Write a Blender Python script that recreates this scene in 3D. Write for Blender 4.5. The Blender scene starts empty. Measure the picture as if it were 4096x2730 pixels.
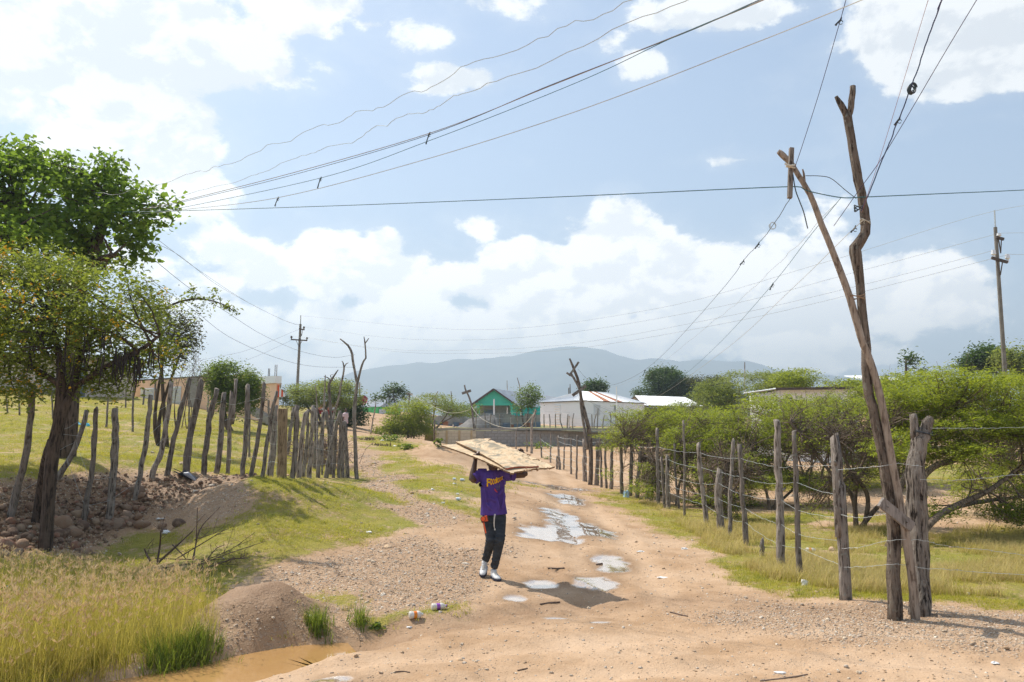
import bpy, bmesh, math, random
import numpy as np
from mathutils import Vector, Matrix
from mathutils.bvhtree import BVHTree
R = math.radians
SC = bpy.context.scene
COL = SC.collection
rng = np.random.default_rng(7)
random.seed(7)

# ------------------------------------------------------------------ camera
CAM_H, FPX, HOR = 1.9, 3307.5, 1775.6
PITCH = math.atan((HOR - 1365.0) / FPX)
cd = bpy.data.cameras.new('camera')
cam = bpy.data.objects.new('camera', cd); COL.objects.link(cam)
cam.location = (0, 0, CAM_H); cam.rotation_euler = (math.pi / 2 + PITCH, 0, 0)
cd.sensor_width = 36; cd.lens = 36 * FPX / 4096.0
cd.clip_start = 0.1; cd.clip_end = 20000
SC.camera = cam
CP, SP = math.cos(PITCH), math.sin(PITCH)

def ray(px, py):
    a, b = px - 2048.0, 1365.0 - py
    return np.array([a, FPX * CP - b * SP, FPX * SP + b * CP])
def at(px, py, Y):
    d = ray(px, py)
    return d * (Y / d[1]) + np.array([0, 0, CAM_H])
def proj(x, y, z):
    z = z - CAM_H
    f = np.maximum(y * CP + z * SP, 0.2); u = -y * SP + z * CP
    return 2048 + FPX * x / f, 1365 - FPX * u / f
def az_el(px, py):
    d = ray(px, py); d = d / np.linalg.norm(d)
    return math.atan2(d[0], d[1]), math.asin(d[2])

# ------------------------------------------------------------------ sun, sky, exposure
SUN_EL, SUN_AZ = R(54), R(-52)          # azimuth from +Y (the view direction), clockwise
sun_dir = Vector((math.sin(SUN_AZ) * math.cos(SUN_EL), math.cos(SUN_AZ) * math.cos(SUN_EL), math.sin(SUN_EL)))
sd = bpy.data.lights.new('sun', 'SUN'); sd.energy = 5.0; sd.angle = R(0.55); sd.color = (1.0, .94, .84)
so = bpy.data.objects.new('sun', sd); COL.objects.link(so)
so.rotation_euler = (-sun_dir).to_track_quat('-Z', 'Y').to_euler()
so.location = (0, 0, 60)
SC.view_settings.view_transform = 'Standard'; SC.view_settings.look = 'None'
SC.view_settings.exposure = 0.48; SC.view_settings.gamma = 1.0
SC.view_settings.use_curve_mapping = False
SC.render.engine = 'CYCLES'
cy = SC.cycles; DN = True
cy.max_bounces = 7; cy.diffuse_bounces = 3; cy.glossy_bounces = 3; cy.transmission_bounces = 5
cy.transparent_max_bounces = 8; cy.volume_bounces = 0
cy.caustics_reflective = False; cy.caustics_refractive = False
cy.use_adaptive_sampling = False
cy.use_denoising = DN
try:
    cy.denoiser = 'OPENIMAGEDENOISE'; cy.denoising_input_passes = 'RGB_ALBEDO_NORMAL'; cy.denoising_prefilter = 'NONE'
except Exception: pass
cy.sample_clamp_indirect = 4.0

class NB:
    """short-hand for building a node tree"""
    def __init__(s, nt):
        s.nt = nt; nt.nodes.clear()
    def n(s, typ, ins=None, **kw):
        nd = s.nt.nodes.new(typ)
        for k, v in kw.items(): setattr(nd, k, v)
        for k, v in (ins or {}).items():
            sk = nd.inputs[k]
            if isinstance(v, bpy.types.NodeSocket): s.nt.links.new(v, sk)
            elif v is not None: sk.default_value = v
        return nd
    def m(s, op, a, b=None, c=None, clamp=False):
        nd = s.nt.nodes.new('ShaderNodeMath'); nd.operation = op; nd.use_clamp = clamp
        for i, v in enumerate((a, b, c)):
            if v is None: continue
            if isinstance(v, bpy.types.NodeSocket): s.nt.links.new(v, nd.inputs[i])
            else: nd.inputs[i].default_value = v
        return nd.outputs[0]
    def vm(s, op, a, b=None):
        nd = s.nt.nodes.new('ShaderNodeVectorMath'); nd.operation = op
        for i, v in enumerate((a, b)):
            if v is None: continue
            if isinstance(v, bpy.types.NodeSocket): s.nt.links.new(v, nd.inputs[i])
            else: nd.inputs[i].default_value = v
        return nd.outputs[0]
    def mix(s, f, a, b, blend='MIX'):
        nd = s.nt.nodes.new('ShaderNodeMix'); nd.data_type = 'RGBA'; nd.blend_type = blend; nd.clamp_factor = True
        for k, v in ((0, f), (6, a), (7, b)):
            if isinstance(v, bpy.types.NodeSocket): s.nt.links.new(v, nd.inputs[k])
            elif k == 0: nd.inputs[0].default_value = v
            else: nd.inputs[k].default_value = (*v, 1) if len(v) == 3 else v
        return nd.outputs[2]
    def ss(s, x, lo, hi):
        nd = s.nt.nodes.new('ShaderNodeMapRange'); nd.interpolation_type = 'SMOOTHSTEP'
        s.nt.links.new(x, nd.inputs[0]); nd.inputs[1].default_value = lo; nd.inputs[2].default_value = hi
        return nd.outputs[0]
    def noise(s, vec, scale, detail=4, rough=.55, dist=0.0):
        return s.n('ShaderNodeTexNoise', {'Vector': vec, 'Scale': scale, 'Detail': detail, 'Roughness': rough, 'Distortion': dist})

# sky: Nishita with fair-weather clouds laid out by direction
world = bpy.data.worlds.new('World'); SC.world = world; world.use_nodes = True
W = NB(world.node_tree)
sky = W.n('ShaderNodeTexSky', sky_type='NISHITA', sun_disc=False, sun_elevation=SUN_EL, sun_rotation=SUN_AZ,
          air_density=1.15, dust_density=1.6, ozone_density=1.4, altitude=20)
tc = W.n('ShaderNodeTexCoord')
D = W.vm('NORMALIZE', tc.outputs['Generated'])
sx = W.n('ShaderNodeSeparateXYZ', {0: D})
AZ = W.m('ARCTAN2', sx.outputs[0], sx.outputs[1]); EL = W.m('ARCSINE', sx.outputs[2])
CLOUDS = [  # px, py, rx, ry (px), weight
    (250, 150, 700, 380, 1.5), (780, 200, 420, 230, 1.25), (60, 330, 330, 300, 1.0), (560, 560, 460, 260, 1.15), (420, 740, 420, 170, .8), (800, 470, 170, 90, .8),
    (960, 250, 220, 80, .8),
    (1250, 30, 420, 140, 1.0), (1480, 100, 300, 70, .8), (2000, 10, 200, 60, .5), (1900, 315, 230, 50, .8), (1780, 358, 110, 24, .6), (2600, 240, 110, 55, .65), (2420, 172, 90, 35, .5),
    (3020, 50, 400, 110, .9), (3800, 130, 470, 260, 1.25), (3480, 175, 200, 60, .75), (4050, 240, 360, 150, 1.1), (3950, 470, 160, 30, .45),
    (1370, 1060, 380, 170, 1.6), (1100, 1085, 260, 120, 1.2), (1600, 1130, 320, 180, 1.45), (1300, 970, 170, 80, 1.2), (1530, 970, 130, 90, 1.1),
    (900, 760, 130, 80, .7), (840, 1000, 220, 90, .5), (1920, 900, 140, 80, .75), (560, 1060, 180, 70, .7),
    (2450, 960, 270, 150, 1.15), (2130, 1020, 240, 80, 1.35), (2300, 1170, 520, 230, 1.6), (2900, 1120, 640, 200, 1.6), (3330, 1220, 500, 220, 1.5), (3560, 1060, 140, 70, .9), (3780, 1250, 200, 140, .75),
    (2700, 1330, 500, 130, 1.5), (3250, 1420, 420, 80, 1.2), (1750, 1320, 1000, 150, 1.4), (900, 1420, 900, 130, 1.0), (2980, 640, 150, 26, .5), (3250, 910, 130, 90, .4),
]
field = None
for (px, py, rx, ry, w) in CLOUDS:
    a, e = az_el(px, py)
    ra, re = rx / FPX * 1.05, ry / FPX
    dx = W.m('MULTIPLY', W.m('SUBTRACT', AZ, a), 1 / ra); dy = W.m('MULTIPLY', W.m('SUBTRACT', EL, e), 1 / re)
    q = W.m('SQRT', W.m('ADD', W.m('MULTIPLY', dx, dx), W.m('MULTIPLY', dy, dy)))
    f = W.m('MULTIPLY_ADD', q, -w, w)           # w*(1-q)
    field = f if field is None else W.m('SMOOTH_MAX', field, f, .12)
vec = W.vm('MULTIPLY', D, (1, 1, 1.45))
n1 = W.noise(vec, 9.0, 11, .60, .15); n2 = W.noise(vec, 2.6, 3, .5)
n1b = W.noise(W.vm('ADD', vec, (-.012, .004, .026)), 9.0, 6, .56, .15)
fb = W.m('SUBTRACT', n1.outputs[0], .5)
# away from the picture the sky goes on with scattered clouds of the same kind
behind = W.ss(W.m('ABSOLUTE', AZ), .62, 1.0)
overhead = W.ss(EL, .62, .85)
gen = W.m('MULTIPLY_ADD', W.m('SUBTRACT', n2.outputs[0], .5), 3.2, -.28)
gen = W.m('ADD', gen, W.m('MULTIPLY', W.m('SUBTRACT', W.m('MAXIMUM', behind, overhead), 1.0), 3.0))
field = W.m('MAXIMUM', field, gen)
field = W.m('MAXIMUM', field, -0.9)
dens = W.m('MULTIPLY_ADD', fb, 3.3, field)
mask = W.ss(dens, -0.01, .34)
soft = W.m('MULTIPLY', W.ss(dens, -.62, .25), .13)
mask = W.m('MAXIMUM', mask, soft)
relief = W.m('SUBTRACT', n1.outputs[0], n1b.outputs[0])
deep = W.ss(dens, .25, 1.3)
lum = W.m('MULTIPLY_ADD', relief, 3.4, .95)
lum = W.m('SUBTRACT', lum, W.m('MULTIPLY', W.m('MULTIPLY', deep, n2.outputs[0]), .34))
lum = W.m('MINIMUM', W.m('MAXIMUM', lum, .70), 1.05)
SKY_S = 0.10
CL = 0.84 / SKY_S
cc = W.mix(W.ss(lum, .70, 1.0), (CL * .82, CL * .835, CL * .86), (CL * 1.06, CL * 1.05, CL * 1.03))
low = W.ss(EL, .42, .03)
cc = W.mix(low, cc, W.vm('MULTIPLY', cc, (1.08, 1.0, .92)))
cc = W.vm('SCALE', cc); W.nt.links.new(W.m('MULTIPLY_ADD', low, 1.05, .96), cc.node.inputs['Scale'])
skyc = W.mix(W.m('MULTIPLY_ADD', W.ss(EL, .0, .50), -.20, .34), sky.outputs[0], (CL * .555, CL * .735, CL * 1.06))   # thin veil of high haze
skyc = W.vm('SCALE', skyc); W.nt.links.new(W.m('MULTIPLY_ADD', W.ss(EL, .05, .45), -.06, 1.10), skyc.node.inputs['Scale'])
skyc = W.mix(W.ss(EL, -.02, .02), (CL * .55, CL * .58, CL * .6), skyc)
out = W.mix(mask, skyc, cc)
bg = W.n('ShaderNodeBackground', {'Color': out, 'Strength': SKY_S})
W.n('ShaderNodeOutputWorld', {'Surface': bg.outputs[0]})
world.cycles.sampling_method = 'MANUAL'; world.cycles.sample_map_resolution = 512
# ------------------------------------------------------------------ numpy noise
def _hash(ix, iy, seed):
    h = (ix.astype(np.int64) * 374761393 + iy.astype(np.int64) * 668265263 + seed * 1442695041) & 0x7fffffff
    h = ((h ^ (h >> 13)) * 1274126177) & 0x7fffffff
    return ((h ^ (h >> 16)) & 0xffff) / 65535.0
def vnoise(x, y, seed=0):
    x = np.asarray(x, float); y = np.asarray(y, float)
    ix, iy = np.floor(x), np.floor(y); fx, fy = x - ix, y - iy
    fx = fx * fx * (3 - 2 * fx); fy = fy * fy * (3 - 2 * fy)
    a = _hash(ix, iy, seed); b = _hash(ix + 1, iy, seed); c = _hash(ix, iy + 1, seed); d = _hash(ix + 1, iy + 1, seed)
    return (a + (b - a) * fx) * (1 - fy) + (c + (d - c) * fx) * fy
def fbm(x, y, oct=4, seed=0):
    s = 0; a = .5; t = 0
    for i in range(oct):
        s = s + a * vnoise(x, y, seed + i * 17); t += a; a *= .5; x = x * 2.03 + 11.3; y = y * 2.03 + 5.7
    return s / t
def inpoly(px, py, poly):
    ins = np.zeros(np.shape(px), bool); n = len(poly)
    for i in range(n):
        x1, y1 = poly[i]; x2, y2 = poly[(i + 1) % n]
        if y1 == y2: continue
        c = ((y1 > py) != (y2 > py)) & (px < (x2 - x1) * (py - y1) / (y2 - y1) + x1)
        ins ^= c
    return ins
def seg_dist(x, y, poly):
    """distance to a polyline and the fraction along it"""
    best = np.full(np.shape(x), 1e9); tt = np.zeros(np.shape(x)); n = len(poly) - 1
    for i in range(n):
        ax, ay = poly[i][:2]; bx, by = poly[i + 1][:2]
        dx, dy = bx - ax, by - ay
        t = np.clip(((x - ax) * dx + (y - ay) * dy) / (dx * dx + dy * dy + 1e-9), 0, 1)
        d = np.hypot(x - ax - t * dx, y - ay - t * dy)
        k = d < best; best = np.where(k, d, best); tt = np.where(k, (i + t) / n, tt)
    return best, tt
def sstep(x, a, b):
    t = np.clip((x - a) / (b - a), 0, 1); return t * t * (3 - 2 * t)

# ------------------------------------------------------------------ mesh and object helpers
def fmesh(name, V, F):
    """fast mesh from numpy arrays; F is (n,3) or (n,4)"""
    V = np.asarray(V, np.float32); F = np.asarray(F, np.int32)
    me = bpy.data.meshes.new(name); k = F.shape[1]; n = len(F)
    me.vertices.add(len(V)); me.vertices.foreach_set('co', V.ravel())
    me.loops.add(n * k); me.loops.foreach_set('vertex_index', F.ravel())
    me.polygons.add(n); me.polygons.foreach_set('loop_start', np.arange(0, n * k, k, dtype=np.int32))
    me.polygons.foreach_set('loop_total', np.full(n, k, np.int32))
    me.update(calc_edges=True)
    return me
def attr(me, name, vals):
    a = me.attributes.new(name, 'FLOAT', 'POINT'); a.data.foreach_set('value', np.asarray(vals, np.float32))
def smooth(me):
    me.polygons.foreach_set('use_smooth', np.ones(len(me.polygons), bool))
class Geo:
    """collects shapes that become ONE mesh"""
    def __init__(s): s.V = []; s.F = []
    def add(s, V, F):
        k = len(s.V); s.V += [tuple(v) for v in V]; s.F += [tuple(i + k for i in f) for f in F]; return s
    def box(s, c, d, M=None):
        hx, hy, hz = d[0] / 2, d[1] / 2, d[2] / 2
        P = [np.array((x, y, z)) for z in (-hz, hz) for y in (-hy, hy) for x in (-hx, hx)]
        if M is not None: P = [np.array(M @ Vector(p)) for p in P]
        P = [p + np.array(c) for p in P]
        return s.add(P, [(0, 2, 3, 1), (4, 5, 7, 6), (0, 1, 5, 4), (2, 6, 7, 3), (0, 4, 6, 2), (1, 3, 7, 5)])
    def quadbox(s, a, b, h, t):
        """a wall slab from a to b (ground points), height h, thickness t"""
        a = np.array(a, float); b = np.array(b, float); d = b - a; n = np.array((-d[1], d[0], 0)); n = n / np.linalg.norm(n) * t / 2
        u = np.array((0, 0, h))
        return s.add([a - n, b - n, b + n, a + n, a - n + u, b - n + u, b + n + u, a + n + u],
                     [(0, 3, 2, 1), (4, 5, 6, 7), (0, 1, 5, 4), (1, 2, 6, 5), (2, 3, 7, 6), (3, 0, 4, 7)])
    def tube(s, P, rad, k=8, wob=0.0, cap=True, ang=0.0, flat=1.0, seed=None):
        V, F = tube(P, rad, k, wob, cap, ang, flat, seed); return s.add(V, F)
    def beam(s, a, b, w, h, up=(0, 0, 1)):
        a = np.array(a, float); b = np.array(b, float); d = b - a; d /= np.linalg.norm(d)
        up = np.array(up, float); sdv = np.cross(d, up); sdv /= np.linalg.norm(sdv); up = np.cross(sdv, d)
        o = [(-w / 2, -h / 2), (w / 2, -h / 2), (w / 2, h / 2), (-w / 2, h / 2)]
        P = [p + sdv * x + up * y for p in (a, b) for (x, y) in o]
        return s.add(P, [(0, 1, 2, 3), (7, 6, 5, 4), (0, 4, 5, 1), (1, 5, 6, 2), (2, 6, 7, 3), (3, 7, 4, 0)])
def tube(P, rad, k=8, wob=0.0, cap=True, ang=0.0, flat=1.0, seed=None):
    P = np.asarray(P, float); n = len(P)
    rad = np.full(n, rad, float) if np.ndim(rad) == 0 else np.asarray(rad, float)
    rg = np.random.default_rng(seed if seed is not None else int(abs(P[0, 0] * 917 + P[0, 1] * 331 + P[-1, 2] * 77)) + n)
    T = np.gradient(P, axis=0); T /= np.linalg.norm(T, axis=1)[:, None] + 1e-12
    ref = np.array((0, 1., 0)) if abs(T[0, 1]) < .9 else np.array((1., 0, 0))
    U = np.cross(T[0], ref); U /= np.linalg.norm(U)
    V = []; th = ang + np.arange(k) * 2 * math.pi / k
    prof = 1 + wob * .8 * (rg.random(k) - .5)
    for i in range(n):
        U = U - T[i] * U.dot(T[i]); U /= np.linalg.norm(U) + 1e-12
        B = np.cross(T[i], U)
        prof = np.clip(prof + wob * .45 * (rg.random(k) - .5), 1 - wob, 1 + wob) if wob else prof
        for j in range(k):
            V.append(P[i] + rad[i] * prof[j] * (math.cos(th[j]) * U + flat * math.sin(th[j]) * B))
    F = [(i * k + j, i * k + (j + 1) % k, (i + 1) * k + (j + 1) % k, (i + 1) * k + j) for i in range(n - 1) for j in range(k)]
    if cap:
        V.append(P[0]); V.append(P[-1]); c0, c1 = n * k, n * k + 1
        F += [(c0, (j + 1) % k, j) for j in range(k)] + [(c1, (n - 1) * k + j, (n - 1) * k + (j + 1) % k) for j in range(k)]
    return V, F
def spline(P, n):
    """Catmull-Rom through the rows of P (any number of columns)"""
    P = np.asarray(P, float); m = len(P)
    if m < 3:
        t = np.linspace(0, 1, n)[:, None]; return P[0] * (1 - t) + P[-1] * t
    Q = np.vstack([2 * P[0] - P[1], P, 2 * P[-1] - P[-2]]); out = []
    for s in np.linspace(0, m - 1, n):
        i = min(int(s), m - 2); t = s - i
        a, b, c, d = Q[i], Q[i + 1], Q[i + 2], Q[i + 3]
        out.append(.5 * ((2 * b) + (c - a) * t + (2 * a - 5 * b + 4 * c - d) * t * t + (3 * b - a - 3 * c + d) * t ** 3))
    return np.array(out)
ORG = {}
def link(o, parent=None):
    COL.objects.link(o)
    if parent is not None: o.parent = parent
    return o
def tag(o, label=None, cat=None, group=None, kind=None):
    if label: o['label'] = label
    if cat: o['category'] = cat
    if group: o['group'] = group
    if kind: o['kind'] = kind
    return o
def thing(name, label, cat, loc, group=None):
    o = bpy.data.objects.new(name, None); COL.objects.link(o); o.empty_display_size = .2
    o.location = [float(v) for v in loc]; ORG[o.name] = np.array([float(v) for v in loc])
    return tag(o, label, cat, group)
def obj(name, geo, mats, parent=None, sm=False, data=None):
    """links a Geo / (V,F) / mesh given in WORLD coordinates as one object, child of parent if given"""
    if isinstance(geo, bpy.types.Mesh): me = geo
    else:
        V, F = (geo.V, geo.F) if isinstance(geo, Geo) else geo
        me = bpy.data.meshes.new(name); me.from_pydata([tuple(map(float, v)) for v in V], [], F); me.update()
    if not isinstance(mats, (list, tuple)): mats = [mats]
    for m in mats:
        if m is not None: me.materials.append(m)
    if sm: smooth(me)
    o = bpy.data.objects.new(name, me)
    org = ORG[parent.name] if parent is not None else np.zeros(3)
    if parent is not None: me.transform(Matrix.Translation(-Vector(org)))
    ORG[o.name] = org
    return link(o, parent)
def obj_at(name, geo, mats, loc, label=None, cat=None, group=None, sm=False):
    """a top-level one-mesh thing with its origin at loc"""
    o = obj(name, geo, mats, None, sm); o.data.transform(Matrix.Translation(-Vector([float(v) for v in loc])))
    o.location = [float(v) for v in loc]; ORG[o.name] = np.array([float(v) for v in loc])
    return tag(o, label, cat, group)
def remesh(name, geo, voxel, mats, parent=None, iters=2):
    """fuses overlapping closed shapes into one continuous skin"""
    V, F = (geo.V, geo.F)
    me = bpy.data.meshes.new('tmp'); me.from_pydata([tuple(map(float, v)) for v in V], [], F); me.update()
    bm = bmesh.new(); bm.from_mesh(me); bmesh.ops.recalc_face_normals(bm, faces=bm.faces); bm.to_mesh(me); bm.free()
    t = bpy.data.objects.new('tmp', me); COL.objects.link(t)
    m = t.modifiers.new('r', 'REMESH'); m.mode = 'VOXEL'; m.voxel_size = voxel
    if iters:
        m2 = t.modifiers.new('s', 'SMOOTH'); m2.factor = .5; m2.iterations = iters
    dg = bpy.context.evaluated_depsgraph_get(); dg.update()
    me2 = bpy.data.meshes.new_from_object(t.evaluated_get(dg)); me2.name = name
    bpy.data.objects.remove(t); bpy.data.meshes.remove(me)
    return obj(name, me2, mats, parent, True)

# ------------------------------------------------------------------ materials
def pmat(name):
    m = bpy.data.materials.new(name); m.use_nodes = True; return m, NB(m.node_tree)
def finish(B, color, rough=.85, bump=None, spec=.3, **kw):
    ins = {'Base Color': color, 'Roughness': rough, 'Specular IOR Level': spec}
    ins.update(kw)
    if bump is not None: ins['Normal'] = bump
    p = B.n('ShaderNodeBsdfPrincipled', ins)
    B.n('ShaderNodeOutputMaterial', {'Surface': p.outputs[0]})
    return p
def plain(name, a, b=None, scale=8, rough=.8, bump=.0, bscale=40, spec=.3, stretch=(1, 1, 1), metal=0.0, dirt=None):
    """a painted / woven / earthy surface: two tones broken up by noise, fine relief"""
    m, B = pmat(name); tc = B.n('ShaderNodeTexCoord'); v = B.vm('MULTIPLY', tc.outputs['Object'], stretch)
    b = b or tuple(x * .8 for x in a)
    n = B.noise(v, scale, 6, .6); c = B.mix(B.ss(n.outputs[0], .3, .7), a, b)
    if dirt:
        n3 = B.noise(v, scale * .45, 5, .65); c = B.mix(B.ss(n3.outputs[0], .54, .72), c, dirt)
    bp = None
    if bump:
        n2 = B.noise(v, bscale, 4, .6); bp = B.n('ShaderNodeBump', {'Height': n2.outputs[0], 'Strength': bump, 'Distance': .02}).outputs[0]
    finish(B, c, rough, bp, spec, Metallic=metal); return m
def bark(name, a, b, c, lich=None, sc=1.0, stren=.9):
    """weathered wood: streaks along z, dark cracks, pale patches"""
    m, B = pmat(name); tc = B.n('ShaderNodeTexCoord'); oi = B.n('ShaderNodeObjectInfo')
    off = B.n('ShaderNodeCombineXYZ', {2: B.m('MULTIPLY', oi.outputs['Random'], 37.0)})
    v0 = B.vm('ADD', tc.outputs['Object'], off.outputs[0])
    v = B.vm('MULTIPLY', v0, (1, 1, .13))
    n1 = B.noise(v, 34 * sc, 6, .65, .4); n2 = B.noise(v0, 5.5 * sc, 4, .6); n3 = B.noise(v, 75 * sc, 3, .6)
    col = B.mix(B.ss(n1.outputs[0], .34, .66), b, a)
    col = B.mix(B.ss(n1.outputs[0], .49, .41), col, c)
    col = B.mix(B.m('MULTIPLY', B.ss(n2.outputs[0], .45, .7), .55), col, tuple(x * 1.35 for x in a))
    if lich:
        n4 = B.noise(v0, 17 * sc, 3, .5); col = B.mix(B.m('MULTIPLY', B.ss(n4.outputs[0], .6, .68), .75), col, lich)
    col = B.mix(B.m('MULTIPLY_ADD', oi.outputs['Random'], .5, 0.0), col, tuple(x * .62 for x in b))
    h = B.m('ADD', n1.outputs[0], B.m('MULTIPLY', n3.outputs[0], .35))
    bp = B.n('ShaderNodeBump', {'Height': h, 'Strength': stren, 'Distance': .05}).outputs[0]
    finish(B, col, .9, bp, .2); return m
def leafm(name, dark, light, trans, tw=.45, rough=.5):
    """leaf: tint per leaf from the mesh, light passes through"""
    m, B = pmat(name); at_ = B.n('ShaderNodeAttribute', attribute_name='tint')
    c = B.mix(at_.outputs['Fac'], dark, light)
    p = B.n('ShaderNodeBsdfPrincipled', {'Base Color': c, 'Roughness': rough, 'Specular IOR Level': .35})
    ct = B.mix(at_.outputs['Fac'], tuple(x * .7 for x in trans), trans)
    t = B.n('ShaderNodeBsdfTranslucent', {'Color': ct})
    x = B.n('ShaderNodeMixShader', {0: tw, 1: p.outputs[0], 2: t.outputs[0]})
    B.n('ShaderNodeOutputMaterial', {'Surface': x.outputs[0]}); return m
M = {}
M['post'] = bark('post_wood', (.33, .285, .245), (.205, .168, .14), (.055, .04, .03), (.30, .31, .27))
M['post_pale'] = bark('pale_post_wood', (.44, .38, .33), (.27, .22, .18), (.06, .042, .03))
M['pole_dark'] = bark('dark_pole_bark', (.29, .235, .185), (.145, .105, .078), (.035, .023, .016), (.31, .30, .25), 1.0, 1.2)
M['pole_pale'] = bark('pale_pole_wood', (.40, .33, .265), (.28, .215, .165), (.12, .085, .06), None, .8, .5)
M['stump'] = bark('split_stump_wood', (.40, .35, .30), (.19, .145, .11), (.020, .014, .010), None, 1.0, 1.4)
M['trunk'] = bark('tree_bark', (.17, .125, .095), (.085, .06, .046), (.022, .015, .012), None, .8, 1.2)
M['trunk_pale'] = bark('acacia_bark', (.27, .205, .15), (.15, .105, .075), (.05, .035, .025), (.33, .30, .25), 1.0, .7)
M['twig'] = plain('dry_twig', (.17, .115, .085), (.07, .045, .035), 20)
M['twig_pale'] = plain('pale_twig', (.34, .25, .19), (.2, .14, .105), 14)
M['timber'] = bark('squared_timber', (.42, .31, .19), (.27, .19, .11), (.13, .085, .05), None, .9, .4)
M['grey_wire'] = plain('galvanised_wire', (.50, .54, .53), (.36, .38, .37), 30, .45, 0, 40, .5)
M['dark_wire'] = plain('dark_insulated_cable', (.03, .05, .055), (.05, .05, .06), 4, .5)
M['teal_wire'] = plain('teal_cable', (.035, .13, .14), (.03, .09, .10), 3, .5)
M['blue_wire'] = plain('blue_cable', (.025, .05, .13), (.04, .03, .09), 3, .5)
M['purple_wire'] = plain('purple_cable', (.06, .03, .10), (.05, .025, .06), 3, .5)
M['pink_wire'] = plain('reddish_wire', (.33, .12, .13), (.25, .09, .1), 3, .5)
M['pale_wire'] = plain('pale_wire', (.55, .53, .48), (.4, .38, .33), 3, .5)
M['brown_wire'] = plain('brown_wire', (.22, .15, .10), (.3, .2, .12), 3, .5)
# ------------------------------------------------------------------ terrain
CTRL = []          # x, y, z
def cp(px, py, Y): CTRL.append(tuple(at(px, py, Y)))
for u in (-1.0, -.55, -.2, .15, .5, 1.0):
    for Y, z in ((1.5, .02), (5, .0), (6.6, .0)):
        CTRL.append((u * (Y + 3), Y, z))
for (x, y, z) in ((-1.2, 7.6, .0), (1.5, 8.2, 0), (3.4, 8.6, .0), (6, 8.8, .0), (1.0, 9.6, -.02), (3.6, 9.2, .02), (-.2, 9.0, .0), (-.9, 10.2, .03), (2.5, 11, 0), (.9, 12, 0),
                  (5.5, 12, .0), (8, 14, .02), (4.2, 14, .0), (9, 19, .05), (6, 19, .02), (1.0, 14, .03)): CTRL.append((x, y, z))
for c in ((-900, 2500, 8), (0, 2350, 10), (180, 2200, 12.5), (450, 2110, 15), (700, 2090, 15.5), (50, 2170, 13), (300, 2120, 14.6), (-900, 2300, 11),
          (400, 1905, 16), (100, 1960, 14.5), (0, 1990, 13.5), (-900, 2050, 12), (700, 1900, 17), (850, 1920, 17), (1000, 1905, 19), (1300, 1910, 23), (1420, 1915, 24),
          (1000, 2050, 14.5), (1000, 2150, 13), (1350, 2050, 16), (1300, 2200, 12.8), (1000, 2330, 11.0), (1500, 2350, 10.9),
          (0, 1578, 42), (0, 1700, 28), (560, 1604, 50), (500, 1750, 26), (900, 1758, 30), (860, 1668, 45), (1060, 1705, 45), (-900, 1580, 42), (-900, 1720, 28), (-900, 1850, 19), (100, 1800, 20.5), (600, 1830, 20),
          (1480, 1740, 45), (1550, 1800, 34), (1700, 1850, 27), (1700, 2050, 16.5), (1800, 1950, 20), (1850, 2200, 13.5), (1700, 1760, 48), (1550, 1700, 65),
          (2250, 1880, 40), (2150, 1930, 30), (2250, 2050, 20), (2300, 2200, 14.3), (1740, 1790, 55), (2100, 1787, 55), (2500, 1787, 55),
          (3900, 2100, 19), (3500, 1960, 28), (4000, 1900, 35), (2800, 1950, 30), (2600, 1830, 45), (3300, 1800, 60), (4000, 1750, 70), (5200, 1900, 35), (5200, 2150, 18),
          (3300, 1650, 95), (4000, 1640, 95), (2200, 1690, 95), (1500, 1640, 95), (800, 1590, 75), (0, 1520, 70), (2700, 1690, 90)):
    cp(*c)
for u in (-1, -.6, -.2, .2, .6, 1): CTRL.append((u * 133, 130, 4.8))
CT = np.array(CTRL)
def _q(x, y):
    yy = np.maximum(y, 1.2) + 3
    return np.clip(x / yy, -1.05, 1.05) * 1.9, np.log(yy)
_cu, _cv = _q(CT[:, 0], CT[:, 1])
def _ker(du, dv): return np.sqrt(du * du + dv * dv + .004)
_n = len(CT)
_A = np.zeros((_n + 3, _n + 3))
_A[:_n, :_n] = _ker(_cu[:, None] - _cu[None], _cv[:, None] - _cv[None]) - np.eye(_n) * .012
_A[:_n, _n:] = np.c_[np.ones(_n), _cu, _cv]; _A[_n:, :_n] = _A[:_n, _n:].T
_W = np.linalg.solve(_A, np.r_[CT[:, 2], 0, 0, 0])
def base_z(x, y):
    x = np.asarray(x, float); y = np.asarray(y, float)
    u, v = _q(x, np.minimum(y, 130.)); z = _W[_n] + _W[_n + 1] * u + _W[_n + 2] * v
    for i in range(_n): z = z + _W[i] * _ker(u - _cu[i], v - _cv[i])
    far = sstep(y, 125, 420); z = z * (1 - far) + (-12.0) * far
    return z
def hit0(px, py, zf):
    d = ray(px, py); d = d / d[1]; lo = 2.0; Y = 2.0
    while Y < 200:
        if CAM_H + d[2] * Y < float(zf(d[0] * Y, Y)): break
        lo = Y; Y *= 1.03
    hi = Y
    for _ in range(25):
        m = .5 * (lo + hi)
        if CAM_H + d[2] * m < float(zf(d[0] * m, m)): hi = m
        else: lo = m
    return np.array([d[0] * hi, hi, float(zf(d[0] * hi, hi))])
def wpoly(pts, zf=base_z): return [hit0(px, py, zf) for (px, py) in pts]
GULLY = wpoly([(150, 2800), (640, 2690), (960, 2620), (1180, 2560), (1420, 2535), (1640, 2500), (1900, 2475), (2250, 2425), (2500, 2408), (2750, 2410)])
RIDGE1 = wpoly([(2190, 2285), (2330, 2340), (2480, 2405)])
RIDGE2 = wpoly([(1700, 2520), (2050, 2470), (2450, 2418), (2700, 2425)])
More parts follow.
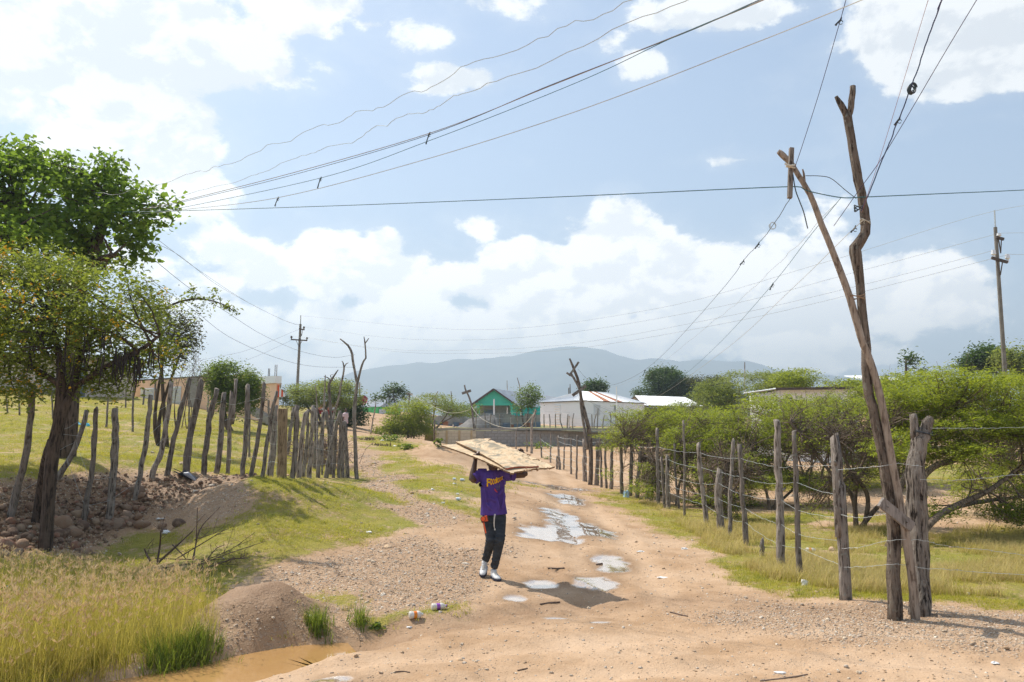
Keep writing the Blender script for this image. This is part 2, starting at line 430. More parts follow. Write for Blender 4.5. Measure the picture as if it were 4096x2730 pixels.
RUTS = [wpoly(p) for p in ([(2450, 2400), (2330, 2250), (2260, 2080), (2200, 1960), (2150, 1900)], [(2700, 2420), (2560, 2250), (2420, 2080), (2300, 1960), (2230, 1890)],
                           [(4300, 2570), (3300, 2530), (2400, 2560), (1500, 2640), (900, 2760)], [(4300, 2690), (3300, 2650), (2500, 2680), (1900, 2720)])]
MOUNDS = [((1030, 2480), .50, .25), ((890, 2490), .40, .12), ((1180, 2450), .42, .13), ((1830, 1850), 1.9, .55), ((2050, 1880), 2.2, .25), ((1200, 2000), 1.6, .2), ((1330, 1990), 1.2, .15), ((950, 2000), 1.3, .12)]
MW = [(hit0(*p, base_z), r, h) for (p, r, h) in MOUNDS]
PUDDLES = [  # road film puddles: px, py, rx, ry
    (2180, 2140, 100, 28), (2330, 2120, 110, 27), (2240, 2065, 60, 26), (2260, 1990, 60, 10), (2170, 1945, 130, 8),
    (2280, 2010, 50, 10), (2260, 2128, 70, 30), (2450, 2262, 60, 38), (2380, 2330, 90, 28), (2160, 2340, 70, 18), (2060, 2395, 50, 14), (2230, 2472, 60, 6), (1420, 2540, 80, 14), (1820, 2490, 40, 12), (1330, 2715, 90, 14), (2400, 2490, 40, 5)]
PW = []
for (px, py, rx, ry) in PUDDLES:
    c = hit0(px, py, base_z); e = hit0(px + rx, py, base_z); t = hit0(px, py - ry, base_z); b = hit0(px, py + ry, base_z)
    PW.append((c[0], .5 * (t[1] + b[1]), abs(e[0] - c[0]), max(.5 * (t[1] - b[1]), .05)))
def puddle_f(x, y):
    w = fbm(x * 1.7, y * 1.7, 3, 91) * 1.3 + fbm(x * 6, y * 6, 2, 93) * .5 - .9
    f = np.full(np.shape(x), -2.0)
    for (cx, cy_, rx, ry) in PW:
        f = np.maximum(f, 1 - np.hypot((x - cx) / rx, (y - cy_) / ry))
    return f + w * 1.0
def zfun(x, y):
    """ground height with the gully, ruts, mounds and small relief"""
    x = np.asarray(x, float); y = np.asarray(y, float); z = base_z(x, y)
    near = sstep(y, 70, 30)
    d, t = seg_dist(x, y, GULLY)
    dep = np.interp(t, [0, .25, .42, .55, .7, 1.0], [.40, .38, .26, .12, .05, .03]); wid = np.interp(t, [0, .25, .45, .7, 1], [.62, .52, .44, .28, .22])
    z = z - dep * np.exp(-(d / wid) ** 4)
    d, t = seg_dist(x, y, RIDGE1); z = z + .055 * np.exp(-(d / .07) ** 2) * (.6 + .8 * vnoise(x * 9, y * 9, 3))
    d, t = seg_dist(x, y, RIDGE2); z = z + .045 * np.exp(-(d / .09) ** 2) * (.5 + vnoise(x * 6, y * 6, 5))
    for rp in RUTS:
        d, t = seg_dist(x, y, rp); z = z - (.012 + .016 * vnoise(x * .8, y * .8, 12)) * np.exp(-(d / .19) ** 2) + .012 * np.exp(-((d - .33) / .11) ** 2) * (.4 + vnoise(x * 4, y * 4, 14))
    for (c, r, h) in MW:
        q = np.hypot(x - c[0], y - c[1]) / r
        z = z + h * np.exp(-q ** 3.6) * (1 + .35 * (fbm(x * 3, y * 3, 3, 8) - .5))
    pf = puddle_f(x, y)
    z = z - .012 * sstep(pf, -.3, .3)
    bank = BANKM(x, y)
    z = z + near * ((fbm(x * .55, y * .55, 4, 1) - .5) * .10 + (fbm(x * 2.6, y * 2.6, 4, 2) - .5) * .05 * (1 + 3 * bank) + (fbm(x * 9, y * 9, 3, 4) - .5) * .022 * (1 + 4 * bank)) * (1 - .75 * sstep(pf, -.5, .1))
    return z
_bk = wpoly([(-700, 2120), (60, 2090), (330, 2010), (560, 1980), (760, 1950), (950, 1950)])
def BANKM(x, y):
    d, t = seg_dist(x, y, _bk); return np.exp(-(d / np.interp(t, [0, .7, 1], [1.1, .9, .5])) ** 4)
def G(px, py): return hit0(px, py, zfun)
def gz(x, y): return float(zfun(x, y))

# ---- region masks (where turf, gravel, damp soil lie), traced as ground outlines
TURF = [
    [(-2500, 1400), (900, 1500), (1330, 1640), (1340, 1905), (1000, 1902), (700, 1893), (420, 1897), (200, 1915), (0, 1990), (-2500, 2120)],
    [(-600, 2210), (180, 2190), (500, 2110), (760, 2120), (980, 2075), (1130, 2000), (960, 1950), (880, 1915), (1000, 1900), (1420, 1905), (1470, 1960), (1560, 2050), (1680, 2110), (1560, 2160), (1400, 2190), (1150, 2250), (1020, 2310), (880, 2360), (700, 2370), (450, 2330), (-600, 2340)],
    [(-700, 2340), (500, 2330), (820, 2380), (880, 2560), (820, 2625), (560, 2680), (200, 2790), (-700, 2900)],
    [(1530, 1830), (1640, 1810), (1780, 1870), (1880, 1905), (2060, 1925), (2120, 1935), (1950, 1990), (1930, 2090), (1830, 2112), (1730, 2060), (1640, 1960), (1560, 1890)],
    [(1400, 1745), (1560, 1740), (1640, 1770), (1740, 1775), (1760, 1800), (1640, 1830), (1540, 1810), (1430, 1790)],
    [(1290, 1870), (1440, 1880), (1500, 1925), (1400, 1945), (1290, 1920)],
    [(2330, 1958), (2440, 1962), (2560, 1990), (2700, 2030), (2820, 2040), (3900, 2075), (5500, 2060), (5500, 2540), (4096, 2460), (3780, 2425), (3580, 2415), (3300, 2405), (3050, 2385), (2910, 2335), (2830, 2260), (2700, 2160), (2560, 2075), (2420, 2015)],
    [(1200, 2370), (1330, 2400), (1340, 2540), (1190, 2560)], [(1480, 2470), (1560, 2440), (1850, 2420), (1860, 2440), (1760, 2470), (1560, 2530)],
    [(2900, 1900), (3300, 1880), (4096, 1840), (5500, 1800), (5500, 1900), (4096, 1935), (3300, 1965), (2950, 1960)],
]
GRAVEL = [
    [(900, 2370), (1160, 2260), (1420, 2200), (1700, 2150), (1960, 2200), (1960, 2330), (2000, 2380), (1700, 2450), (1480, 2490), (1150, 2540), (860, 2580), (830, 2480)],
    [(1450, 1770), (1560, 1830), (1700, 2000), (1760, 2110), (1600, 2120), (1500, 2010), (1420, 1930), (1380, 1830)],
    [(560, 1960), (900, 1930), (1080, 1960), (1110, 2010), (980, 2075), (760, 2110), (560, 2060)],
    [(2900, 2400), (3580, 2425), (4096, 2470), (4600, 2500), (4600, 2640), (3500, 2580), (2800, 2460)],
]
BARE = [[(3780, 2080), (5500, 2040), (5500, 2120), (3800, 2130), (3250, 2110), (3200, 2085)]]
def masks(x, y, z):
    wx = (fbm(x * 1.1, y * 1.1, 4, 21) - .5); wy = (fbm(x * 1.1 + 40, y * 1.1, 4, 22) - .5)
    amp = .35 + .035 * np.maximum(y, 0)
    px, py = proj(x + wx * amp * 2, np.maximum(y + wy * amp * 3, 1.0), z)
    t = np.zeros(np.shape(x)); g = np.zeros(np.shape(x))
    for p in TURF: t = np.maximum(t, inpoly(px, py, p))
    for p in BARE: t = np.where(inpoly(px, py, p), 0, t)
    for p in GRAVEL: g = np.maximum(g, inpoly(px, py, p))
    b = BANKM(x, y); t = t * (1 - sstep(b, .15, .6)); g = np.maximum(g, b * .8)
    for (c, r, h) in MW[:3]: g = g * (1 - .92 * np.exp(-(np.hypot(x - c[0], y - c[1]) / (r * .95)) ** 4))
    far = sstep(y, 75, 100); t = np.maximum(t * (1 - far), far * .75)
    for (c, r, h) in MW[:3] + MW[3:5]:
        t = t * (1 - .95 * np.exp(-(np.hypot(x - c[0], y - c[1]) / (r * 1.15)) ** 4))
    return t, g
lnY = np.concatenate([np.log(np.linspace(-0.0, 1.2, 4) + 3.5)[:-1], np.arange(math.log(4.7), math.log(126), .0052), np.log(np.geomspace(128, 5200, 36))])
Ys = np.concatenate([np.linspace(-70, -4, 10), np.exp(lnY) - 3])
side = np.array([.74, .8, .9, 1.05, 1.3, 2, 3.5, 7, 14])
us = np.concatenate([-side[::-1], np.arange(-.705, .706, .0031), side])
UU, YY = np.meshgrid(us, Ys)
XX = UU * np.maximum(YY + 3, 5.0)
ZZ = zfun(XX, YY)
TT, GG = masks(XX, YY, ZZ)
def blur(a, k):
    for _ in range(k):
        a = (a + np.roll(a, 1, 0) + np.roll(a, -1, 0)) / 3; a = (a + np.roll(a, 1, 1) + np.roll(a, -1, 1)) / 3
    return a
TT = blur(TT, 5); GG = blur(GG, 7)
PP = sstep(puddle_f(XX, YY), -.34, .30)
dG, tG = seg_dist(XX, YY, GULLY)
DAMP = np.maximum(np.exp(-(dG / .45) ** 2) * .9, blur(PP, 10) * 1.7)
dR, _ = seg_dist(XX, YY, RIDGE1); DAMP = np.maximum(DAMP, np.exp(-(dR / .35) ** 2) * .6)
dR2, _ = seg_dist(XX, YY, wpoly([(1900, 2480), (2300, 2440), (2700, 2400), (3100, 2430), (3500, 2440)])); DAMP = np.maximum(DAMP, np.exp(-(dR2 / .4) ** 2) * .65)
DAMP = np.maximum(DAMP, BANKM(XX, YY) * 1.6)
for (c, r, h) in MW[:3]: DAMP = np.maximum(DAMP, 1.5 * np.exp(-(np.hypot(XX - c[0], YY - c[1]) / r) ** 4))
TRK = np.zeros_like(XX)
for rp in RUTS: TRK = np.maximum(TRK, np.exp(-(seg_dist(XX, YY, rp)[0] / .24) ** 2))
nr, nc = XX.shape
idx = np.arange(nr * nc).reshape(nr, nc)
FQ = np.stack([idx[:-1, :-1], idx[:-1, 1:], idx[1:, 1:], idx[1:, :-1]], -1).reshape(-1, 4)
def zgrid(x, y):
    x = np.asarray(x, float); y = np.asarray(y, float)
    r = np.clip(np.searchsorted(Ys, y) - 1, 0, nr - 2); c = np.clip(np.searchsorted(us, x / np.maximum(y + 3, 5.0)) - 1, 0, nc - 2)
    fr = np.clip((y - Ys[r]) / (Ys[r + 1] - Ys[r]), 0, 1); fc = np.clip((x / np.maximum(y + 3, 5.0) - us[c]) / (us[c + 1] - us[c]), 0, 1)
    return ZZ[r, c] * (1 - fr) * (1 - fc) + ZZ[r, c + 1] * fc * (1 - fr) + ZZ[r + 1, c] * fr * (1 - fc) + ZZ[r + 1, c + 1] * fr * fc
def gz(x, y): return float(zgrid(x, y))
def G(px, py):
    d = ray(px, py); d = d / d[1]; yy = np.geomspace(2.5, 190, 700); e = CAM_H + d[2] * yy - zgrid(d[0] * yy, yy)
    k = int(np.argmax(e < 0)) if (e < 0).any() else 699
    lo, hi = yy[max(k - 1, 0)], yy[k]
    for _ in range(12):
        m = .5 * (lo + hi)
        if CAM_H + d[2] * m < gz(d[0] * m, m): hi = m
        else: lo = m
    return np.array([d[0] * hi, hi, gz(d[0] * hi, hi)])
gme = fmesh('ground', np.stack([XX, YY, ZZ], -1).reshape(-1, 3), FQ); smooth(gme)
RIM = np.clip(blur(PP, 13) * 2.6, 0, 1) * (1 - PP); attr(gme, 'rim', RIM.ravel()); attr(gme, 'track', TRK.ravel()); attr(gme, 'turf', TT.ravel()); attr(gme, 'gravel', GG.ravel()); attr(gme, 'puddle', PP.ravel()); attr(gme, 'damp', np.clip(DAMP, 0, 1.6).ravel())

def ground_mat():
    m, B = pmat('ground_soil'); tc = B.n('ShaderNodeTexCoord'); v = tc.outputs['Object']
    A = lambda n: B.n('ShaderNodeAttribute', attribute_name=n).outputs['Fac']
    n0 = B.noise(v, .35, 4, .6); n1 = B.noise(v, 2.2, 6, .62); n2 = B.noise(v, 14, 5, .65); n3 = B.noise(v, 60, 3, .6)
    soil = B.mix(B.ss(n1.outputs[0], .32, .68), (.46, .305, .185), (.365, .23, .13))
    soil = B.mix(B.m('MULTIPLY', B.ss(n0.outputs[0], .45, .62), .7), soil, (.535, .375, .245))
    soil = B.mix(B.m('MULTIPLY', B.ss(n2.outputs[0], .52, .7), .45), soil, (.32, .19, .105))
    vo = B.n('ShaderNodeTexVoronoi', {'Vector': v, 'Scale': 26.0, 'Randomness': 1.0}); vo2 = B.n('ShaderNodeTexVoronoi', {'Vector': v, 'Scale': 62.0})
    g = A('gravel')
    pc = B.n('ShaderNodeValToRGB', {0: B.n('ShaderNodeSeparateColor', {0: vo.outputs['Color']}).outputs[0]})
    el = pc.color_ramp.elements; el[0].color = (.34, .22, .14, 1); el[1].color = (.74, .61, .46, 1)
    for p, c in ((.35, (.42, .27, .17, 1)), (.6, (.50, .36, .25, 1)), (.8, (.37, .31, .26, 1))):
        e = el.new(p); e.color = c
    stone = B.m('MULTIPLY', B.ss(vo.outputs['Distance'], .52, .38), B.m('MULTIPLY_ADD', g, .85, .10))
    stone = B.m('MULTIPLY', stone, B.ss(B.n('ShaderNodeSeparateColor', {0: vo.outputs['Color']}).outputs[1], .25, .45))
    gs = B.mix(g, soil, B.mix(B.ss(n2.outputs[0], .35, .65), (.43, .295, .185), (.33, .21, .13)))
    soil = B.mix(stone, gs, pc.outputs[0])
    soil = B.mix(B.m('MULTIPLY', B.ss(vo2.outputs['Distance'], .18, .08), .35), soil, (.17, .10, .06))
    tk = B.m('MULTIPLY', A('track'), B.ss(n1.outputs[0], .30, .55)); soil = B.mix(B.m('MULTIPLY', tk, .6), soil, (.57, .405, .27))
    damp = A('damp'); dn = B.m('MULTIPLY', damp, B.m('MULTIPLY_ADD', n1.outputs[0], .9, .35))
    soil = B.mix(B.m('MULTIPLY', B.ss(n0.outputs[0], .60, .38), B.m('MULTIPLY', B.ss(n1.outputs[0], .46, .64), .55)), soil, (.36, .225, .125))
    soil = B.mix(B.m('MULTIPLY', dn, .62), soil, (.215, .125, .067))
    soil = B.mix(B.m('MULTIPLY', A('rim'), B.m('MULTIPLY_ADD', n2.outputs[0], .7, .45)), soil, (.25, .155, .085))
    # turf: thin yellow-green sward over soil
    t = A('turf')
    tf = B.m('ADD', B.m('MULTIPLY', t, .80), B.m('ADD', B.m('MULTIPLY', B.m('SUBTRACT', n2.outputs[0], .5), 1.1), B.m('MULTIPLY', B.m('SUBTRACT', n1.outputs[0], .5), 1.1)))
    tf = B.ss(B.m('ADD', tf, B.m('MULTIPLY', B.m('SUBTRACT', B.noise(v, .9, 5, .65).outputs[0], .5), 1.3)), .44, .88)
    gr = B.mix(B.ss(n1.outputs[0], .36, .66), (.23, .225, .028), (.35, .295, .056))
    gr = B.mix(B.m('MULTIPLY', B.ss(n0.outputs[0], .42, .66), .8), gr, (.20, .225, .02))
    gr = B.mix(B.m('MULTIPLY', B.ss(n3.outputs[0], .5, .72), .6), gr, (.11, .125, .016))
    gr = B.mix(B.m('MULTIPLY', B.ss(n2.outputs[0], .56, .72), .5), gr, (.33, .25, .10))
    col = B.mix(B.m('MULTIPLY', tf, .93), soil, gr)
    pd = A('puddle'); pn = B.ss(B.m('ADD', pd, B.m('MULTIPLY', B.m('SUBTRACT', n2.outputs[0], .5), .55)), .16, .95)
    col = B.mix(B.m('MULTIPLY', pn, .6), col, (.46, .33, .22))
    rough = B.m('MULTIPLY_ADD', damp, -.22, .92)
    rough = B.n('ShaderNodeMix', {0: pn, 2: rough, 3: .06}).outputs[0]
    h = B.m('ADD', B.m('MULTIPLY', n2.outputs[0], .55), B.m('MULTIPLY', n3.outputs[0], .35))
    h = B.m('ADD', h, B.m('MULTIPLY', stone, .6)); h = B.m('ADD', h, B.m('MULTIPLY', tf, B.m('MULTIPLY', n3.outputs[0], .8)))
    h = B.m('MULTIPLY', h, B.m('MULTIPLY_ADD', pn, -.985, 1.0))
    bp = B.n('ShaderNodeBump', {'Height': h, 'Strength': .85, 'Distance': .03}).outputs[0]
    sp = B.n('ShaderNodeMix', {0: pn, 2: .18, 3: .9}).outputs[0]
    finish(B, col, rough, bp, sp, **{'Coat Weight': B.m('MULTIPLY', pn, .9), 'Coat Roughness': .04, 'Coat IOR': 1.6}); return m
M['ground'] = ground_mat()
ground = obj('ground', gme, M['ground']); tag(ground, kind='structure')

# brown water standing in the gully
def water():
    m, B = pmat('muddy_water'); tc = B.n('ShaderNodeTexCoord')
    n = B.noise(tc.outputs['Object'], 3, 3); n2 = B.noise(tc.outputs['Object'], 11, 3)
    c = B.mix(n.outputs[0], (.43, .25, .095), (.36, .20, .075))
    bp = B.n('ShaderNodeBump', {'Height': n2.outputs[0], 'Strength': .05, 'Distance': .02}).outputs[0]
    finish(B, c, .04, bp, .5); return m
P = spline(np.array([(q[0], q[1]) for q in GULLY[:5]]), 22); Vw = []; Fw = []
for i, p in enumerate(P):
    tg = P[min(i + 1, 21)] - P[max(i - 1, 0)]; tg /= np.linalg.norm(tg); nn = np.array((-tg[1], tg[0]))
    for s in (-1.1, 0, 1.1): Vw.append((p[0] + nn[0] * s, p[1] + nn[1] * s, -.16))
for i in range(21):
    for j in range(2): Fw.append((i * 3 + j, i * 3 + j + 1, i * 3 + j + 4, i * 3 + j + 3))
wo = obj('water', (Vw, Fw), water()); tag(wo, kind='structure')

# distant mountains
RIDGE = [(-1500, 1560), (300, 1560), (900, 1545), (1200, 1535), (1330, 1525), (1430, 1482), (1560, 1462), (1680, 1450), (1740, 1452), (1850, 1436), (1900, 1440), (2000, 1431), (2090, 1415), (2160, 1402), (2240, 1390), (2330, 1388),
         (2420, 1400), (2480, 1424), (2560, 1440), (2640, 1432), (2720, 1446), (2800, 1436), (2890, 1446), (2990, 1442), (3060, 1462), (3130, 1484), (3300, 1500), (3600, 1530), (4300, 1560), (6500, 1570)]
RX = np.array([p[0] for p in RIDGE], float); RY = np.array([p[1] for p in RIDGE], float)
NX, NR = 420, 70
pxs = np.linspace(-1500, 6400, NX); ry = np.interp(pxs, RX, RY)
MV = np.zeros((NR, NX, 3)); YT, YB = 3600.0, 1900.0
for i in range(NX):
    top = at(pxs[i], ry[i], YT); bx = at(pxs[i], 1690, YB)
    s = np.linspace(0, 1, NR); MV[:, i, 0] = bx[0] + (top[0] - bx[0]) * s; MV[:, i, 1] = YB + (YT - YB) * s; MV[:, i, 2] = -30 + (top[2] + 30) * (s ** 1.25)
x, y = MV[:, :, 0], MV[:, :, 1]; s = np.linspace(0, 1, NR)[:, None]
spur = np.abs(fbm(x / 330 + y / 900, y / 1500, 5, 31) - .5) * 2; MV[:, :, 2] -= (spur * 210 + (fbm(x / 90, y / 160, 4, 33) - .5) * 40) * np.sin(np.pi * s) ** .8 * (MV[:, :, 2] > 0)
MV[:, :, 2] += (fbm(x / 60, y / 60, 3, 35) - .5) * 12 * (s > .5)
back = MV[-1:].copy(); back[:, :, 1] += 500; back[:, :, 2] -= 260
MV = np.concatenate([MV, back]); idx = np.arange(MV.shape[0] * NX).reshape(-1, NX)
mme = fmesh('mountains', MV.reshape(-1, 3), np.stack([idx[:-1, :-1], idx[:-1, 1:], idx[1:, 1:], idx[1:, :-1]], -1).reshape(-1, 4)); smooth(mme)
M['mount'] = plain('forest_slope', (.02, .04, .03), (.10, .11, .075), .012, .95, .6, .05)
mo = obj('mountains', mme, M['mount']); tag(mo, kind='structure')
# ------------------------------------------------------------------ posts and wire fences
def post_geo(path, rad, k=8, wob=.22, top='cut', seed=0):
    """a gnarled stake along path (rows x,y,z), radius tapering; sunk 0.15 m into the soil"""
    rg = np.random.default_rng(seed); P = np.array(path, float); n = max(7, int(np.linalg.norm(P[-1] - P[0]) / .16))
    S = spline(P, n); L = np.linalg.norm(S[-1] - S[0])
    S[1:-1, :2] += (rg.random((n - 2, 2)) - .5) * rad * .55
    r = np.linspace(1.12, .86, n) * rad * (1 + .14 * (rg.random(n) - .5))
    if rg.random() < .5: j = rg.integers(1, n - 1); r[j] *= 1.2
    d0 = S[0] - S[1]; d0 /= np.linalg.norm(d0)
    S = np.vstack([S[0] + d0 * .18, S]); r = np.r_[r[0] * 1.05, r]
    if top == 'point':
        d1 = S[-1] - S[-2]; d1 /= np.linalg.norm(d1); S = np.vstack([S, S[-1] + d1 * rad * 1.4 + (rg.random(3) - .5) * rad]); r = np.r_[r, rad * .25]
    g = Geo().tube(S, r, k, wob, True, 0, 1, seed)
    V = np.array(g.V); kk = len(S)
    tp = V[(kk - 1) * k:kk * k]; tilt = (rg.random(2) - .5) * 1.2
    if top == 'cut':
        V[(kk - 1) * k:kk * k, 2] += ((tp - tp.mean(0))[:, :2] @ tilt); V[-1, 2] += rad * .15 * rg.random()
    g.V = [tuple(v) for v in V]
    if rg.random() < .35:
        j = rg.integers(kk // 2, kk - 1); a = rg.random() * 6.28; d = np.array((math.cos(a), math.sin(a), .8)); d /= np.linalg.norm(d)
        g.tube([S[j], S[j] + d * rad * 1.3, S[j] + d * rad * 2.3], [rad * .5, rad * .4, rad * .22], 5, .2)
    return g, S
def stake(top, base, wpx, dY=0.0, mids=(), dtop=0.0):
    """world path from picture-traced ends; the foot is found on the ground"""
    b = G(*base); Y = b[1] + dY
    if dY: b = np.array([at(base[0], base[1], Y)[0], Y, gz(at(base[0], base[1], Y)[0], Y)])
    P = [b]
    for i, mpt in enumerate(mids): P.append(at(mpt[0], mpt[1], Y + dtop * (i + 1) / (len(mids) + 1)))
    P.append(at(top[0], top[1], Y + dtop))
    return np.array(P), wpx * .5 * Y / FPX
def wire_path(pts, sag, n, wav, seed):
    rg = np.random.default_rng(seed); out = []
    for a, b in zip(pts[:-1], pts[1:]):
        L = np.linalg.norm(b - a); m = max(4, int(L / .22)); t = np.linspace(0, 1, m, endpoint=False)[:, None]
        q = a * (1 - t) + b * t; q[:, 2] -= (sag * L * 4 * t * (1 - t))[:, 0] * rg.uniform(.3, 1.5)
        q += (rg.random(q.shape) - .5) * wav * np.minimum(1, t * (1 - t) * 8); out.append(q)
    out.append(pts[-1][None]); return np.concatenate(out)
def fence(name, label, posts, heights, mat, wires=None, barb=False, sag=.012, wrad=.0021, wiremat='grey_wire', seed=0, cat='fence', pname='post', wmax=None):
    data = [stake(p[0], p[1], p[2], *(p[3:])) for p in posts]
    c = np.mean([d[0][0] for d in data], 0); c[2] = data[0][0][0][2]
    t = thing(name, label, cat, c); lines = []
    for i, ((P, r), p) in enumerate(zip(data, posts)):
        m = mat if not callable(mat) else mat(i)
        far = P[0][1] > 34
        g, S = post_geo(P, max(r, .016), 6 if far else 9, .22, 'point' if (i * 7 + seed) % 5 == 0 else 'cut', seed * 131 + i)
        o = obj(pname, g, M[m], t, not far); lines.append((S, r))
    for w, h in enumerate(heights):
        pts = []
        for i, (S, r) in enumerate(lines):
            if wires is not None and i not in wires: continue
            hh = h + .05 * math.sin(i * 2.3 + w * 1.7); z = S[1][2] + hh
            if z > S[-1][2] - .03: continue
            j = int(np.argmin(abs(S[:, 2] - z))); pts.append(np.array([S[j][0], S[j][1] - r * 1.08, z]))
        if len(pts) < 2: continue
        Q = wire_path(pts, sag, 8, .018, seed * 10 + w); g = Geo()
        wr = np.maximum(wrad, wrad * Q[:, 1] / 15.0)
        g.tube(Q, wr, 4)
        if barb:
            rg = np.random.default_rng(w)
            for q, r_ in zip(Q[1:-1], wr[1:-1]):
                if q[1] < 19:
                    a = rg.random() * 3.14; d = np.array((math.cos(a) * .4, .2, math.sin(a))) * .017
                    g.tube([q - d, q, q + d], [r_ * .4, r_ * .9, r_ * .4], 3)
        obj('wire', g, M[wiremat], t)
    return t, lines

LEFT = [((135, 1541), (40, 2072), 23, 0, [(106, 1790)]), ((347, 1642), (222, 1995), 20, .6, [(300, 1790)]), ((386, 1639), (332, 2095), 20, 0, [(372, 1850)]), ((460, 1637), (434, 2088), 27, 0, [(462, 1790)]),
        ((603, 1581), (541, 1996), 19, 0, [(585, 1750)]), ((686, 1524), (606, 1912), 21, 0, [(655, 1760)]), ((757, 1515), (668, 1901), 19, 0, [(700, 1740)]), ((803, 1533), (744, 1890), 24, 0, [(752, 1785), (785, 1640)]),
        ((868, 1556), (815, 1897), 22, 0, [(832, 1720)]), ((896, 1573), (866, 1894), 22, 0, [(884, 1750)]), ((944, 1517), (911, 1897), 14, 0, [(927, 1570), (930, 1700)]), ((990, 1541), (969, 1903), 17, 0, [(985, 1700)]),
        ((1056, 1537), (1003, 1905), 16, 0, [(1040, 1700)]), ((1108, 1567), (1050, 1908), 15, 0, [(1080, 1700)]), ((1102, 1625), (1078, 1910), 25, 0, [(1096, 1740)]),
        ((1175, 1630), (1146, 1850), 15, 1.5, [(1160, 1740)]), ((1190, 1622), (1169, 1912), 21, 0, [(1186, 1750)]), ((1220, 1655), (1194, 1912), 16, 0, [(1205, 1760)]), ((1233, 1640), (1214, 1912), 16, 0, [(1226, 1780)]),
        ((1252, 1625), (1236, 1912), 17, 0, [(1245, 1760)]), ((1262, 1640), (1256, 1890), 14, 1.0, [(1262, 1780)]), ((1293, 1650), (1272, 1912), 15, 0, [(1280, 1790)]), ((1305, 1650), (1322, 1900), 18, .5, [(1318, 1740)]),
        ((1360, 1647), (1304, 1912), 17, 0, [(1330, 1770)]), ((1346, 1690), (1333, 1912), 12, 0, [(1341, 1800)]), ((1364, 1650), (1355, 1912), 13, 0, [(1360, 1780)]), ((1371, 1687), (1371, 1912), 13, 0, [(1369, 1790)]), ((1380, 1690), (1389, 1912), 15, 0, [(1383, 1790)])]
fence('stake_fence', 'rough wooden stakes and wire along the top of the stony bank', LEFT, (.35, .75, 1.15, 1.5), lambda i: 'post_pale' if i in (5, 10, 17, 19) else 'post', wires=set(range(0, 15)) | {16, 18, 19, 23, 25, 27}, seed=1)
# squared timber post with wire mesh rolled against it
b = G(1128, 1911); w = 31 * b[1] / FPX; top = at(1132, 1636, b[1])
t = thing('gate_post', 'squared tan timber post in the row of dark stakes', 'post', b)
obj('timber', Geo().beam(b - (0, 0, .15), top, w, w * .8, (0, 1, 0)), M['timber'], t)
for k in range(2):
    dx = -w * .62 - k * .012; obj('wire', Geo().tube(wire_path([b + (dx, -.02, .05), top + (dx, -.02, -.25)], 0, 8, .02, k), .004, 4), M['grey_wire'], t)

def stick(name, label, limbs, mat, cat='pole', k=8, wob=.2, parts=None, group=None, dY=0.0):
    """pole thing: limbs = list of (path px, width px list); the first limb starts at the foot"""
    f = limbs[0][0][0]; b = G(*f); Y = b[1] + dY
    t = thing(name, label, cat, b, group); nm = parts or ['trunk'] + ['branch'] * 9
    for i, (pth, wd) in enumerate(limbs):
        P = np.array([at(p[0], p[1], Y + (p[2] if len(p) > 2 else 0)) for p in pth]); r = np.array(wd, float) * .5 * Y / FPX
        if i == 0: P[0] = b + np.array((0, 0, -.12))
        if np.ndim(r) == 0 or len(r) < len(P): r = np.interp(np.linspace(0, 1, len(P)), np.linspace(0, 1, len(r)), r)
        n = max(6, int(np.linalg.norm(np.diff(P, axis=0), axis=1).sum() / .14)); n = min(n, 60)
        Q = spline(np.c_[P, r], n); rg = np.random.default_rng(i + len(label)); Q[1:-1, :3] += (rg.random((n - 2, 3)) - .5) * Q[1:-1, 3:4] * .22
        obj(nm[i], Geo().tube(Q[:, :3], np.maximum(Q[:, 3], .006), k, wob), M[mat if isinstance(mat, str) else mat[i]], t, True)
    return t, Y
# forked pole at the end of the left fence and its neighbours
stick('forked_pole', 'tall forked bare trunk set as a pole at the right end of the stake fence',
      [([(1428, 1918), (1423, 1850), (1420, 1769), (1418, 1700), (1417, 1639), (1424, 1580), (1430, 1528)], [17, 16, 15, 14, 15, 12, 12]),
       ([(1429, 1535), (1420, 1490), (1412, 1450), (1407, 1410), (1389, 1380), (1360, 1356)], [11, 10, 10, 10, 8, 5]),
       ([(1429, 1535), (1442, 1480), (1452, 1450), (1463, 1434), (1462, 1400), (1460, 1371), (1456, 1347)], [10, 9, 8, 7, 6, 6, 3]),
       ([(1461, 1374), (1468, 1364), (1476, 1353)], [4, 4, 2])], 'post')
stick('forked_stake', 'slim forked stake leaning right behind the dark fence stakes', [([(1325, 1900), (1330, 1700), (1352, 1600), (1366, 1530), (1376, 1480), (1373, 1455), (1368, 1445)], [13, 11, 9, 8, 7, 5, 3]), ([(1376, 1472), (1384, 1457), (1394, 1452)], [5, 4, 2])], 'post_pale', dY=1.2)
stick('forked_stake', 'thick-topped crooked stake with two side snags in the left fence', [([(1318, 1900), (1325, 1700), (1316, 1560), (1318, 1535), (1330, 1515), (1342, 1495), (1353, 1480)], [15, 12, 10, 10, 8, 6, 3]), ([(1322, 1525), (1312, 1512), (1296, 1507)], [6, 4, 3]), ([(1327, 1516), (1322, 1503), (1332, 1498)], [4, 3, 2])], 'post', dY=.6)
stick('thin_stake', 'thin straight stick standing taller than the fence stakes', [([(1288, 1900), (1296, 1640), (1300, 1540), (1301, 1500)], [8, 7, 5, 3])], 'post_pale', dY=.4)
stick('thin_stake', 'thin pale stick with a pointed tip left of the forked stakes', [([(1270, 1900), (1268, 1640), (1262, 1540)], [8, 7, 3])], 'post_pale', dY=.9)

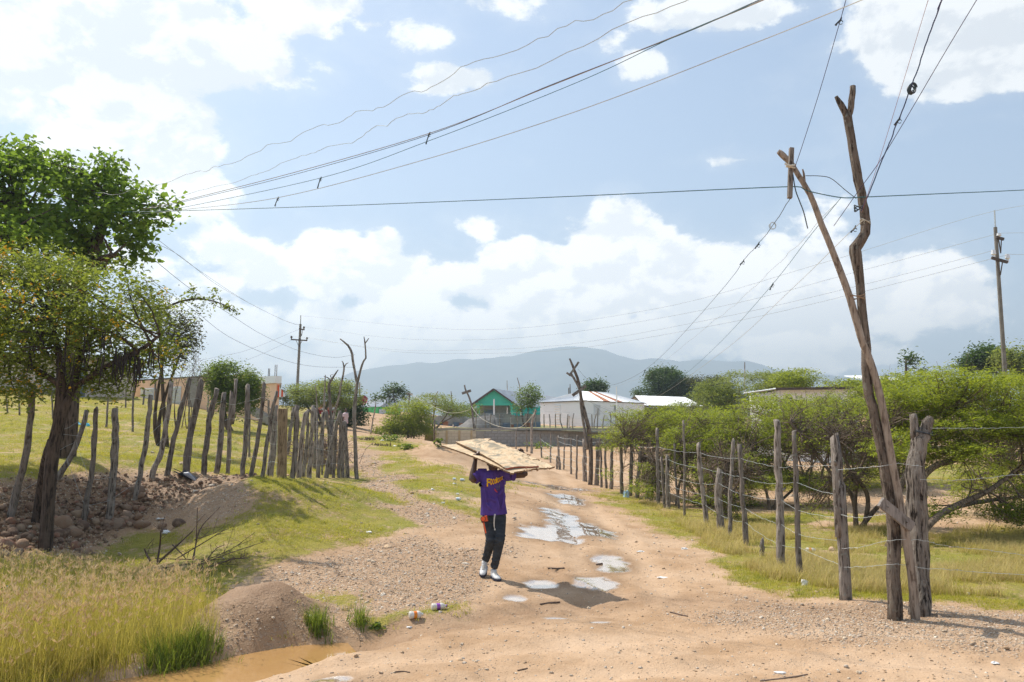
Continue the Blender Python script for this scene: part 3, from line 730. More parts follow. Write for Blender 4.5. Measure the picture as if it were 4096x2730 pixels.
# right fence, from the big poles back along the road
RIGHT = [((3336, 1744), (3382, 2400), 38, 0, [(3350, 1900), (3358, 2150)]), ((3177, 1725), (3200, 2315), 20, 0, [(3186, 1990)]), ((3107, 1683), (3124, 2272), 29, 0, [(3118, 1950)]),
         ((2957, 1778), (2985, 2182), 20, 0, [(2968, 1960)]), ((2934, 1765), (2921, 2152), 15, 0, [(2922, 1960)]), ((2880, 1878), (2884, 2127), 28, 0, [(2872, 2000)]), ((2794, 1772), (2826, 2100), 17, 0, [(2803, 1900)]),
         ((2732, 1683), (2738, 2065), 10, 0, [(2738, 1850)]), ((2698, 1777), (2717, 2036), 10, 0, [(2702, 1900)]), ((2670, 1829), (2673, 2037), 18, 0), ((2646, 1828), (2658, 2032), 10, 0), ((2630, 1715), (2634, 2023), 13, 0, [(2630, 1860)]),
         ((2614, 1833), (2604, 2005), 12, 0), ((2597, 1812), (2589, 1997), 14, 0), ((2563, 1807), (2548, 1993), 15, 0), ((2527, 1752), (2521, 1985), 14, 0), ((2482, 1739), (2487, 1976), 13, 0, [(2486, 1860)]),
         ((2495, 1743), (2502, 1850), 9, 6.0), ((2448, 1760), (2444, 1958), 14, 0), ((2422, 1735), (2426, 1954), 10, 0, [(2422, 1850)]), ((2403, 1743), (2406, 1951), 9, 0), ((2392, 1750), (2386, 1942), 18, 0),
         ((2336, 1760), (2340, 1926), 17, 0), ((2309, 1743), (2306, 1917), 8, 0), ((2283, 1756), (2285, 1898), 8, 0), ((2259, 1743), (2255, 1879), 6, 0), ((2231, 1745), (2239, 1879), 8, 0), ((2228, 1826), (2227, 1878), 8, 0),
         ((2203, 1735), (2202, 1852), 6, 0), ((2161, 1738), (2167, 1832), 7, 0), ((2144, 1640), (2126, 1815), 9, 0, [(2128, 1700)]), ((2106, 1715), (2108, 1808), 6, 0), ((2065, 1718), (2064, 1800), 5, 0), ((1992, 1712), (1992, 1780), 5, 0), ((1996, 1712), (2024, 1785), 6, 0), ((1967, 1712), (1968, 1770), 8, 0)]
FR, FRL = fence('stake_fence', 'crooked wooden posts and barbed wire running back along the right road verge', RIGHT, (.40, .66, .98, 1.3, 1.58), lambda i: 'post_pale' if i in (2, 5, 6, 7, 22, 25, 30) else 'post', wires={0, 1, 2, 3, 5, 6, 9, 11, 13, 15, 16, 18, 20, 22, 24, 26, 29}, barb=True, seed=2)
fence('stump_post', 'short broken stake stub in the grass beside the pale posts', [((3049, 2165), (3048, 2224), 18)], (), 'post', seed=5, cat='post')

# fence of thin stakes on the terrace before the white house, and stakes in the meadow
def rowposts(lst): return lst
TERR = [(2176, 1657), (2197, 1657), (2222, 1655), (2241, 1657), (2272, 1658), (2296, 1654), (2328, 1665), (2367, 1658), (2386, 1655), (2392, 1634), (2417, 1664), (2440, 1648), (2461, 1655), (2482, 1658), (2500, 1672), (2512, 1640)]
# ------------------------------------------------------------------ trees
def leaves(C, size, asp, flat, rg, droop=0.0, fold=.25, along=None):
    """C: leaf centres. Two folded triangles per leaf, random heading, normals biased upward by flat"""
    n = len(C); a = rg.random(n) * 2 * np.pi
    up = rg.normal(size=(n, 3)); up[:, 2] = np.abs(up[:, 2]) + flat; up /= np.linalg.norm(up, axis=1)[:, None]
    d = np.c_[np.cos(a), np.sin(a), rg.normal(size=n) * .35 - droop]
    if along is not None: d = d * .55 + along
    d -= up * (d * up).sum(1)[:, None]; d /= np.linalg.norm(d, axis=1)[:, None] + 1e-9
    s = np.cross(d, up); L = size * rg.uniform(.5, 1.35, n)[:, None]; Wd = L * asp
    b = C - d * L * .5; t = C + d * L * .5; l = C + s * Wd * .5 + up * Wd * fold; r = C - s * Wd * .5 + up * Wd * fold
    V = np.stack([b, r, t, l], 1).reshape(-1, 3); i = np.arange(n) * 4
    F = np.concatenate([np.c_[i, i + 1, i + 2], np.c_[i, i + 2, i + 3]]); return V, F
def crown_mesh(name, C, size, asp, flat, rg, mat, parent, droop=0, kind=None, tint=None, fold=.25, along=None):
    V, F = leaves(C, size, asp, flat, rg, droop, fold, along); me = fmesh(name, V, F)
    t = np.clip((rg.random(len(C)) if tint is None else tint), 0, 1); attr(me, 'tint', np.repeat(t, 4))
    return obj(name, me, mat, parent) if kind is None else tag(obj(name, me, mat, parent), kind=kind)
def limb(g, a, b, r0, r1, rg, bow=.12, k=6, n=7, lift=.0):
    a = np.array(a, float); b = np.array(b, float); L = np.linalg.norm(b - a); t = np.linspace(0, 1, n)[:, None]
    off = rg.normal(size=3) * bow * L; off[2] = abs(off[2]) * .5 + lift * L
    P = a * (1 - t) + b * t + off * np.sin(np.pi * t) * .6 + (rg.random((n, 3)) - .5) * L * .03 * np.sin(np.pi * t)
    g.tube(P, np.linspace(r0, r1, n), k, .15); return P
def px_blob(px, py, Y, rx, ry, rd): return (at(px, py, Y), np.array((rx * Y / FPX, rd, ry * Y / FPX)))
def fill(blobs, n, rg, shell=.55, top=0.0):
    """points in ellipsoids, denser towards the shell, shared out by size"""
    w = np.array([b[1].prod() ** .67 for b in blobs]); w = w / w.sum(); out = []
    for b, k in zip(blobs, rg.multinomial(n, w)):
        d = rg.normal(size=(k, 3)); d /= np.linalg.norm(d, axis=1)[:, None]
        if top: d[:, 2] = np.where(rg.random(k) < top, np.abs(d[:, 2]), d[:, 2])
        r = np.where(rg.random(k) < shell, rg.uniform(.75, 1.02, k), rg.random(k) ** (1 / 3.0))
        out.append(b[0] + d * r[:, None] * b[1])
    return np.concatenate(out)
def tree(name, label, foot, stems, blobs, nclump, per, crad, leaf, mats, rg, limbs=30, limb_r=.03, flat=.8, asp=.5, shell=.55, clump_flat=1.0, droop=0., group=None, k=7, wob=.18, top=0., cat='tree', keep=None, fold=.25, twigs=0, ground=True, tone=.5, spray=0, bare=0):
    """foot: ground point; stems: list of (path xyz, radii); clumps of leaves fill the blobs, limbs reach into them"""
    t = thing(name, label, cat, foot, group); g = Geo(); ends = []
    for (P, r) in stems:
        Q = spline(np.c_[np.array(P), np.interp(np.linspace(0, 1, len(P)), np.linspace(0, 1, len(r)), r)], 6 + 3 * len(P))
        g.tube(Q[:, :3], Q[:, 3], k, wob); ends += [Q[int(len(Q) * f)] for f in (.62, .8, .9)] + [Q[-1]] * 2
    C = fill(blobs, nclump, rg, shell, top); stray = rg.random(len(C)) < .07; C[stray] += (C[stray] - np.mean([b[0] for b in blobs], 0)) * .10 * rg.random(stray.sum())[:, None] + (0, 0, .12)
    if keep is not None: C = C[keep(C)]
    ends = np.array(ends)
    for c in C[rg.permutation(len(C))[:limbs]]:
        e = ends[np.argmin(np.linalg.norm(ends[:, :3] - c, axis=1) + rg.random(len(ends)) * .3)]
        P = limb(g, e[:3], c, min(e[3] * .8, limb_r), .006, rg, .14, 5)
        for q in range(twigs):
            s = P[rg.integers(2, 6)]; limb(g, s, s + rg.normal(size=3) * crad * 1.6, limb_r * .3, .003, rg, .1, 3, 4)
    if bare:        # dead, leafless branches reaching out of the crown
        for c in fill(blobs, bare, rg, .9, top):
            e = ends[np.argmin(np.linalg.norm(ends[:, :3] - c, axis=1) + rg.random(len(ends)) * .6)]; P = limb(g, e[:3], c, .014, .004, rg, .16, 5)
            for q in range(5): s = P[rg.integers(2, 7)]; limb(g, s, s + rg.normal(size=3) * .28, .005, .002, rg, .1, 3, 4)
    obj('trunk', g, mats[1], t, True)
    n = (rg.poisson(per, len(C)) + 1); ci = np.repeat(np.arange(len(C)), n)
    off = rg.normal(size=(len(ci), 3)) * crad; off[:, 2] *= clump_flat
    al = None
    if spray:       # feathery sprays: leaflets strung along short, nearly level twigs
        cen = np.mean([b[0] for b in blobs], 0); d = (C - cen) * (1, 1, .5); d /= np.linalg.norm(d, axis=1)[:, None] + 1e-6; d = d * .55 + rg.normal(size=d.shape) * .6; d[:, 2] = d[:, 2] * .45 + rg.normal(size=len(d)) * .12; d /= np.linalg.norm(d, axis=1)[:, None]
        u = rg.uniform(-.5, .5, len(ci)) * spray; off = off * np.array((.30, .30, .42)) + d[ci] * u[:, None]; off[:, 2] -= u * u * .35; al = d[ci] * .5
    Pn = C[ci] + off
    if ground: Pn[:, 2] = np.maximum(Pn[:, 2], foot[2] + .05)
    ct = rg.random(len(C)); tint = ct[ci] * tone + rg.random(len(ci)) * (1 - tone)
    crown_mesh('crown', Pn, leaf, asp, flat, rg, mats[0], t, droop, tint=tint, fold=fold, along=al)
    return t, C, Pn
def gaps(th, f=.9, fz=2.2, seed=0):
    # leaves stand in drifts with open air between them
    return lambda C: (.5 * vnoise(C[:, 0] * f + C[:, 2] * .6, C[:, 2] * fz + C[:, 1] * .35, seed) + .5 * vnoise(C[:, 1] * f + 9, C[:, 2] * fz - C[:, 0] * .5, seed + 5)) > th
def V3(*a): return np.array(a, float)
M['leaf_broad'] = leafm('broad_leaf', (.05, .11, .015), (.17, .25, .036), (.32, .48, .05), .45, .42)
M['leaf_senna'] = leafm('senna_leaf', (.07, .12, .015), (.20, .25, .034), (.36, .42, .05), .43)
M['leaf_acacia'] = leafm('acacia_leaf', (.065, .10, .012), (.225, .265, .027), (.48, .55, .045), .45)
M['leaf_acacia2'] = leafm('acacia_leaf_pale', (.085, .12, .025), (.19, .235, .05), (.40, .46, .08), .42)
M['leaf_dark'] = leafm('dark_leaf', (.022, .050, .012), (.060, .105, .022), (.13, .22, .03), .35)
M['leaf_purple'] = leafm('dull_leaf', (.035, .045, .018), (.085, .085, .035), (.14, .15, .04), .35)
M['leaf_mid'] = leafm('mid_leaf', (.045, .085, .014), (.12, .18, .028), (.28, .38, .04), .4)
M['petal'] = plain('orange_petal', (.85, .48, .015), (.88, .60, .03), 20, .6)
M['pod'] = plain('black_pod', (.018, .013, .012), (.03, .02, .016), 8, .6)

# --- big broad-leaved tree at the left edge, trunk seen slanting through its crown
rg = np.random.default_rng(11); Y = 17.5
ft = G(250, 2020); ft = np.array([at(250, 2000, Y)[0], Y, 0.]); ft[2] = gz(ft[0], ft[1])
stems = [([ft - V3(0, 0, .2), at(285, 1500, Y), at(310, 1150, Y), at(370, 1000, Y), at(415, 870, Y), at(425, 780, Y)], [.20, .17, .15, .13, .11, .06]),
         ([at(300, 1250, Y), at(180, 1000, Y + .3), at(60, 800, Y + .4)], [.1, .08, .04]), ([at(310, 1160, Y), at(120, 1050, Y - .8), at(-60, 900, Y - 1)], [.08, .06, .03]), ([at(330, 1080, Y), at(410, 1035, Y - .2), at(455, 1020, Y - .3)], [.08, .07, .05])]
bl = [px_blob(90, 770, Y, 250, 180, 1.3), px_blob(-120, 830, Y, 200, 240, 1.5), px_blob(230, 850, Y - .4, 190, 150, 1.0), px_blob(150, 990, Y - .6, 240, 140, 1.1), px_blob(425, 740, Y, 75, 100, .6), px_blob(480, 890, Y, 125, 130, .8),
      px_blob(450, 990, Y, 130, 80, .8), px_blob(0, 660, Y, 130, 60, .6), px_blob(95, 640, Y, 70, 60, .5), px_blob(260, 690, Y, 70, 50, .5), px_blob(590, 810, Y, 75, 50, .4), px_blob(650, 855, Y, 45, 34, .3), px_blob(540, 1000, Y, 75, 70, .5), px_blob(330, 1030, Y, 110, 90, .8)]
BIG, _, _ = tree('broadleaf_tree', 'tall broad-leaved tree with a dark slanting trunk at the left edge', ft, stems, bl, 620, 24, .15, .14, (M['leaf_broad'], M['trunk']), rg, 90, .035, .55, .70, .5, .8, .5, keep=gaps(.40, 1.9, 1.9, 8))

# --- yellow-flowered tree in front of it
rg = np.random.default_rng(12)
f1 = G(183, 2195); Y = f1[1]; f2 = np.array([at(140, 2100, Y + .9)[0], Y + .9, 0]); f2[2] = gz(f2[0], f2[1])
sc_ = Y / FPX
stems = [([f1 - V3(0, 0, .2), at(192, 2050, Y), at(206, 1850, Y), at(222, 1750, Y), at(250, 1640, Y), at(282, 1560, Y + .1), at(330, 1400, Y + .2)], [.115, .10, .105, .10, .085, .07, .04]),
         ([at(226, 1740, Y), at(236, 1640, Y), at(243, 1540, Y), at(235, 1420, Y), at(200, 1280, Y)], [.08, .085, .075, .06, .04]),
         ([f2 - V3(0, 0, .2), at(160, 2020, Y + .8), at(187, 1850, Y + .5), at(212, 1770, Y + .15)], [.09, .09, .085, .08]),
         ([at(282, 1560, Y + .1), at(420, 1470, Y), at(560, 1400, Y), at(640, 1340, Y)], [.05, .04, .035, .02]), ([at(243, 1540, Y), at(90, 1450, Y), at(-60, 1400, Y)], [.05, .04, .02])]
bl = [px_blob(150, 1230, Y, 280, 160, 1.3), px_blob(420, 1200, Y, 190, 120, 1.1), px_blob(-80, 1250, Y, 220, 220, 1.4), px_blob(500, 1330, Y, 170, 150, 1.1), px_blob(280, 1400, Y - .3, 260, 140, 1.2), px_blob(60, 1450, Y - .2, 170, 140, 1.1),
      px_blob(620, 1420, Y, 80, 90, .7), px_blob(430, 1500, Y, 120, 70, .8), px_blob(330, 1560, Y, 90, 70, .6), px_blob(250, 1120, Y, 160, 50, .8), px_blob(30, 1560, Y - .3, 70, 60, .5), px_blob(380, 1630, Y - .4, 40, 60, .3), px_blob(-40, 1100, Y, 150, 60, .8), px_blob(140, 1080, Y + .6, 200, 60, .9)]
YEL, C, Pn = tree('flowering_tree', 'yellow-flowered tree with feathery leaves and hanging black pods at the left fence', f1, stems, bl, 900, 40, .15, .08, (M['leaf_senna'], M['trunk']), rg, 110, .025, .5, .42, .5, .75, .1, twigs=1, keep=gaps(.455, 1.35, 1.5, 4))
fk = rg.random(len(C)) ** 3.2; dn = np.argmin(((Pn[:, None, :] - C[None, ::6, :]) ** 2).sum(-1), 1); fl = Pn[rg.random(len(Pn)) < .13 * fk[::6][dn]] + V3(0, -.06, .02); fl = np.repeat(fl, 4, 0) + rg.normal(size=(len(fl) * 4, 3)) * .022
crown_mesh('flowers', fl, .042, .8, .6, rg, M['petal'], YEL, kind='stuff')
g = Geo(); pods = [(460, 1420), (480, 1440), (472, 1400), (558, 1440), (552, 1420), (545, 1460), (250, 1420), (410, 1430), (300, 1450), (500, 1410), (270, 1330), (170, 1330), (120, 1350), (350, 1340), (610, 1390), (430, 1320)]
for (px, py) in pods:
    for j in range(5):
        p = at(px + rg.normal() * 9, py + rg.normal() * 14, Y - .5 + rg.normal() * .2); L = rg.uniform(.22, .5)
        g.tube([p, p + (rg.normal() * .02, 0, -L * .5), p + (rg.normal() * .04, 0, -L)], [.008, .010, .004], 4)
tag(obj('pods', g, M['pod'], YEL), kind='stuff')
# long sprig reaching out to the right of it
rg = np.random.default_rng(13)
S = [at(*p) for p in ((600, 1270, Y + 1), (700, 1215, Y + 1), (770, 1198, Y + 1), (830, 1200, Y + 1), (900, 1222, Y + 1), (938, 1248, Y + 1))]
sp = spline(np.array(S), 22); obj('branch', Geo().tube(sp, np.linspace(.022, .006, 22), 6, .1), M['trunk'], YEL, True)
LC = np.concatenate([sp[5:], np.array([at(*p) for p in ((770, 1160, Y + 1), (765, 1175, Y + 1), (778, 1150, Y + 1), (850, 1175, Y + 1), (862, 1172, Y + 1), (840, 1245, Y + 1), (810, 1232, Y + 1), (785, 1225, Y + 1), (765, 1245, Y + 1), (770, 1262, Y + 1))])])
LC = np.repeat(LC, 12, 0) + rg.normal(size=(len(LC) * 12, 3)) * (.05, .04, .045)
crown_mesh('leaf_sprig', LC, .075, .38, .3, rg, M['leaf_senna'], YEL, .2, kind='stuff')

def gtree(name, label, px, py, Y, H, blobs, n, per, crad, leaf, mats, seed, **kw):
    """a tree standing at depth Y under pixel column px; stems rise to the blobs"""
    rg = np.random.default_rng(seed); x = at(px, py, Y)[0]; ft = V3(x, Y, gz(x, Y)); bl = [px_blob(*b) for b in blobs]
    n = int(n * 1.5) if 'keep' not in kw else n; kw.setdefault('keep', gaps(.36, .7, 1.2, seed)); ns = kw.pop('ns', 1); r0 = kw.pop('r0', .1); zf = kw.pop('zf', None)
    if zf is not None: ft[2] = zf
    st = []
    for i in range(ns):
        b = bl[i % len(bl)][0]; a = ft + V3(rg.normal() * .12, rg.normal() * .12, -.2) * (ns > 1) + V3(0, 0, -.15)
        e = b + rg.normal(size=3) * .2 * bl[i % len(bl)][1]; m1 = a * .62 + e * .38 + rg.normal(size=3) * .12 * np.linalg.norm(e - a) * .5
        st.append(([a, m1, e], [r0, r0 * .75, r0 * .35]))
    return tree(name, label, ft, st, bl, n, per, crad, leaf, mats, rg, **kw)
A1, A2, TP = M['leaf_acacia'], M['leaf_acacia2'], M['trunk_pale']
# dull dark tree right of the flowered one
gtree('tree', 'thin dark-leaved tree with see-through crown behind the yellow-flowered tree', 640, 1600, 24, 3, [(690, 1290, 24, 70, 90, .8), (720, 1360, 24, 60, 90, .7), (640, 1240, 24, 70, 50, .7), (760, 1330, 24, 40, 60, .5), (560, 1200, 24, 60, 50, .6), (690, 1430, 24, 60, 50, .5)], 170, 15, .13, .085, (M['leaf_purple'], M['trunk']), 21, ns=3, r0=.07, limbs=60, flat=.3, asp=.5, twigs=2)
gtree('shrub', 'nearly bare wispy shrub in front of the orange house', 735, 1690, 33, 2, [(760, 1440, 33, 50, 60, .6), (790, 1500, 33, 60, 40, .6), (720, 1520, 33, 50, 60, .5)], 70, 4, .15, .06, (M['leaf_mid'], M['twig']), 22, ns=6, r0=.02, limbs=60, limb_r=.012, twigs=3, cat='shrub')
gtree('tree', 'dense round green tree in front of the orange house', 925, 1700, 36, 3, [(930, 1520, 36, 100, 55, 1.3), (900, 1500, 36, 70, 40, 1.0), (990, 1570, 36, 55, 60, .9), (950, 1600, 36, 80, 55, 1.1), (880, 1560, 36, 40, 45, .7)], 330, 36, .17, .11, (M['leaf_mid'], M['trunk']), 23, r0=.14, limbs=20, shell=.7)
gtree('acacia_tree', 'flat-topped acacia behind the stake fence below the power pole', 1290, 1700, 52, 3, [(1280, 1560, 52, 120, 26, 2.2), (1200, 1590, 52, 80, 30, 1.8), (1340, 1545, 52, 70, 20, 1.5), (1380, 1590, 52, 60, 40, 1.3), (1290, 1605, 52, 110, 22, 2.0), (1180, 1615, 52, 50, 24, 1.2)], 420, 22, .28, .16, (A2, TP), 24, ns=4, r0=.12, limbs=40, clump_flat=.35, flat=1.2, asp=.35)
gtree('tree', 'narrow dark green tree behind the forked pole', 1390, 1720, 57, 3, [(1395, 1600, 57, 36, 60, .9), (1390, 1670, 57, 50, 45, .9), (1440, 1670, 57, 26, 50, .6)], 150, 28, .25, .17, (M['leaf_dark'], M['trunk']), 25, r0=.1, limbs=10, shell=.7)
gtree('bush', 'bright green spreading bush on the slope left of the block wall', 1640, 1752, 52, 2, [(1640, 1650, 52, 90, 40, 1.5), (1600, 1700, 52, 60, 40, 1.2), (1680, 1690, 52, 50, 50, 1.2), (1560, 1725, 52, 70, 18, 1.0), (1650, 1720, 52, 80, 30, 1.4), (1700, 1640, 52, 40, 26, .9)], 420, 24, .22, .15, (A1, TP), 26, ns=6, r0=.05, limbs=40, clump_flat=.5, flat=.9, asp=.35, cat='bush')
gtree('acacia_tree', 'olive acacia rising behind the bright bush', 1720, 1680, 66, 3, [(1730, 1610, 66, 90, 30, 1.6), (1650, 1620, 66, 60, 26, 1.4), (1800, 1640, 66, 70, 22, 1.4), (1850, 1655, 66, 50, 18, 1.0)], 260, 18, .28, .16, (A2, TP), 27, ns=4, r0=.08, limbs=40, clump_flat=.4, flat=1.0, asp=.35)
gtree('tree', 'small tree with clustered leaves right of the green house', 1590, 1700, 69, 3, [(1570, 1560, 69, 36, 18, .8), (1600, 1580, 69, 30, 22, .7), (1555, 1590, 69, 24, 20, .6), (1610, 1560, 69, 14, 12, .4), (1520, 1595, 69, 30, 12, .6)], 60, 16, .2, .2, (M['leaf_dark'], M['trunk']), 28, r0=.07, limbs=30)
gtree('tree', 'leafy young tree in front of the teal house wall', 2115, 1700, 70, 3, [(2115, 1590, 70, 50, 40, 1.1), (2090, 1630, 70, 40, 26, .9), (2150, 1610, 70, 36, 26, .9), (2125, 1660, 70, 44, 26, .9), (2120, 1560, 70, 26, 18, .6)], 130, 20, .2, .17, (M['leaf_mid'], M['trunk']), 29, ns=2, r0=.07, limbs=40, zf=3.3)
gtree('bush', 'low green bushes above the grey sheet fence', 1850, 1690, 77, 2, [(1850, 1645, 77, 70, 20, 1.3), (1790, 1635, 77, 40, 18, 1.0), (1900, 1655, 77, 30, 14, .8)], 130, 18, .25, .18, (M['leaf_mid'], M['trunk']), 30, ns=3, r0=.05, limbs=10, cat='bush')
# right background
for (lab, px, Y, bl, n, mt, sd) in (
    ('dense dark tree rising beyond the white house roof', 2660, 106, [(2660, 1530, 106, 85, 50, 2.8), (2720, 1565, 106, 110, 45, 2.8), (2600, 1575, 106, 70, 34, 2.2), (2650, 1505, 106, 60, 26, 1.6)], 620, 'leaf_dark', 31),
    ('rounded tree top just behind the white house roof ridge', 2378, 97, [(2378, 1548, 97, 44, 14, 1.2), (2378, 1560, 97, 50, 18, 1.3)], 90, 'leaf_dark', 32),
    ('dull green tree between the shed and the dark tree', 2770, 104, [(2790, 1560, 104, 100, 45, 2.4), (2860, 1590, 104, 80, 45, 2.2), (2870, 1540, 104, 60, 26, 1.6)], 420, 'leaf_purple', 33),
    ('dark round tree at the far right skyline', 3925, 62, [(3925, 1430, 62, 70, 30, 1.5), (3890, 1450, 62, 50, 26, 1.2), (3980, 1460, 62, 50, 24, 1.1)], 170, 'leaf_dark', 34),
    ('tree with feathery top at the right picture edge', 4070, 58, [(4060, 1440, 58, 70, 36, 1.4), (4110, 1480, 58, 80, 50, 1.6)], 190, 'leaf_acacia2', 35),
    ('small dark tree peeping over the acacias behind the split post', 3620, 62, [(3625, 1450, 62, 40, 18, .9), (3640, 1480, 62, 50, 25, 1.0)], 90, 'leaf_dark', 36)):
    gtree('tree', lab, px, 1700, Y, 4, bl, int(n * 1.3), 26, .3, .25, (M[mt], M['trunk']), sd, r0=.2, limbs=12, shell=.7, group='trees beyond the houses')
for (lab, px, Y, bl, n, sd) in (
    ('wide pale green acacia with the shed roof at its left', 2960, 60, [(2960, 1540, 60, 170, 50, 2.6), (2860, 1590, 60, 90, 40, 2.0), (3080, 1530, 60, 130, 40, 2.2), (2800, 1640, 60, 120, 40, 2.0), (3000, 1610, 60, 150, 60, 2.2)], 620, 41),
    ('yellow-green acacia behind the bare branching tree', 3250, 52, [(3200, 1520, 52, 110, 36, 2.0), (3330, 1540, 52, 110, 30, 2.0), (3420, 1560, 52, 90, 30, 1.8), (3140, 1650, 52, 90, 40, 1.6)], 400, 42)):
    gtree('acacia_tree', lab, px, 1750, Y, 4, bl, int(n * 1.7), 24, .26, .18, (A2 if sd == 41 else A1, TP), sd, ns=4, r0=.12, limbs=40, clump_flat=.4, flat=1.0, asp=.33, group='acacias on the right slope')
# right field acacias: wide low crowns on many leaning stems
def acacia(label, px, py, stems, bl, n, seed, per=25, crad=.16, leaf=.074, mat=A1, keep=None, dens=.0, limbs=150, r0=.05, twigs=6):
    rg = np.random.default_rng(seed); ft = G(px, py); Y = ft[1]; st = []
    for s in stems:
        P = [ft + V3(rg.normal() * .1, rg.normal() * .1, -.12)] + [at(q[0], q[1], Y + (q[2] if len(q) > 2 else 0)) for q in s]
        st.append((P, [r0, r0 * .85, r0 * .6, r0 * .35]))
    blobs = [px_blob(b[0], b[1] - 8, Y + b[2], b[3], b[4], b[5]) for b in bl]
    blobs += [px_blob(b[0] + rg.normal() * 40, b[1] + b[4] * .9 + 62, Y + b[2] * .6, b[3] * .75, b[4] * .75, b[5] * .85) for b in bl[::2]]
    blobs += [px_blob(b[0] + rg.normal() * 50, b[1] + b[4] * .8 + 135, Y + b[2] * .5, b[3] * .6, b[4] * .55, b[5] * .7) for b in bl[1::2]]
    return tree('acacia_tree', label, ft, st, blobs, int(n * 3.3), per, crad, leaf, (mat, TP), rg, limbs, .016, 1.3, .32, .45, .32, .0, 'acacias in the field behind the barbed wire', 6, .12, twigs=twigs, tone=.65, spray=.62, keep=keep or gaps(.495, 1.2, 2.4, seed), bare=90)
acacia('acacia leaning over the far end of the right fence', 2640, 1985, [[(2600, 1850), (2500, 1750, -.5)], [(2680, 1850, .5), (2720, 1720, 1)], [(2620, 1880, 1), (2560, 1700, 2)]],
       [(2560, 1690, 0, 170, 40, 1.6), (2480, 1740, 0, 110, 26, 1.2), (2660, 1670, .5, 150, 45, 1.8), (2600, 1760, 0, 160, 30, 1.5), (2560, 1820, -.3, 110, 18, 1.1), (2750, 1720, 1, 120, 60, 1.8), (2700, 1800, .5, 130, 34, 1.4)], 560, 51)
acacia('bushy acacia behind the tallest thin fence post', 2830, 2030, [[(2780, 1900), (2700, 1800)], [(2860, 1880, .5), (2900, 1760, 1)], [(2950, 1900), (3020, 1800)], [(2830, 1880, 1), (2800, 1700, 1.5)]],
       [(2860, 1700, .6, 170, 60, 1.5), (2760, 1770, 0, 120, 45, 1.2), (2960, 1740, 1, 140, 70, 1.6), (2880, 1840, 0, 170, 50, 1.4), (3010, 1850, .6, 110, 50, 1.2), (2790, 1880, -.2, 100, 36, .9)], 640, 52)
acacia('acacia behind the two straight grey posts', 3080, 2040, [[(3050, 1920), (2980, 1800)], [(3120, 1900, .5), (3180, 1780, 1)], [(3180, 1950, 1), (3280, 1820, 1.6)]],
       [(3080, 1660, 1.5, 170, 60, 1.6), (3180, 1740, 1, 150, 70, 1.5), (3060, 1800, .8, 130, 60, 1.2), (3230, 1830, 1.5, 110, 50, 1.2)], 480, 53, limbs=60)
acacia('thorny half-bare tree with pale branching trunks right of the thick crooked post', 3440, 2120, [[(3410, 1990), (3330, 1900), (3160, 1690)], [(3470, 1985), (3400, 1880), (3350, 1760)], [(3500, 2040), (3580, 1960), (3640, 1800, .5)], [(3420, 2010, .3), (3440, 1880, .5), (3500, 1750, .8)]],
       [(3330, 1760, 0, 160, 90, .9), (3480, 1720, .6, 140, 90, 1.0), (3230, 1690, .4, 110, 60, .7), (3420, 1850, .3, 120, 60, .8)], 150, 54, per=13, limbs=150, twigs=6, r0=.06)
acacia('broad bright acacia with long bare limbs right of the split post', 3560, 2190, [[(3760, 2060, .3), (3960, 1960, .8), (4090, 1860, 1.2)], [(3700, 1900, .6), (3850, 1830, 1), (3990, 1740, 1.4)], [(3680, 2100, .6), (3860, 2020, 1.4), (4150, 1980, 2)], [(3600, 1960, .8), (3700, 1780, 1.2), (3800, 1640, 1.6)], [(3590, 1900, 1.2), (3560, 1700, 1.6)]],
       [(3700, 1560, 1.6, 190, 75, 1.8), (3900, 1600, 1.8, 200, 90, 2.0), (4080, 1640, 1.6, 150, 130, 1.9), (3780, 1700, 1.5, 190, 80, 1.7), (3950, 1770, 1.4, 170, 80, 1.6), (4120, 1850, 1.4, 110, 90, 1.4), (3600, 1650, 1.8, 90, 80, 1.2), (3830, 1860, 1.6, 140, 50, 1.1), (4000, 1950, 2.0, 130, 30, 1.0)], 1250, 55, per=26, r0=.075, limbs=130)
acacia('acacia with dark thin stems standing in the shade at the right edge', 4010, 2085, [[(3960, 1990), (3920, 1900)], [(4020, 1980), (4060, 1900)], [(4060, 2000), (4110, 1940)], [(4000, 1960, .6), (3990, 1880, .8)]],
       [(4010, 1800, 1, 190, 110, 1.6), (4180, 1750, 1, 160, 140, 1.8), (3930, 1700, 1.4, 160, 90, 1.5), (4120, 1580, 1.4, 160, 80, 1.6)], 620, 56, limbs=60)
acacia('acacia crown behind the tall dark pole', 3420, 1945, [[(3400, 1800), (3350, 1680)], [(3450, 1800), (3520, 1660)], [(3500, 1820), (3640, 1700)]],
       [(3440, 1620, 1, 150, 60, 2.4), (3560, 1600, 1, 160, 70, 2.4), (3300, 1650, 1, 140, 50, 2.2), (3640, 1540, 1, 120, 45, 2.0), (3480, 1720, 1, 170, 60, 2.2)], 620, 57, per=22, leaf=.11, crad=.22)
acacia('low thicket acacia far down the right fence beside the sandy yard', 2960, 1925, [[(2940, 1850), (2880, 1760)], [(3000, 1840), (3060, 1740)]],
       [(2900, 1760, 1, 150, 50, 2.2), (3040, 1730, 1, 150, 60, 2.2), (2780, 1690, 1, 130, 40, 2.0)], 400, 58, per=22, leaf=.11, crad=.22)
acacia('acacia thicket that hides the low white house', 3250, 1965, [[(3200, 1850), (3150, 1720)], [(3300, 1850), (3360, 1700)], [(3250, 1800), (3260, 1650)]],
       [(3180, 1655, 1, 140, 55, 2.2), (3330, 1645, 1, 140, 50, 2.2), (3060, 1640, 1.5, 130, 50, 2.2), (3250, 1760, 1, 190, 60, 2.4), (3420, 1750, 1, 150, 60, 2.2)], 560, 59, per=22, leaf=.11, crad=.22)
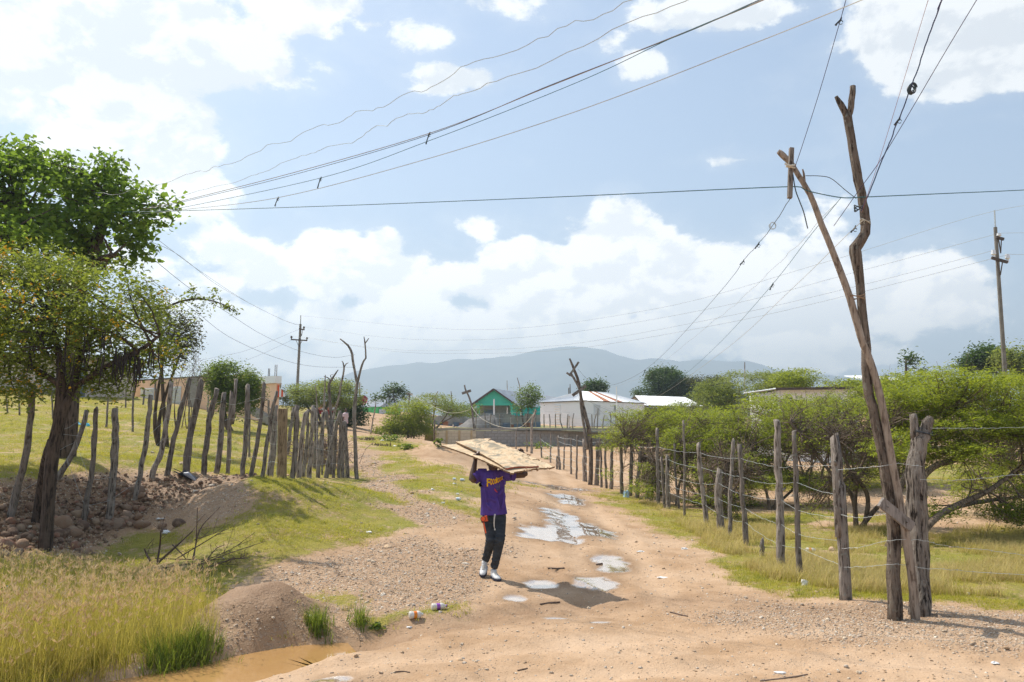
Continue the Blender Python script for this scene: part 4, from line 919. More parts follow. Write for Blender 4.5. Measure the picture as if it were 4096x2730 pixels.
gtree('acacia_tree', 'spreading acacia crowding the right edge of the white house', 2600, 1760, 50, 3, [(2620, 1700, 50, 130, 24, 2.2), (2520, 1725, 50, 110, 20, 2.0), (2720, 1690, 50, 140, 30, 2.4), (2850, 1690, 50, 140, 45, 2.4)], 420, 24, .26, .17, (A1, TP), 61, ns=4, r0=.1, limbs=40, clump_flat=.4, flat=1.0, asp=.33)
acacia('young acacia pressing up against the wire by the short leaning post', 2905, 2085, [[(2880, 1980), (2840, 1880)], [(2930, 1980), (2980, 1870)], [(2905, 1960, .4), (2900, 1850, .5)]],
       [(2860, 1870, .3, 90, 50, .7), (2960, 1880, .5, 90, 60, .8), (2900, 1800, .6, 110, 50, .9), (3020, 1930, .6, 60, 40, .6)], 190, 71, limbs=60)
acacia('low feathery acacia pushing through the fence left of the tallest thin post', 2690, 2020, [[(2660, 1930), (2620, 1840)], [(2720, 1930), (2760, 1830)]],
       [(2640, 1850, .3, 90, 45, .8), (2740, 1840, .5, 90, 50, .9), (2690, 1780, .6, 110, 40, 1.0), (2600, 1800, .3, 90, 30, .8)], 190, 72, limbs=50)
# ------------------------------------------------------------------ buildings, walls, terrace
M['plaster_white'] = plain('white_plaster', (.86, .86, .85), (.82, .82, .82), 1.5, .85, .15, 30, dirt=(.72, .70, .67))
M['plaster_green'] = plain('green_paint', (.10, .50, .17), (.09, .45, .15), 1.5, .8, .1, 30)
M['plaster_teal'] = plain('turquoise_paint', (.085, .56, .40), (.075, .50, .36), 1.2, .8, .1, 30)
M['plaster_teal2'] = plain('deep_turquoise_paint', (.01, .36, .31), (.01, .32, .28), 1.2, .8, .1, 30)
M['plaster_peach'] = plain('peach_paint', (.90, .60, .40), (.86, .56, .37), .8, .85, .1, 30, dirt=(.74, .47, .30))
M['plaster_cream'] = plain('cream_plaster', (.62, .54, .46), (.55, .47, .40), 1, .85, .1, 30)
M['plaster_red'] = plain('red_paint', (.50, .03, .04), (.42, .03, .04), 2, .8)
M['concrete'] = plain('grey_concrete', (.36, .335, .30), (.27, .25, .22), 3, .9, .4, 40, dirt=(.20, .17, .14))
M['block_grey'] = plain('grey_block', (.36, .345, .33), (.29, .275, .26), 9, .92, .5, 60)
M['block_tan'] = plain('tan_block', (.66, .57, .43), (.58, .49, .36), 9, .92, .4, 60)
M['mortar'] = plain('mortar', (.27, .25, .22), (.2, .18, .16), 9, .95)
M['mortar_tan'] = plain('pale_mortar', (.55, .46, .33), (.47, .39, .28), 9, .95)
M['pilaster_tan'] = plain('ochre_concrete', (.55, .42, .25), (.47, .35, .21), 5, .9)
M['slat_white'] = plain('white_shutter', (.72, .74, .77), (.66, .68, .71), 5, .6)
M['zinc'] = plain('corrugated_zinc', (.55, .57, .58), (.45, .46, .47), 1.2, .5, .0, 40, .5, (1, 1, 1), .3, (.42, .38, .35))
M['zinc_white'] = plain('pale_zinc', (.74, .75, .76), (.66, .67, .68), 1.0, .5, 0, 40, .5, (1, 1, 1), .15, (.60, .57, .54))
M['rust'] = plain('rust', (.30, .10, .045), (.42, .20, .11), 3, .8)
M['zinc_old'] = plain('weathered_sheet', (.40, .39, .36), (.28, .27, .25), 1.1, .8, .2, 20, .3, (1, 1, .4), 0, (.16, .145, .13))
M['sheet_blue'] = plain('blue_grey_sheet', (.16, .22, .29), (.11, .14, .19), 1.4, .7)
M['dark_wood'] = plain('dark_timber', (.06, .045, .035), (.1, .075, .06), 6, .85)
M['glass_dark'] = plain('dark_opening', (.03, .03, .035), (.05, .05, .05), 2, .3)
M['awning_red'] = plain('red_canvas', (.72, .10, .03), (.65, .09, .03), 5, .8)
M['awning_white'] = plain('white_canvas', (.8, .79, .76), (.75, .74, .7), 5, .8)
M['terrace'] = plain('terrace_turf', (.17, .20, .05), (.30, .23, .13), 1.6, .95, .6, 30)
M['rope'] = plain('pale_rope', (.6, .56, .46), (.5, .46, .38), 4, .8)

def zt(x, y):   # terrace ground behind the block wall
    return 2.72 + (y - 55) * .034 + .06 * math.sin(x * .7) + .05 * math.sin(y * .5 + x * .3)
xl, xr = at(1700, 1785, 55)[0], at(2760, 1785, 58)[0]; Vt = []; nx, ny = 60, 40
for j in range(ny):
    for i in range(nx):
        y = 55.12 + 53 * (j / (ny - 1)) ** 1.3; fx = i / (nx - 1); w = 1 + .9 * (j / (ny - 1)); x = (xl + (xr - xl) * fx) * w - (w - 1) * 1
        edge = min(1, min(fx, 1 - fx) * 9) if j > 0 else 1
        z = zt(x, y) * (edge) + (gz(x, y) - .3) * (1 - edge)
        Vt.append((x, y, z + (.05 * (vnoise(np.array(x * 1.3), np.array(y * 1.3), 3) - .5) if j > 1 else 0)))
Ft = [(j * nx + i, j * nx + i + 1, (j + 1) * nx + i + 1, (j + 1) * nx + i) for j in range(ny - 1) for i in range(nx - 1)]
Vt = [tuple(map(float, v)) for v in Vt]
tag(obj('ground_terrace', (Vt, Ft), M['terrace'], None, True), kind='structure')

# block wall: every block is a piece
def block_run(t, a, b, z0f, z1, mat, mort, bw=.42, bh=.2, inset=.02, th=.16):
    a = np.array(a, float); b = np.array(b, float); L = np.linalg.norm(b - a); u = (b - a) / L; nrm = np.array((u[1], -u[0], 0)); nrm = nrm if nrm[1] < 0 else -nrm
    zb = min(z0f(*a[:2]), z0f(*b[:2])) - .35; rows = int((z1 - zb) / bh); ang = math.atan2(u[1], u[0])
    mid = (a + b) / 2; g = Geo(); Mz = Matrix.Rotation(ang, 4, 'Z')
    g.box((mid[0], mid[1], (zb + z1) / 2), (L, th, z1 - zb), Mz); obj('mortar', g, M[mort], t)
    me = bpy.data.meshes.get('block_' + mat)
    if me is None:
        bm = bmesh.new(); bmesh.ops.create_cube(bm, size=1); bmesh.ops.scale(bm, vec=(bw - .022, .04, bh - .022), verts=bm.verts); me = bpy.data.meshes.new('block_' + mat); bm.to_mesh(me); bm.free(); me.materials.append(M[mat])
    org = Vector(ORG[t.name]); rg = np.random.default_rng(int(L * 100))
    for r in range(rows):
        z = z1 - bh * (r + .5); off = (r % 2) * bw / 2; n = int((L - off) / bw)
        for k in range(n):
            s = off + bw * (k + .5); p = a + u * s; g0 = z0f(p[0], p[1])
            if z + bh / 2 < g0: continue
            o = bpy.data.objects.new('block', me); p3 = np.array((p[0], p[1], z)) + nrm * (th / 2 + .004 + rg.random() * .008)
            o.location = Vector(p3) - org; o.rotation_euler = (0, 0, ang); link(o, t)
zg = lambda x, y: float(base_z(x, y))
w0, w1, w2 = at(1742, 1760, 54), at(1915, 1760, 55), at(2560, 1760, 56.5)
ztop = at(1800, 1722, 54.4)[2]
t = thing('block_wall', 'long retaining wall with a tan left end and grey concrete blocks along its right', 'wall', (w1[0], w1[1], zg(*w1[:2])))
block_run(t, w0, w1, zg, ztop - .02, 'block_tan', 'mortar_tan'); block_run(t, w1, w2, zg, ztop - .02, 'block_grey', 'mortar')
for q in (0.0, .26, .55, .83):
    p = w0 + (w1 - w0) * q; obj('pilaster', Geo().box((p[0], p[1] - .12, ztop - .95), (.13, .1, 1.9)), M['pilaster_tan'], t)
for q in (.008, .52): p = w1 + (w2 - w1) * q; obj('pilaster', Geo().box((p[0], p[1] - .13, ztop - .9), (.55, .12, 1.75)), M['concrete'], t)
obj('coping', Geo().quadbox(w1 + (.0, 0, ztop - w1[2] + .003), w2 + (0, 0, ztop - w2[2] + .003), .16, .24).quadbox(w0 + (0, 0, ztop - w0[2] + .003), w1 + (-.01, 0, ztop - w1[2] + .003), .13, .22), M['concrete'], t)
# short wall by the green house
v0, v1 = at(1488, 1730, 66), at(1570, 1730, 67); t = thing('block_wall', 'short grey wall with a tan end below the green house', 'wall', (v0[0], v0[1], zg(*v0[:2])))
block_run(t, v0, v1, zg, at(1500, 1697, 66)[2], 'block_grey', 'mortar'); obj('pilaster', Geo().box((v0[0] - .25, v0[1], at(1500, 1702, 66)[2] - .8), (.45, .25, 1.6)), M['pilaster_tan'], t)

def wallbox(t, pts, z0, z1, mat, th=.15, name='wall'):
    for a, b in zip(pts, pts[1:] + pts[:1]):
        obj(name, Geo().quadbox((a[0], a[1], z0), (b[0], b[1], z0), z1 - z0, th), M[mat], t)
def sheet_roof(t, quad, n, mat, rust=(), name='sheet', amp=.025, sub=6):
    """roof slope a,b (eave left, right), c,d (ridge right, left) laid with n overlapping corrugated sheets"""
    a, b, c, d = [np.array(q, float) for q in quad]; nr = np.cross(b - a, d - a); nr /= np.linalg.norm(nr); nr = nr if nr[2] > 0 else -nr
    for k in range(n):
        f0, f1 = k / n, (k + 1.08) / n if k < n - 1 else 1.0; V = []; F = []
        for i in range(sub * 2 + 1):
            f = f0 + (f1 - f0) * i / (sub * 2); o = nr * (amp * (1 if i % 2 else -1) + .012 * (k % 2) + .01)
            V += [a + (b - a) * f + o, d + (c - d) * f + o, a + (b - a) * f + o - nr * .012, d + (c - d) * f + o - nr * .012]
        for i in range(sub * 2): F += [(4 * i, 4 * i + 4, 4 * i + 5, 4 * i + 1), (4 * i + 2, 4 * i + 3, 4 * i + 7, 4 * i + 6), (4 * i, 4 * i + 2, 4 * i + 6, 4 * i + 4)]
        obj(name, (V, F), M['rust' if k in rust else mat], t)
def louvre(t, a, b, z0, z1, n, out, mat='slat_white', fr='slat_white'):
    """louvred window or door leaf on a wall from a to b"""
    a = np.array(a, float); b = np.array(b, float); mid = (a + b) / 2 + out * .03; L = np.linalg.norm(b - a); ang = math.atan2(b[1] - a[1], b[0] - a[0])
    f = obj('window', Geo().box((mid[0], mid[1], (z0 + z1) / 2), (L, .05, z1 - z0), Matrix.Rotation(ang, 4, 'Z')), M[fr], t)
    for k in range(n):
        z = z0 + (z1 - z0) * (k + .5) / n; p = mid + out * .045
        obj('slat', Geo().box((p[0], p[1], z), (L * .9, .02, (z1 - z0) / n * .62), Matrix.Rotation(ang, 4, 'Z') @ Matrix.Rotation(R(28), 4, 'X')), M[mat], f)
# --- white house
Lc, Cc, Rc = at(2163, 1611, 83), at(2337, 1606, 79.5), at(2574, 1618, 84.5); ev = Lc[2]
z0 = at(2337, 1716, 79.5)[2] - .25; Dc = Lc + Rc - Cc
t = thing('house', 'white house with a rusty hipped zinc roof behind the block wall', 'house', (Cc[0], Cc[1], z0))
pts = [np.array((p[0], p[1], 0)) for p in (Lc, Cc, Rc, Dc)]; wallbox(t, pts, z0, ev, 'plaster_white', .18)
cen = sum(pts) / 4; oh = [cen + (p - cen) * 1.05 for p in pts]; ze = ev + .02
Lh, Ch, Rh, Dh = [np.array((p[0], p[1], ze)) for p in oh]
r1 = at(2322, 1561, 83.5); r2 = at(2424, 1564, 85.5)
r1 = np.array((r1[0], r1[1], ev + 1.15)); r2 = np.array((r2[0], r2[1], ev + 1.15))
sheet_roof(t, (Ch, Rh, r2, r1), 10, 'zinc_white', (3, 5)); sheet_roof(t, (Lh, Ch, r1, r1 - (.05, 0, 0)), 7, 'zinc_white'); sheet_roof(t, (Rh, Dh, r2 + (.05, 0, 0), r2), 7, 'zinc_white', (1,)); sheet_roof(t, (Dh, Lh, r1, r2), 8, 'zinc_white')
obj('fascia', Geo().quadbox(Lh - (0, 0, .07), Ch - (0, 0, .07), .05, .06).quadbox(Ch - (0, 0, .07), Rh - (0, 0, .07), .05, .06), M['dark_wood'], t)
oL = np.array((Lc[1] - Cc[1], -(Lc[0] - Cc[0]), 0)); oL = oL / np.linalg.norm(oL); oL = oL if oL[1] < 0 else -oL
oR = np.array((Rc[1] - Cc[1], -(Rc[0] - Cc[0]), 0)); oR = oR / np.linalg.norm(oR); oR = oR if oR[1] < 0 else -oR
on = lambda A, B, f: np.array((A[0] + (B[0] - A[0]) * f, A[1] + (B[1] - A[1]) * f, 0))
louvre(t, on(Lc, Cc, .34) + oL * .09, on(Lc, Cc, .48) + oL * .09, z0 + .3, ev - .32, 9, oL, 'plaster_white', 'plaster_white')
louvre(t, on(Cc, Rc, .14) + oR * .09, on(Cc, Rc, .24) + oR * .09, ev - 1.35, ev - .35, 9, oR)
f = obj('window', Geo().quadbox(on(Cc, Rc, .475) + oR * .10 + (0, 0, ev - .9), on(Cc, Rc, .52) + oR * .10 + (0, 0, ev - .9), .55, .03), M['glass_dark'], t)
for i in range(4):
    for j in range(3):
        p = on(Cc, Rc, .48 + .013 * j) + oR * .125; obj('screen_block', Geo().box((p[0], p[1], ev - .82 + .13 * i), (.09, .02, .06)), M['plaster_white'], f)
bp = at(2468, 1700, 78); t2 = thing('pole', 'thin white pipe standing in front of the white house', 'pole', (bp[0], bp[1], zt(bp[0], bp[1])))
obj('pipe', Geo().tube([(bp[0], bp[1], zt(bp[0], bp[1])), at(2466, 1548, 78)], .055, 8), M['plaster_white'], t2)
# --- turquoise gabled house
Yf = 88.0; gl, gp, gr = at(1903, 1613, Yf), at(1976, 1562, Yf), at(2052, 1615, Yf); z0 = at(1976, 1712, Yf)[2]
bk = np.array((3.6, 13.0, 0)); t = thing('house', 'turquoise house with a steep zinc gable facing the road', 'house', (gp[0], gp[1], z0))
el = gl[2]
obj('wall', ([gl, gr, gp, gl + (0, .2, 0), gr + (0, .2, 0), gp + (0, .2, 0)], [(0, 1, 2), (5, 4, 3), (0, 3, 4, 1), (1, 4, 5, 2), (2, 5, 3, 0)]), M['plaster_teal'], t)
obj('wall', Geo().quadbox((gl[0] + .3, Yf + 1.4, z0), (gr[0], Yf + 1.4, z0), el - z0, .2), M['concrete'], t)
obj('wall', Geo().quadbox((gr[0], Yf + .3, z0), (gr[0] + bk[0] * 2.6, Yf + 9, z0), el - z0 - .2, .2), M['plaster_teal2'], t)
obj('beam', Geo().box(((gl[0] + gr[0]) / 2, Yf + .02, el - .14), (gr[0] - gl[0] + .1, .28, .24)), M['plaster_teal'], t)
for px in (1913, 2047): p = at(px, 1650, Yf); obj('porch_post', Geo().box((p[0], Yf + .1, (z0 + el) / 2 - .15), (.3, .25, el - z0 - .3)), M['plaster_teal'], t)
obj('window', Geo().box((at(1955, 1650, Yf)[0], Yf + 1.27, el - 1.15), (1.1, .06, 1.0)), M['sheet_blue'], t)
p = at(1976, 1650, Yf - .9); obj('pipe', Geo().tube([(p[0], p[1], z0), at(1976, 1597, Yf - .9)], .08, 8), M['plaster_white'], t)
ge, gle, gre = gp + (0, -.5, .12), gl + (-.55, -.5, -.28), gr + (.6, -.5, -.32)
sheet_roof(t, (gre, gre + bk * 1.15 + (6.2, 0, .2), ge + bk * 1.15 + (3.6, 0, -.1), ge), 14, 'zinc'); sheet_roof(t, (gle + bk, gle, ge, ge + bk), 10, 'zinc')
obj('fascia', Geo().beam(gle - (0, .05, .02), ge - (0, .05, .02), .06, .2).beam(ge - (0, .05, .02), gre - (0, .05, .02), .06, .12), M['dark_wood'], t)
# --- green house on the left with red dish
Y0 = 78.0; a, c, b = at(1440, 1635, 79.5), at(1516, 1627, Y0), at(1600, 1630, 80.5); z0 = at(1500, 1700, Y0)[2]; d = a + b - c; ev = c[2]
t = thing('house', 'bright green house with a pale zinc roof and one white shutter', 'house', (c[0], c[1], z0)); pts = [np.array((p[0], p[1], 0)) for p in (a, c, b, d)]
wallbox(t, pts, z0, ev, 'plaster_green', .18); cen = sum(pts) / 4; A_, C_, B_, D_ = [np.array(((cen + (p - cen) * 1.1)[0], (cen + (p - cen) * 1.1)[1], ev - .02)) for p in pts]
q1 = np.array((cen[0] - .2, cen[1], ev + 1.05)); q2 = np.array((cen[0] + 1.4, cen[1] + .6, ev + 1.05))
sheet_roof(t, (A_, C_, q2, q1), 7, 'zinc_white'); sheet_roof(t, (C_, B_, q2 + (.05, 0, 0), q2), 6, 'zinc_white'); sheet_roof(t, (B_, D_, q1, q2), 6, 'zinc_white'); sheet_roof(t, (D_, A_, q1, q1 - (.05, 0, 0)), 5, 'zinc_white')
oo = np.array((0, -1., 0)); louvre(t, on(c, b, .03) + oo * .1, on(c, b, .31) + oo * .1, ev - 1.45, ev - .25, 7, oo)
wall2 = [at(1200, 1660, 82), at(1440, 1655, 80.5)]; 
obj('wall', Geo().quadbox((at(1335, 1660, 82)[0], 82, z0), (a[0], a[1] + .2, z0), ev - z0 - .5, .18), M['plaster_green'], t)
p = at(1452, 1606, 74); t = thing('satellite_dish', 'dark red satellite dish on a thin mast beside the green house', 'satellite dish', (at(1439, 1700, 74)[0], 74, zg(at(1439, 1700, 74)[0], 74)))
obj('mast', Geo().tube([(at(1438, 1700, 74)[0], 74, ORG[t.name][2] - .1), at(1439, 1530, 74)], .05, 6), M['twig_pale'], t)
V = []; F = []; Rm = Matrix.Rotation(R(-28), 3, 'Y') @ Matrix.Rotation(R(62), 3, 'X')
for i in range(7):
    for j in range(18):
        r = .28 + .0; rr = .50 * i / 6; V.append(np.array(Rm @ Vector((rr * math.cos(j * math.pi / 9), rr * math.sin(j * math.pi / 9), .55 * rr * rr))) + p)
F = [(i * 18 + j, i * 18 + (j + 1) % 18, (i + 1) * 18 + (j + 1) % 18, (i + 1) * 18 + j) for i in range(6) for j in range(18)]
obj('dish', (V, F), plain('dark_red_dish', (.28, .02, .045), (.22, .02, .04), 4, .5), t, True)
# --- red walled hut glimpsed behind the stakes
p = at(1300, 1640, 66); z0 = zg(p[0], 66); t = thing('hut', 'small red walled hut with a rusty tan roof glimpsed behind the stakes', 'hut', (p[0], 66, z0))
l, r_ = at(1262, 1660, 66)[0], at(1345, 1660, 66)[0]; tp = at(1300, 1637, 66)[2]
wallbox(t, [np.array((l, 66, 0)), np.array((r_, 66, 0)), np.array((r_, 69, 0)), np.array((l, 69, 0))], z0 - .2, tp, 'plaster_red', .15)
sheet_roof(t, ((l - .4, 65.6, tp - .1), (r_ + .4, 65.6, tp - .1), (r_ + .4, 69.4, tp + .7), (l - .4, 69.4, tp + .7)), 6, 'zinc_old', (1, 3))
# --- peach house up the meadow
a, b = at(545, 1500, 54), at(1112, 1510, 47.5); zt_, zb = b[2] + .0, at(1100, 1690, 47.5)[2] - .3
t = thing('house', 'long peach house with a white parapet and striped awning beyond the meadow', 'house', (b[0], b[1], zb))
a = np.array((a[0], a[1], 0)); b = np.array((b[0], b[1], 0)); u = (b - a) / np.linalg.norm(b - a); nb = b / np.linalg.norm(b) * 7; o_ = np.array((u[1], -u[0], 0)); o_ = o_ if o_[1] < 0 else -o_
m_ = a + (b - a) * .80; zl = at(700, 1512, 51)[2]
wallbox(t, [m_, b, b + nb, m_ + nb], zb, zt_ - .35, 'plaster_peach', .2); wallbox(t, [a, m_ - u * .02, m_ + nb - u * .02, a + nb], zb, zl, 'plaster_peach', .2)
for (p, q) in ((m_, b), (b, b + nb)): obj('parapet', Geo().quadbox((p[0], p[1], zt_ - .345), (q[0], q[1], zt_ - .345), .42, .42), M['plaster_white'], t)
obj('roof', Geo().quadbox((a + nb / 2)[:2].tolist() + [zl + .003], (m_ + nb / 2)[:2].tolist() + [zl + .003], .10, 2 * abs(float((nb / 2).dot(o_))) - .02), M['dark_wood'], t)
pl = a + (b - a) * .46; obj('pilaster', Geo().box((pl[0], pl[1] - .16, (zb + zl) / 2), (.75, .3, zl - zb)), M['concrete'], t)
for f_, w_ in ((.06, 1.3), (.27, 1.2)): s = on(a, b, f_) + o_ * .11; louvre(t, s, s + u * w_, zl - 2.0, zl - .5, 8, o_, 'slat_white')
aw = thing('awning', 'red and white striped canvas awning on the corner of the peach house', 'awning', (b[0], b[1], zt_ - .5)); NS = 8
for k in range(NS):
    f0, f1 = k / NS, (k + 1) / NS; p0 = b + nb * .30 * f0; p1 = b + nb * .30 * f1; e0, e1 = p0 + u * .62, p1 + u * .62
    z1_, z2_ = zt_ - .38, zt_ - .98; V = [(*p0[:2], z1_), (*p1[:2], z1_), (*e1[:2], z2_), (*e0[:2], z2_), (*e1[:2], z2_ - .16), (*e0[:2], z2_ - .16)]
    obj('stripe', (V, [(0, 1, 2, 3), (3, 2, 4, 5)]), M['awning_red' if k % 2 == 0 else 'awning_white'], aw)
NS = 4
for k in range(NS):
    p0 = b + u * .62 * k / NS - np.array((0, .03, 0)); p1 = b + u * .62 * (k + 1) / NS - np.array((0, .03, 0)); za, zc = zt_ - .38 - .6 * k / NS, zt_ - .38 - .6 * (k + 1) / NS
    obj('stripe', ([(*p0[:2], za), (*p1[:2], zc), (*p1[:2], zt_ - 1.14), (*p0[:2], zt_ - 1.14)], [(0, 1, 2, 3)]), M['awning_red' if k % 2 == 0 else 'awning_white'], aw)
for (px, py) in ((1074, 1475), (1079, 1475), (1101, 1460), (1108, 1460)):
    q = at(px, py, 49.5); obj('rebar', Geo().tube([(q[0], q[1], zt_ - .2), q], .022, 4), M['dark_wood'], t)
st = thing('staircase', 'outdoor concrete stair with a metal rail on the right side of the peach house', 'staircase', (b[0], b[1] - 1, zb)); n = 9
s0, s1 = at(1015, 1625, 47), at(1085, 1668, 45.8)
for k in range(n):
    p = s0 + (s1 - s0) * (k + .5) / n; obj('step', Geo().box((p[0], p[1], p[2] - .25), (abs(s1[0] - s0[0]) / n * 1.05, 1.1, .42)), M['concrete'], st)
obj('rail', Geo().tube([s0 + (0, -.5, .85), s1 + (0, -.5, .85)], .03, 5).tube([s0 + (0, -.5, .45), s1 + (0, -.5, .45)], .02, 5).tube([s0 + (0, -.5, 0), s0 + (0, -.5, .85)], .03, 5).tube([s1 + (0, -.5, 0), s1 + (0, -.5, .85)], .03, 5), M['dark_wood'], st)
# --- pale building at the far left under the trees
a, b = at(-260, 1490, 44), at(330, 1500, 46); zb = at(100, 1590, 45)[2]; tz = at(100, 1425, 45)[2]
t = thing('house', 'low cream building behind the trees at the left edge', 'house', (b[0], b[1], zb)); wallbox(t, [np.array((a[0], a[1], 0)), np.array((b[0], b[1], 0)), np.array((b[0], b[1] + 6, 0)), np.array((a[0], a[1] + 6, 0))], zb - .5, tz, 'plaster_cream', .2)
obj('plinth', Geo().quadbox((a[0], a[1] - .14, zb - .5), (b[0], b[1] - .14, zb - .5), 1.0, .08), M['concrete'], t); obj('roof', Geo().quadbox((a[0], a[1] + 3, tz + .003), (b[0], b[1] + 3, tz + .003), .12, 7), M['zinc_old'], t)
g_ = at(486, 1540, 44); obj('door', Geo().box((at(300, 1540, 45.6)[0], at(300, 1540, 45.6)[1] - .0, zb + .9), (1.0, .35, 1.9)), M['sheet_blue'], t)
# --- open shed with pale roof on the right
Y0 = 78.0; A = at(2540, 1583, 92); B_ = at(2740, 1590, 98); Cq = at(2816, 1626, 93); Dq = at(2576, 1622, 87.5)
t = thing('shed', 'open dark timber shed with a pale sheet roof right of the white house', 'shed', (Dq[0], Dq[1], zg(Dq[0], Dq[1])))
sheet_roof(t, (Dq, Cq, B_, A), 9, 'zinc_white'); bl_ = at(2515, 1600, 95); sheet_roof(t, (bl_, bl_ + (B_ - A), B_, A), 9, 'zinc')
for k in range(8):
    f = k / 7; p = Dq + (Cq - Dq) * (f * .94 + .03) + np.array((0, .3, -.08)); obj('post', Geo().tube([(p[0], p[1], zg(p[0], p[1]) - .2), p], .09, 6, .15), M['dark_wood'], t)
    p = A + (B_ - A) * (f * .94 + .03) + np.array((-.3, 1.5, -.2)); obj('post', Geo().tube([(p[0], p[1], zg(p[0], p[1]) - .2), p], .09, 6, .15), M['dark_wood'], t)
obj('beam', Geo().beam(Dq + (0, .2, -.12), Cq + (0, .2, -.12), .14, .16), M['dark_wood'], t); obj('rafter', Geo().beam(Dq + (.1, .1, -.1), A + (0, .1, -.1), .1, .12).beam(bl_ + (.05, .1, -.1), A + (0, .1, -.1), .1, .12), M['dark_wood'], t)
bw = Dq + (Cq - Dq) * .5 + np.array((.4, 4.2, 0)); gz_ = zg(bw[0], bw[1]); obj('back_wall', Geo().quadbox((bw[0] - 5.5, bw[1] - .5, gz_ - .3), (bw[0] + 5.0, bw[1] + 1.2, gz_ - .3), 1.9, .12), M['dark_wood'], t)
# --- white house half hidden on the right
a, b = at(3125, 1568, 47), at(3425, 1578, 45); zb = zg(b[0], b[1]); tz = a[2] + .1
t = thing('house', 'low white house with a dark eave half hidden by the acacias on the right', 'house', (b[0], b[1], zb)); p4 = [np.array((q[0], q[1], 0)) for q in (a, b, b + (0, 6, 0), a + (0, 6, 0))]
wallbox(t, p4, zb - .3, tz, 'plaster_white', .18); sheet_roof(t, ((a[0] - .5, a[1] - .6, tz + .05), (b[0] + .4, b[1] - .6, tz - .02), (b[0] + .4, b[1] + 6, tz + .12), (a[0] - .5, a[1] + 6, tz + .19)), 9, 'zinc')
obj('fascia', Geo().beam((a[0] - .5, a[1] - .62, tz + .02), (b[0] + .4, b[1] - .62, tz - .05), .05, .14), M['dark_wood'], t)
a, b = at(3520, 1530, 60), at(3580, 1530, 60); t = thing('house', 'small peach house glimpsed through leaves beside the pale pole', 'house', (b[0], b[1], zg(b[0], 60))); zb = zg(b[0], 60)
wallbox(t, [np.array((a[0] - .6, 60, 0)), np.array((b[0], 60, 0)), np.array((b[0], 64, 0)), np.array((a[0] - .6, 64, 0))], zb - .3, at(3560, 1525, 60)[2], 'plaster_peach', .18); zz = at(3560, 1525, 60)[2]
sheet_roof(t, ((a[0] - 1, 59.5, zz), (b[0] + .5, 59.5, zz), (b[0] + .5, 64, zz + .7), (a[0] - 1, 64, zz + .7)), 4, 'zinc')

# --- fence of old metal sheets
t = thing('sheet_fence', 'patched fence of weathered grey metal sheets in front of the turquoise house', 'fence', at(1930, 1710, 71)); px = 1700.0; k = 0; rg = np.random.default_rng(5)
while px < 2158:
    w = rg.uniform(17, 27); yj = rg.uniform(-5, 4) + (10 if 1850 < px < 1900 else 0); a, b = at(px, 1660 + yj, 71 + .1 * (k % 2)), at(px + w, 1660 + yj + rg.uniform(-3, 3), 71 + .1 * ((k + 1) % 2)); zb = zt(a[0], a[1]) - .15
    V = []; F = []; m_ = 9; ms = 'zinc_old'
    for i in range(m_):
        f = i / (m_ - 1); p = a + (b - a) * f * 1.04; y = p[1] + .02 * (i % 2)
        V += [(p[0], y, zb), (p[0], y, p[2] + rg.uniform(-.03, .03)), (p[0], y + .015, zb), (p[0], y + .015, p[2])]
    F = [q for i in range(m_ - 1) for q in ((4 * i, 4 * i + 4, 4 * i + 5, 4 * i + 1), (4 * i + 2, 4 * i + 3, 4 * i + 7, 4 * i + 6), (4 * i + 1, 4 * i + 5, 4 * i + 7, 4 * i + 3))]
    obj('sheet', (V, F), M[ms], t)
    h = rg.uniform(.25, .6); obj('sheet', Geo().box(((a[0] + b[0]) / 2, a[1] - .07, zb + h / 2), (b[0] - a[0] + .1, .015, h + .1)), M['sheet_blue' if k % 3 else 'rust'], t)
    px += w; k += 1
q = at(1870, 1700, 69.5); tarp = Geo(); P = [(1822, 1712), (1852, 1695), (1875, 1676), (1905, 1672), (1935, 1664), (1975, 1662), (1990, 1672), (2005, 1712)]; V = []
for i, (x_, y_) in enumerate(P):
    p = at(x_, y_, 70); V += [p, (p[0] * 1.0 + .1, 69.2 - .5 * math.sin(i), zt(p[0], 69.4)), (p[0], 70.8, p[2] - .1)]
F = [f_ for i in range(len(P) - 1) for f_ in ((3 * i, 3 * i + 1, 3 * i + 4, 3 * i + 3), (3 * i + 2, 3 * i, 3 * i + 3, 3 * i + 5))]
obj_at('tarpaulin', (V, F), plain('dark_tarp', (.10, .095, .09), (.16, .15, .14), 2.5, .7, .5, 8), at(1900, 1712, 70), 'dark grey tarpaulin heaped against the metal sheet fence', 'tarpaulin', None, True)
fence_pts = [(px, py) for (px, py) in TERR]
t = thing('stake_fence', 'row of thin dark stakes on the terrace in front of the white house', 'fence', at(2340, 1720, 66)); PS = []
for i, (px, py) in enumerate(TERR + [(1905, 1640), (1938, 1650), (1965, 1655), (1998, 1655), (2043, 1650), (2066, 1648), (2112, 1650), (2140, 1655)]):
    Yp = 64 + (i % 3) * .2; p = at(px, py, Yp); z0 = zt(p[0], Yp); rg = np.random.default_rng(i); pb = (p[0] + rg.normal() * .12, Yp, z0 - .2)
    obj('stake', Geo().tube(spline(np.array([pb, ((p[0] + pb[0]) / 2 + rg.normal() * .05, Yp, (p[2] + z0) / 2), p]), 6), [.055, .05, .05, .045, .045, .035], 5, .2), M['post'], t); PS.append((pb[0], Yp - .06, z0))
PS.sort()
for h in (.4, .8, 1.2): obj('wire', Geo().tube([(p[0], p[1], p[2] + h) for p in PS], .008, 3), M['grey_wire'], t)
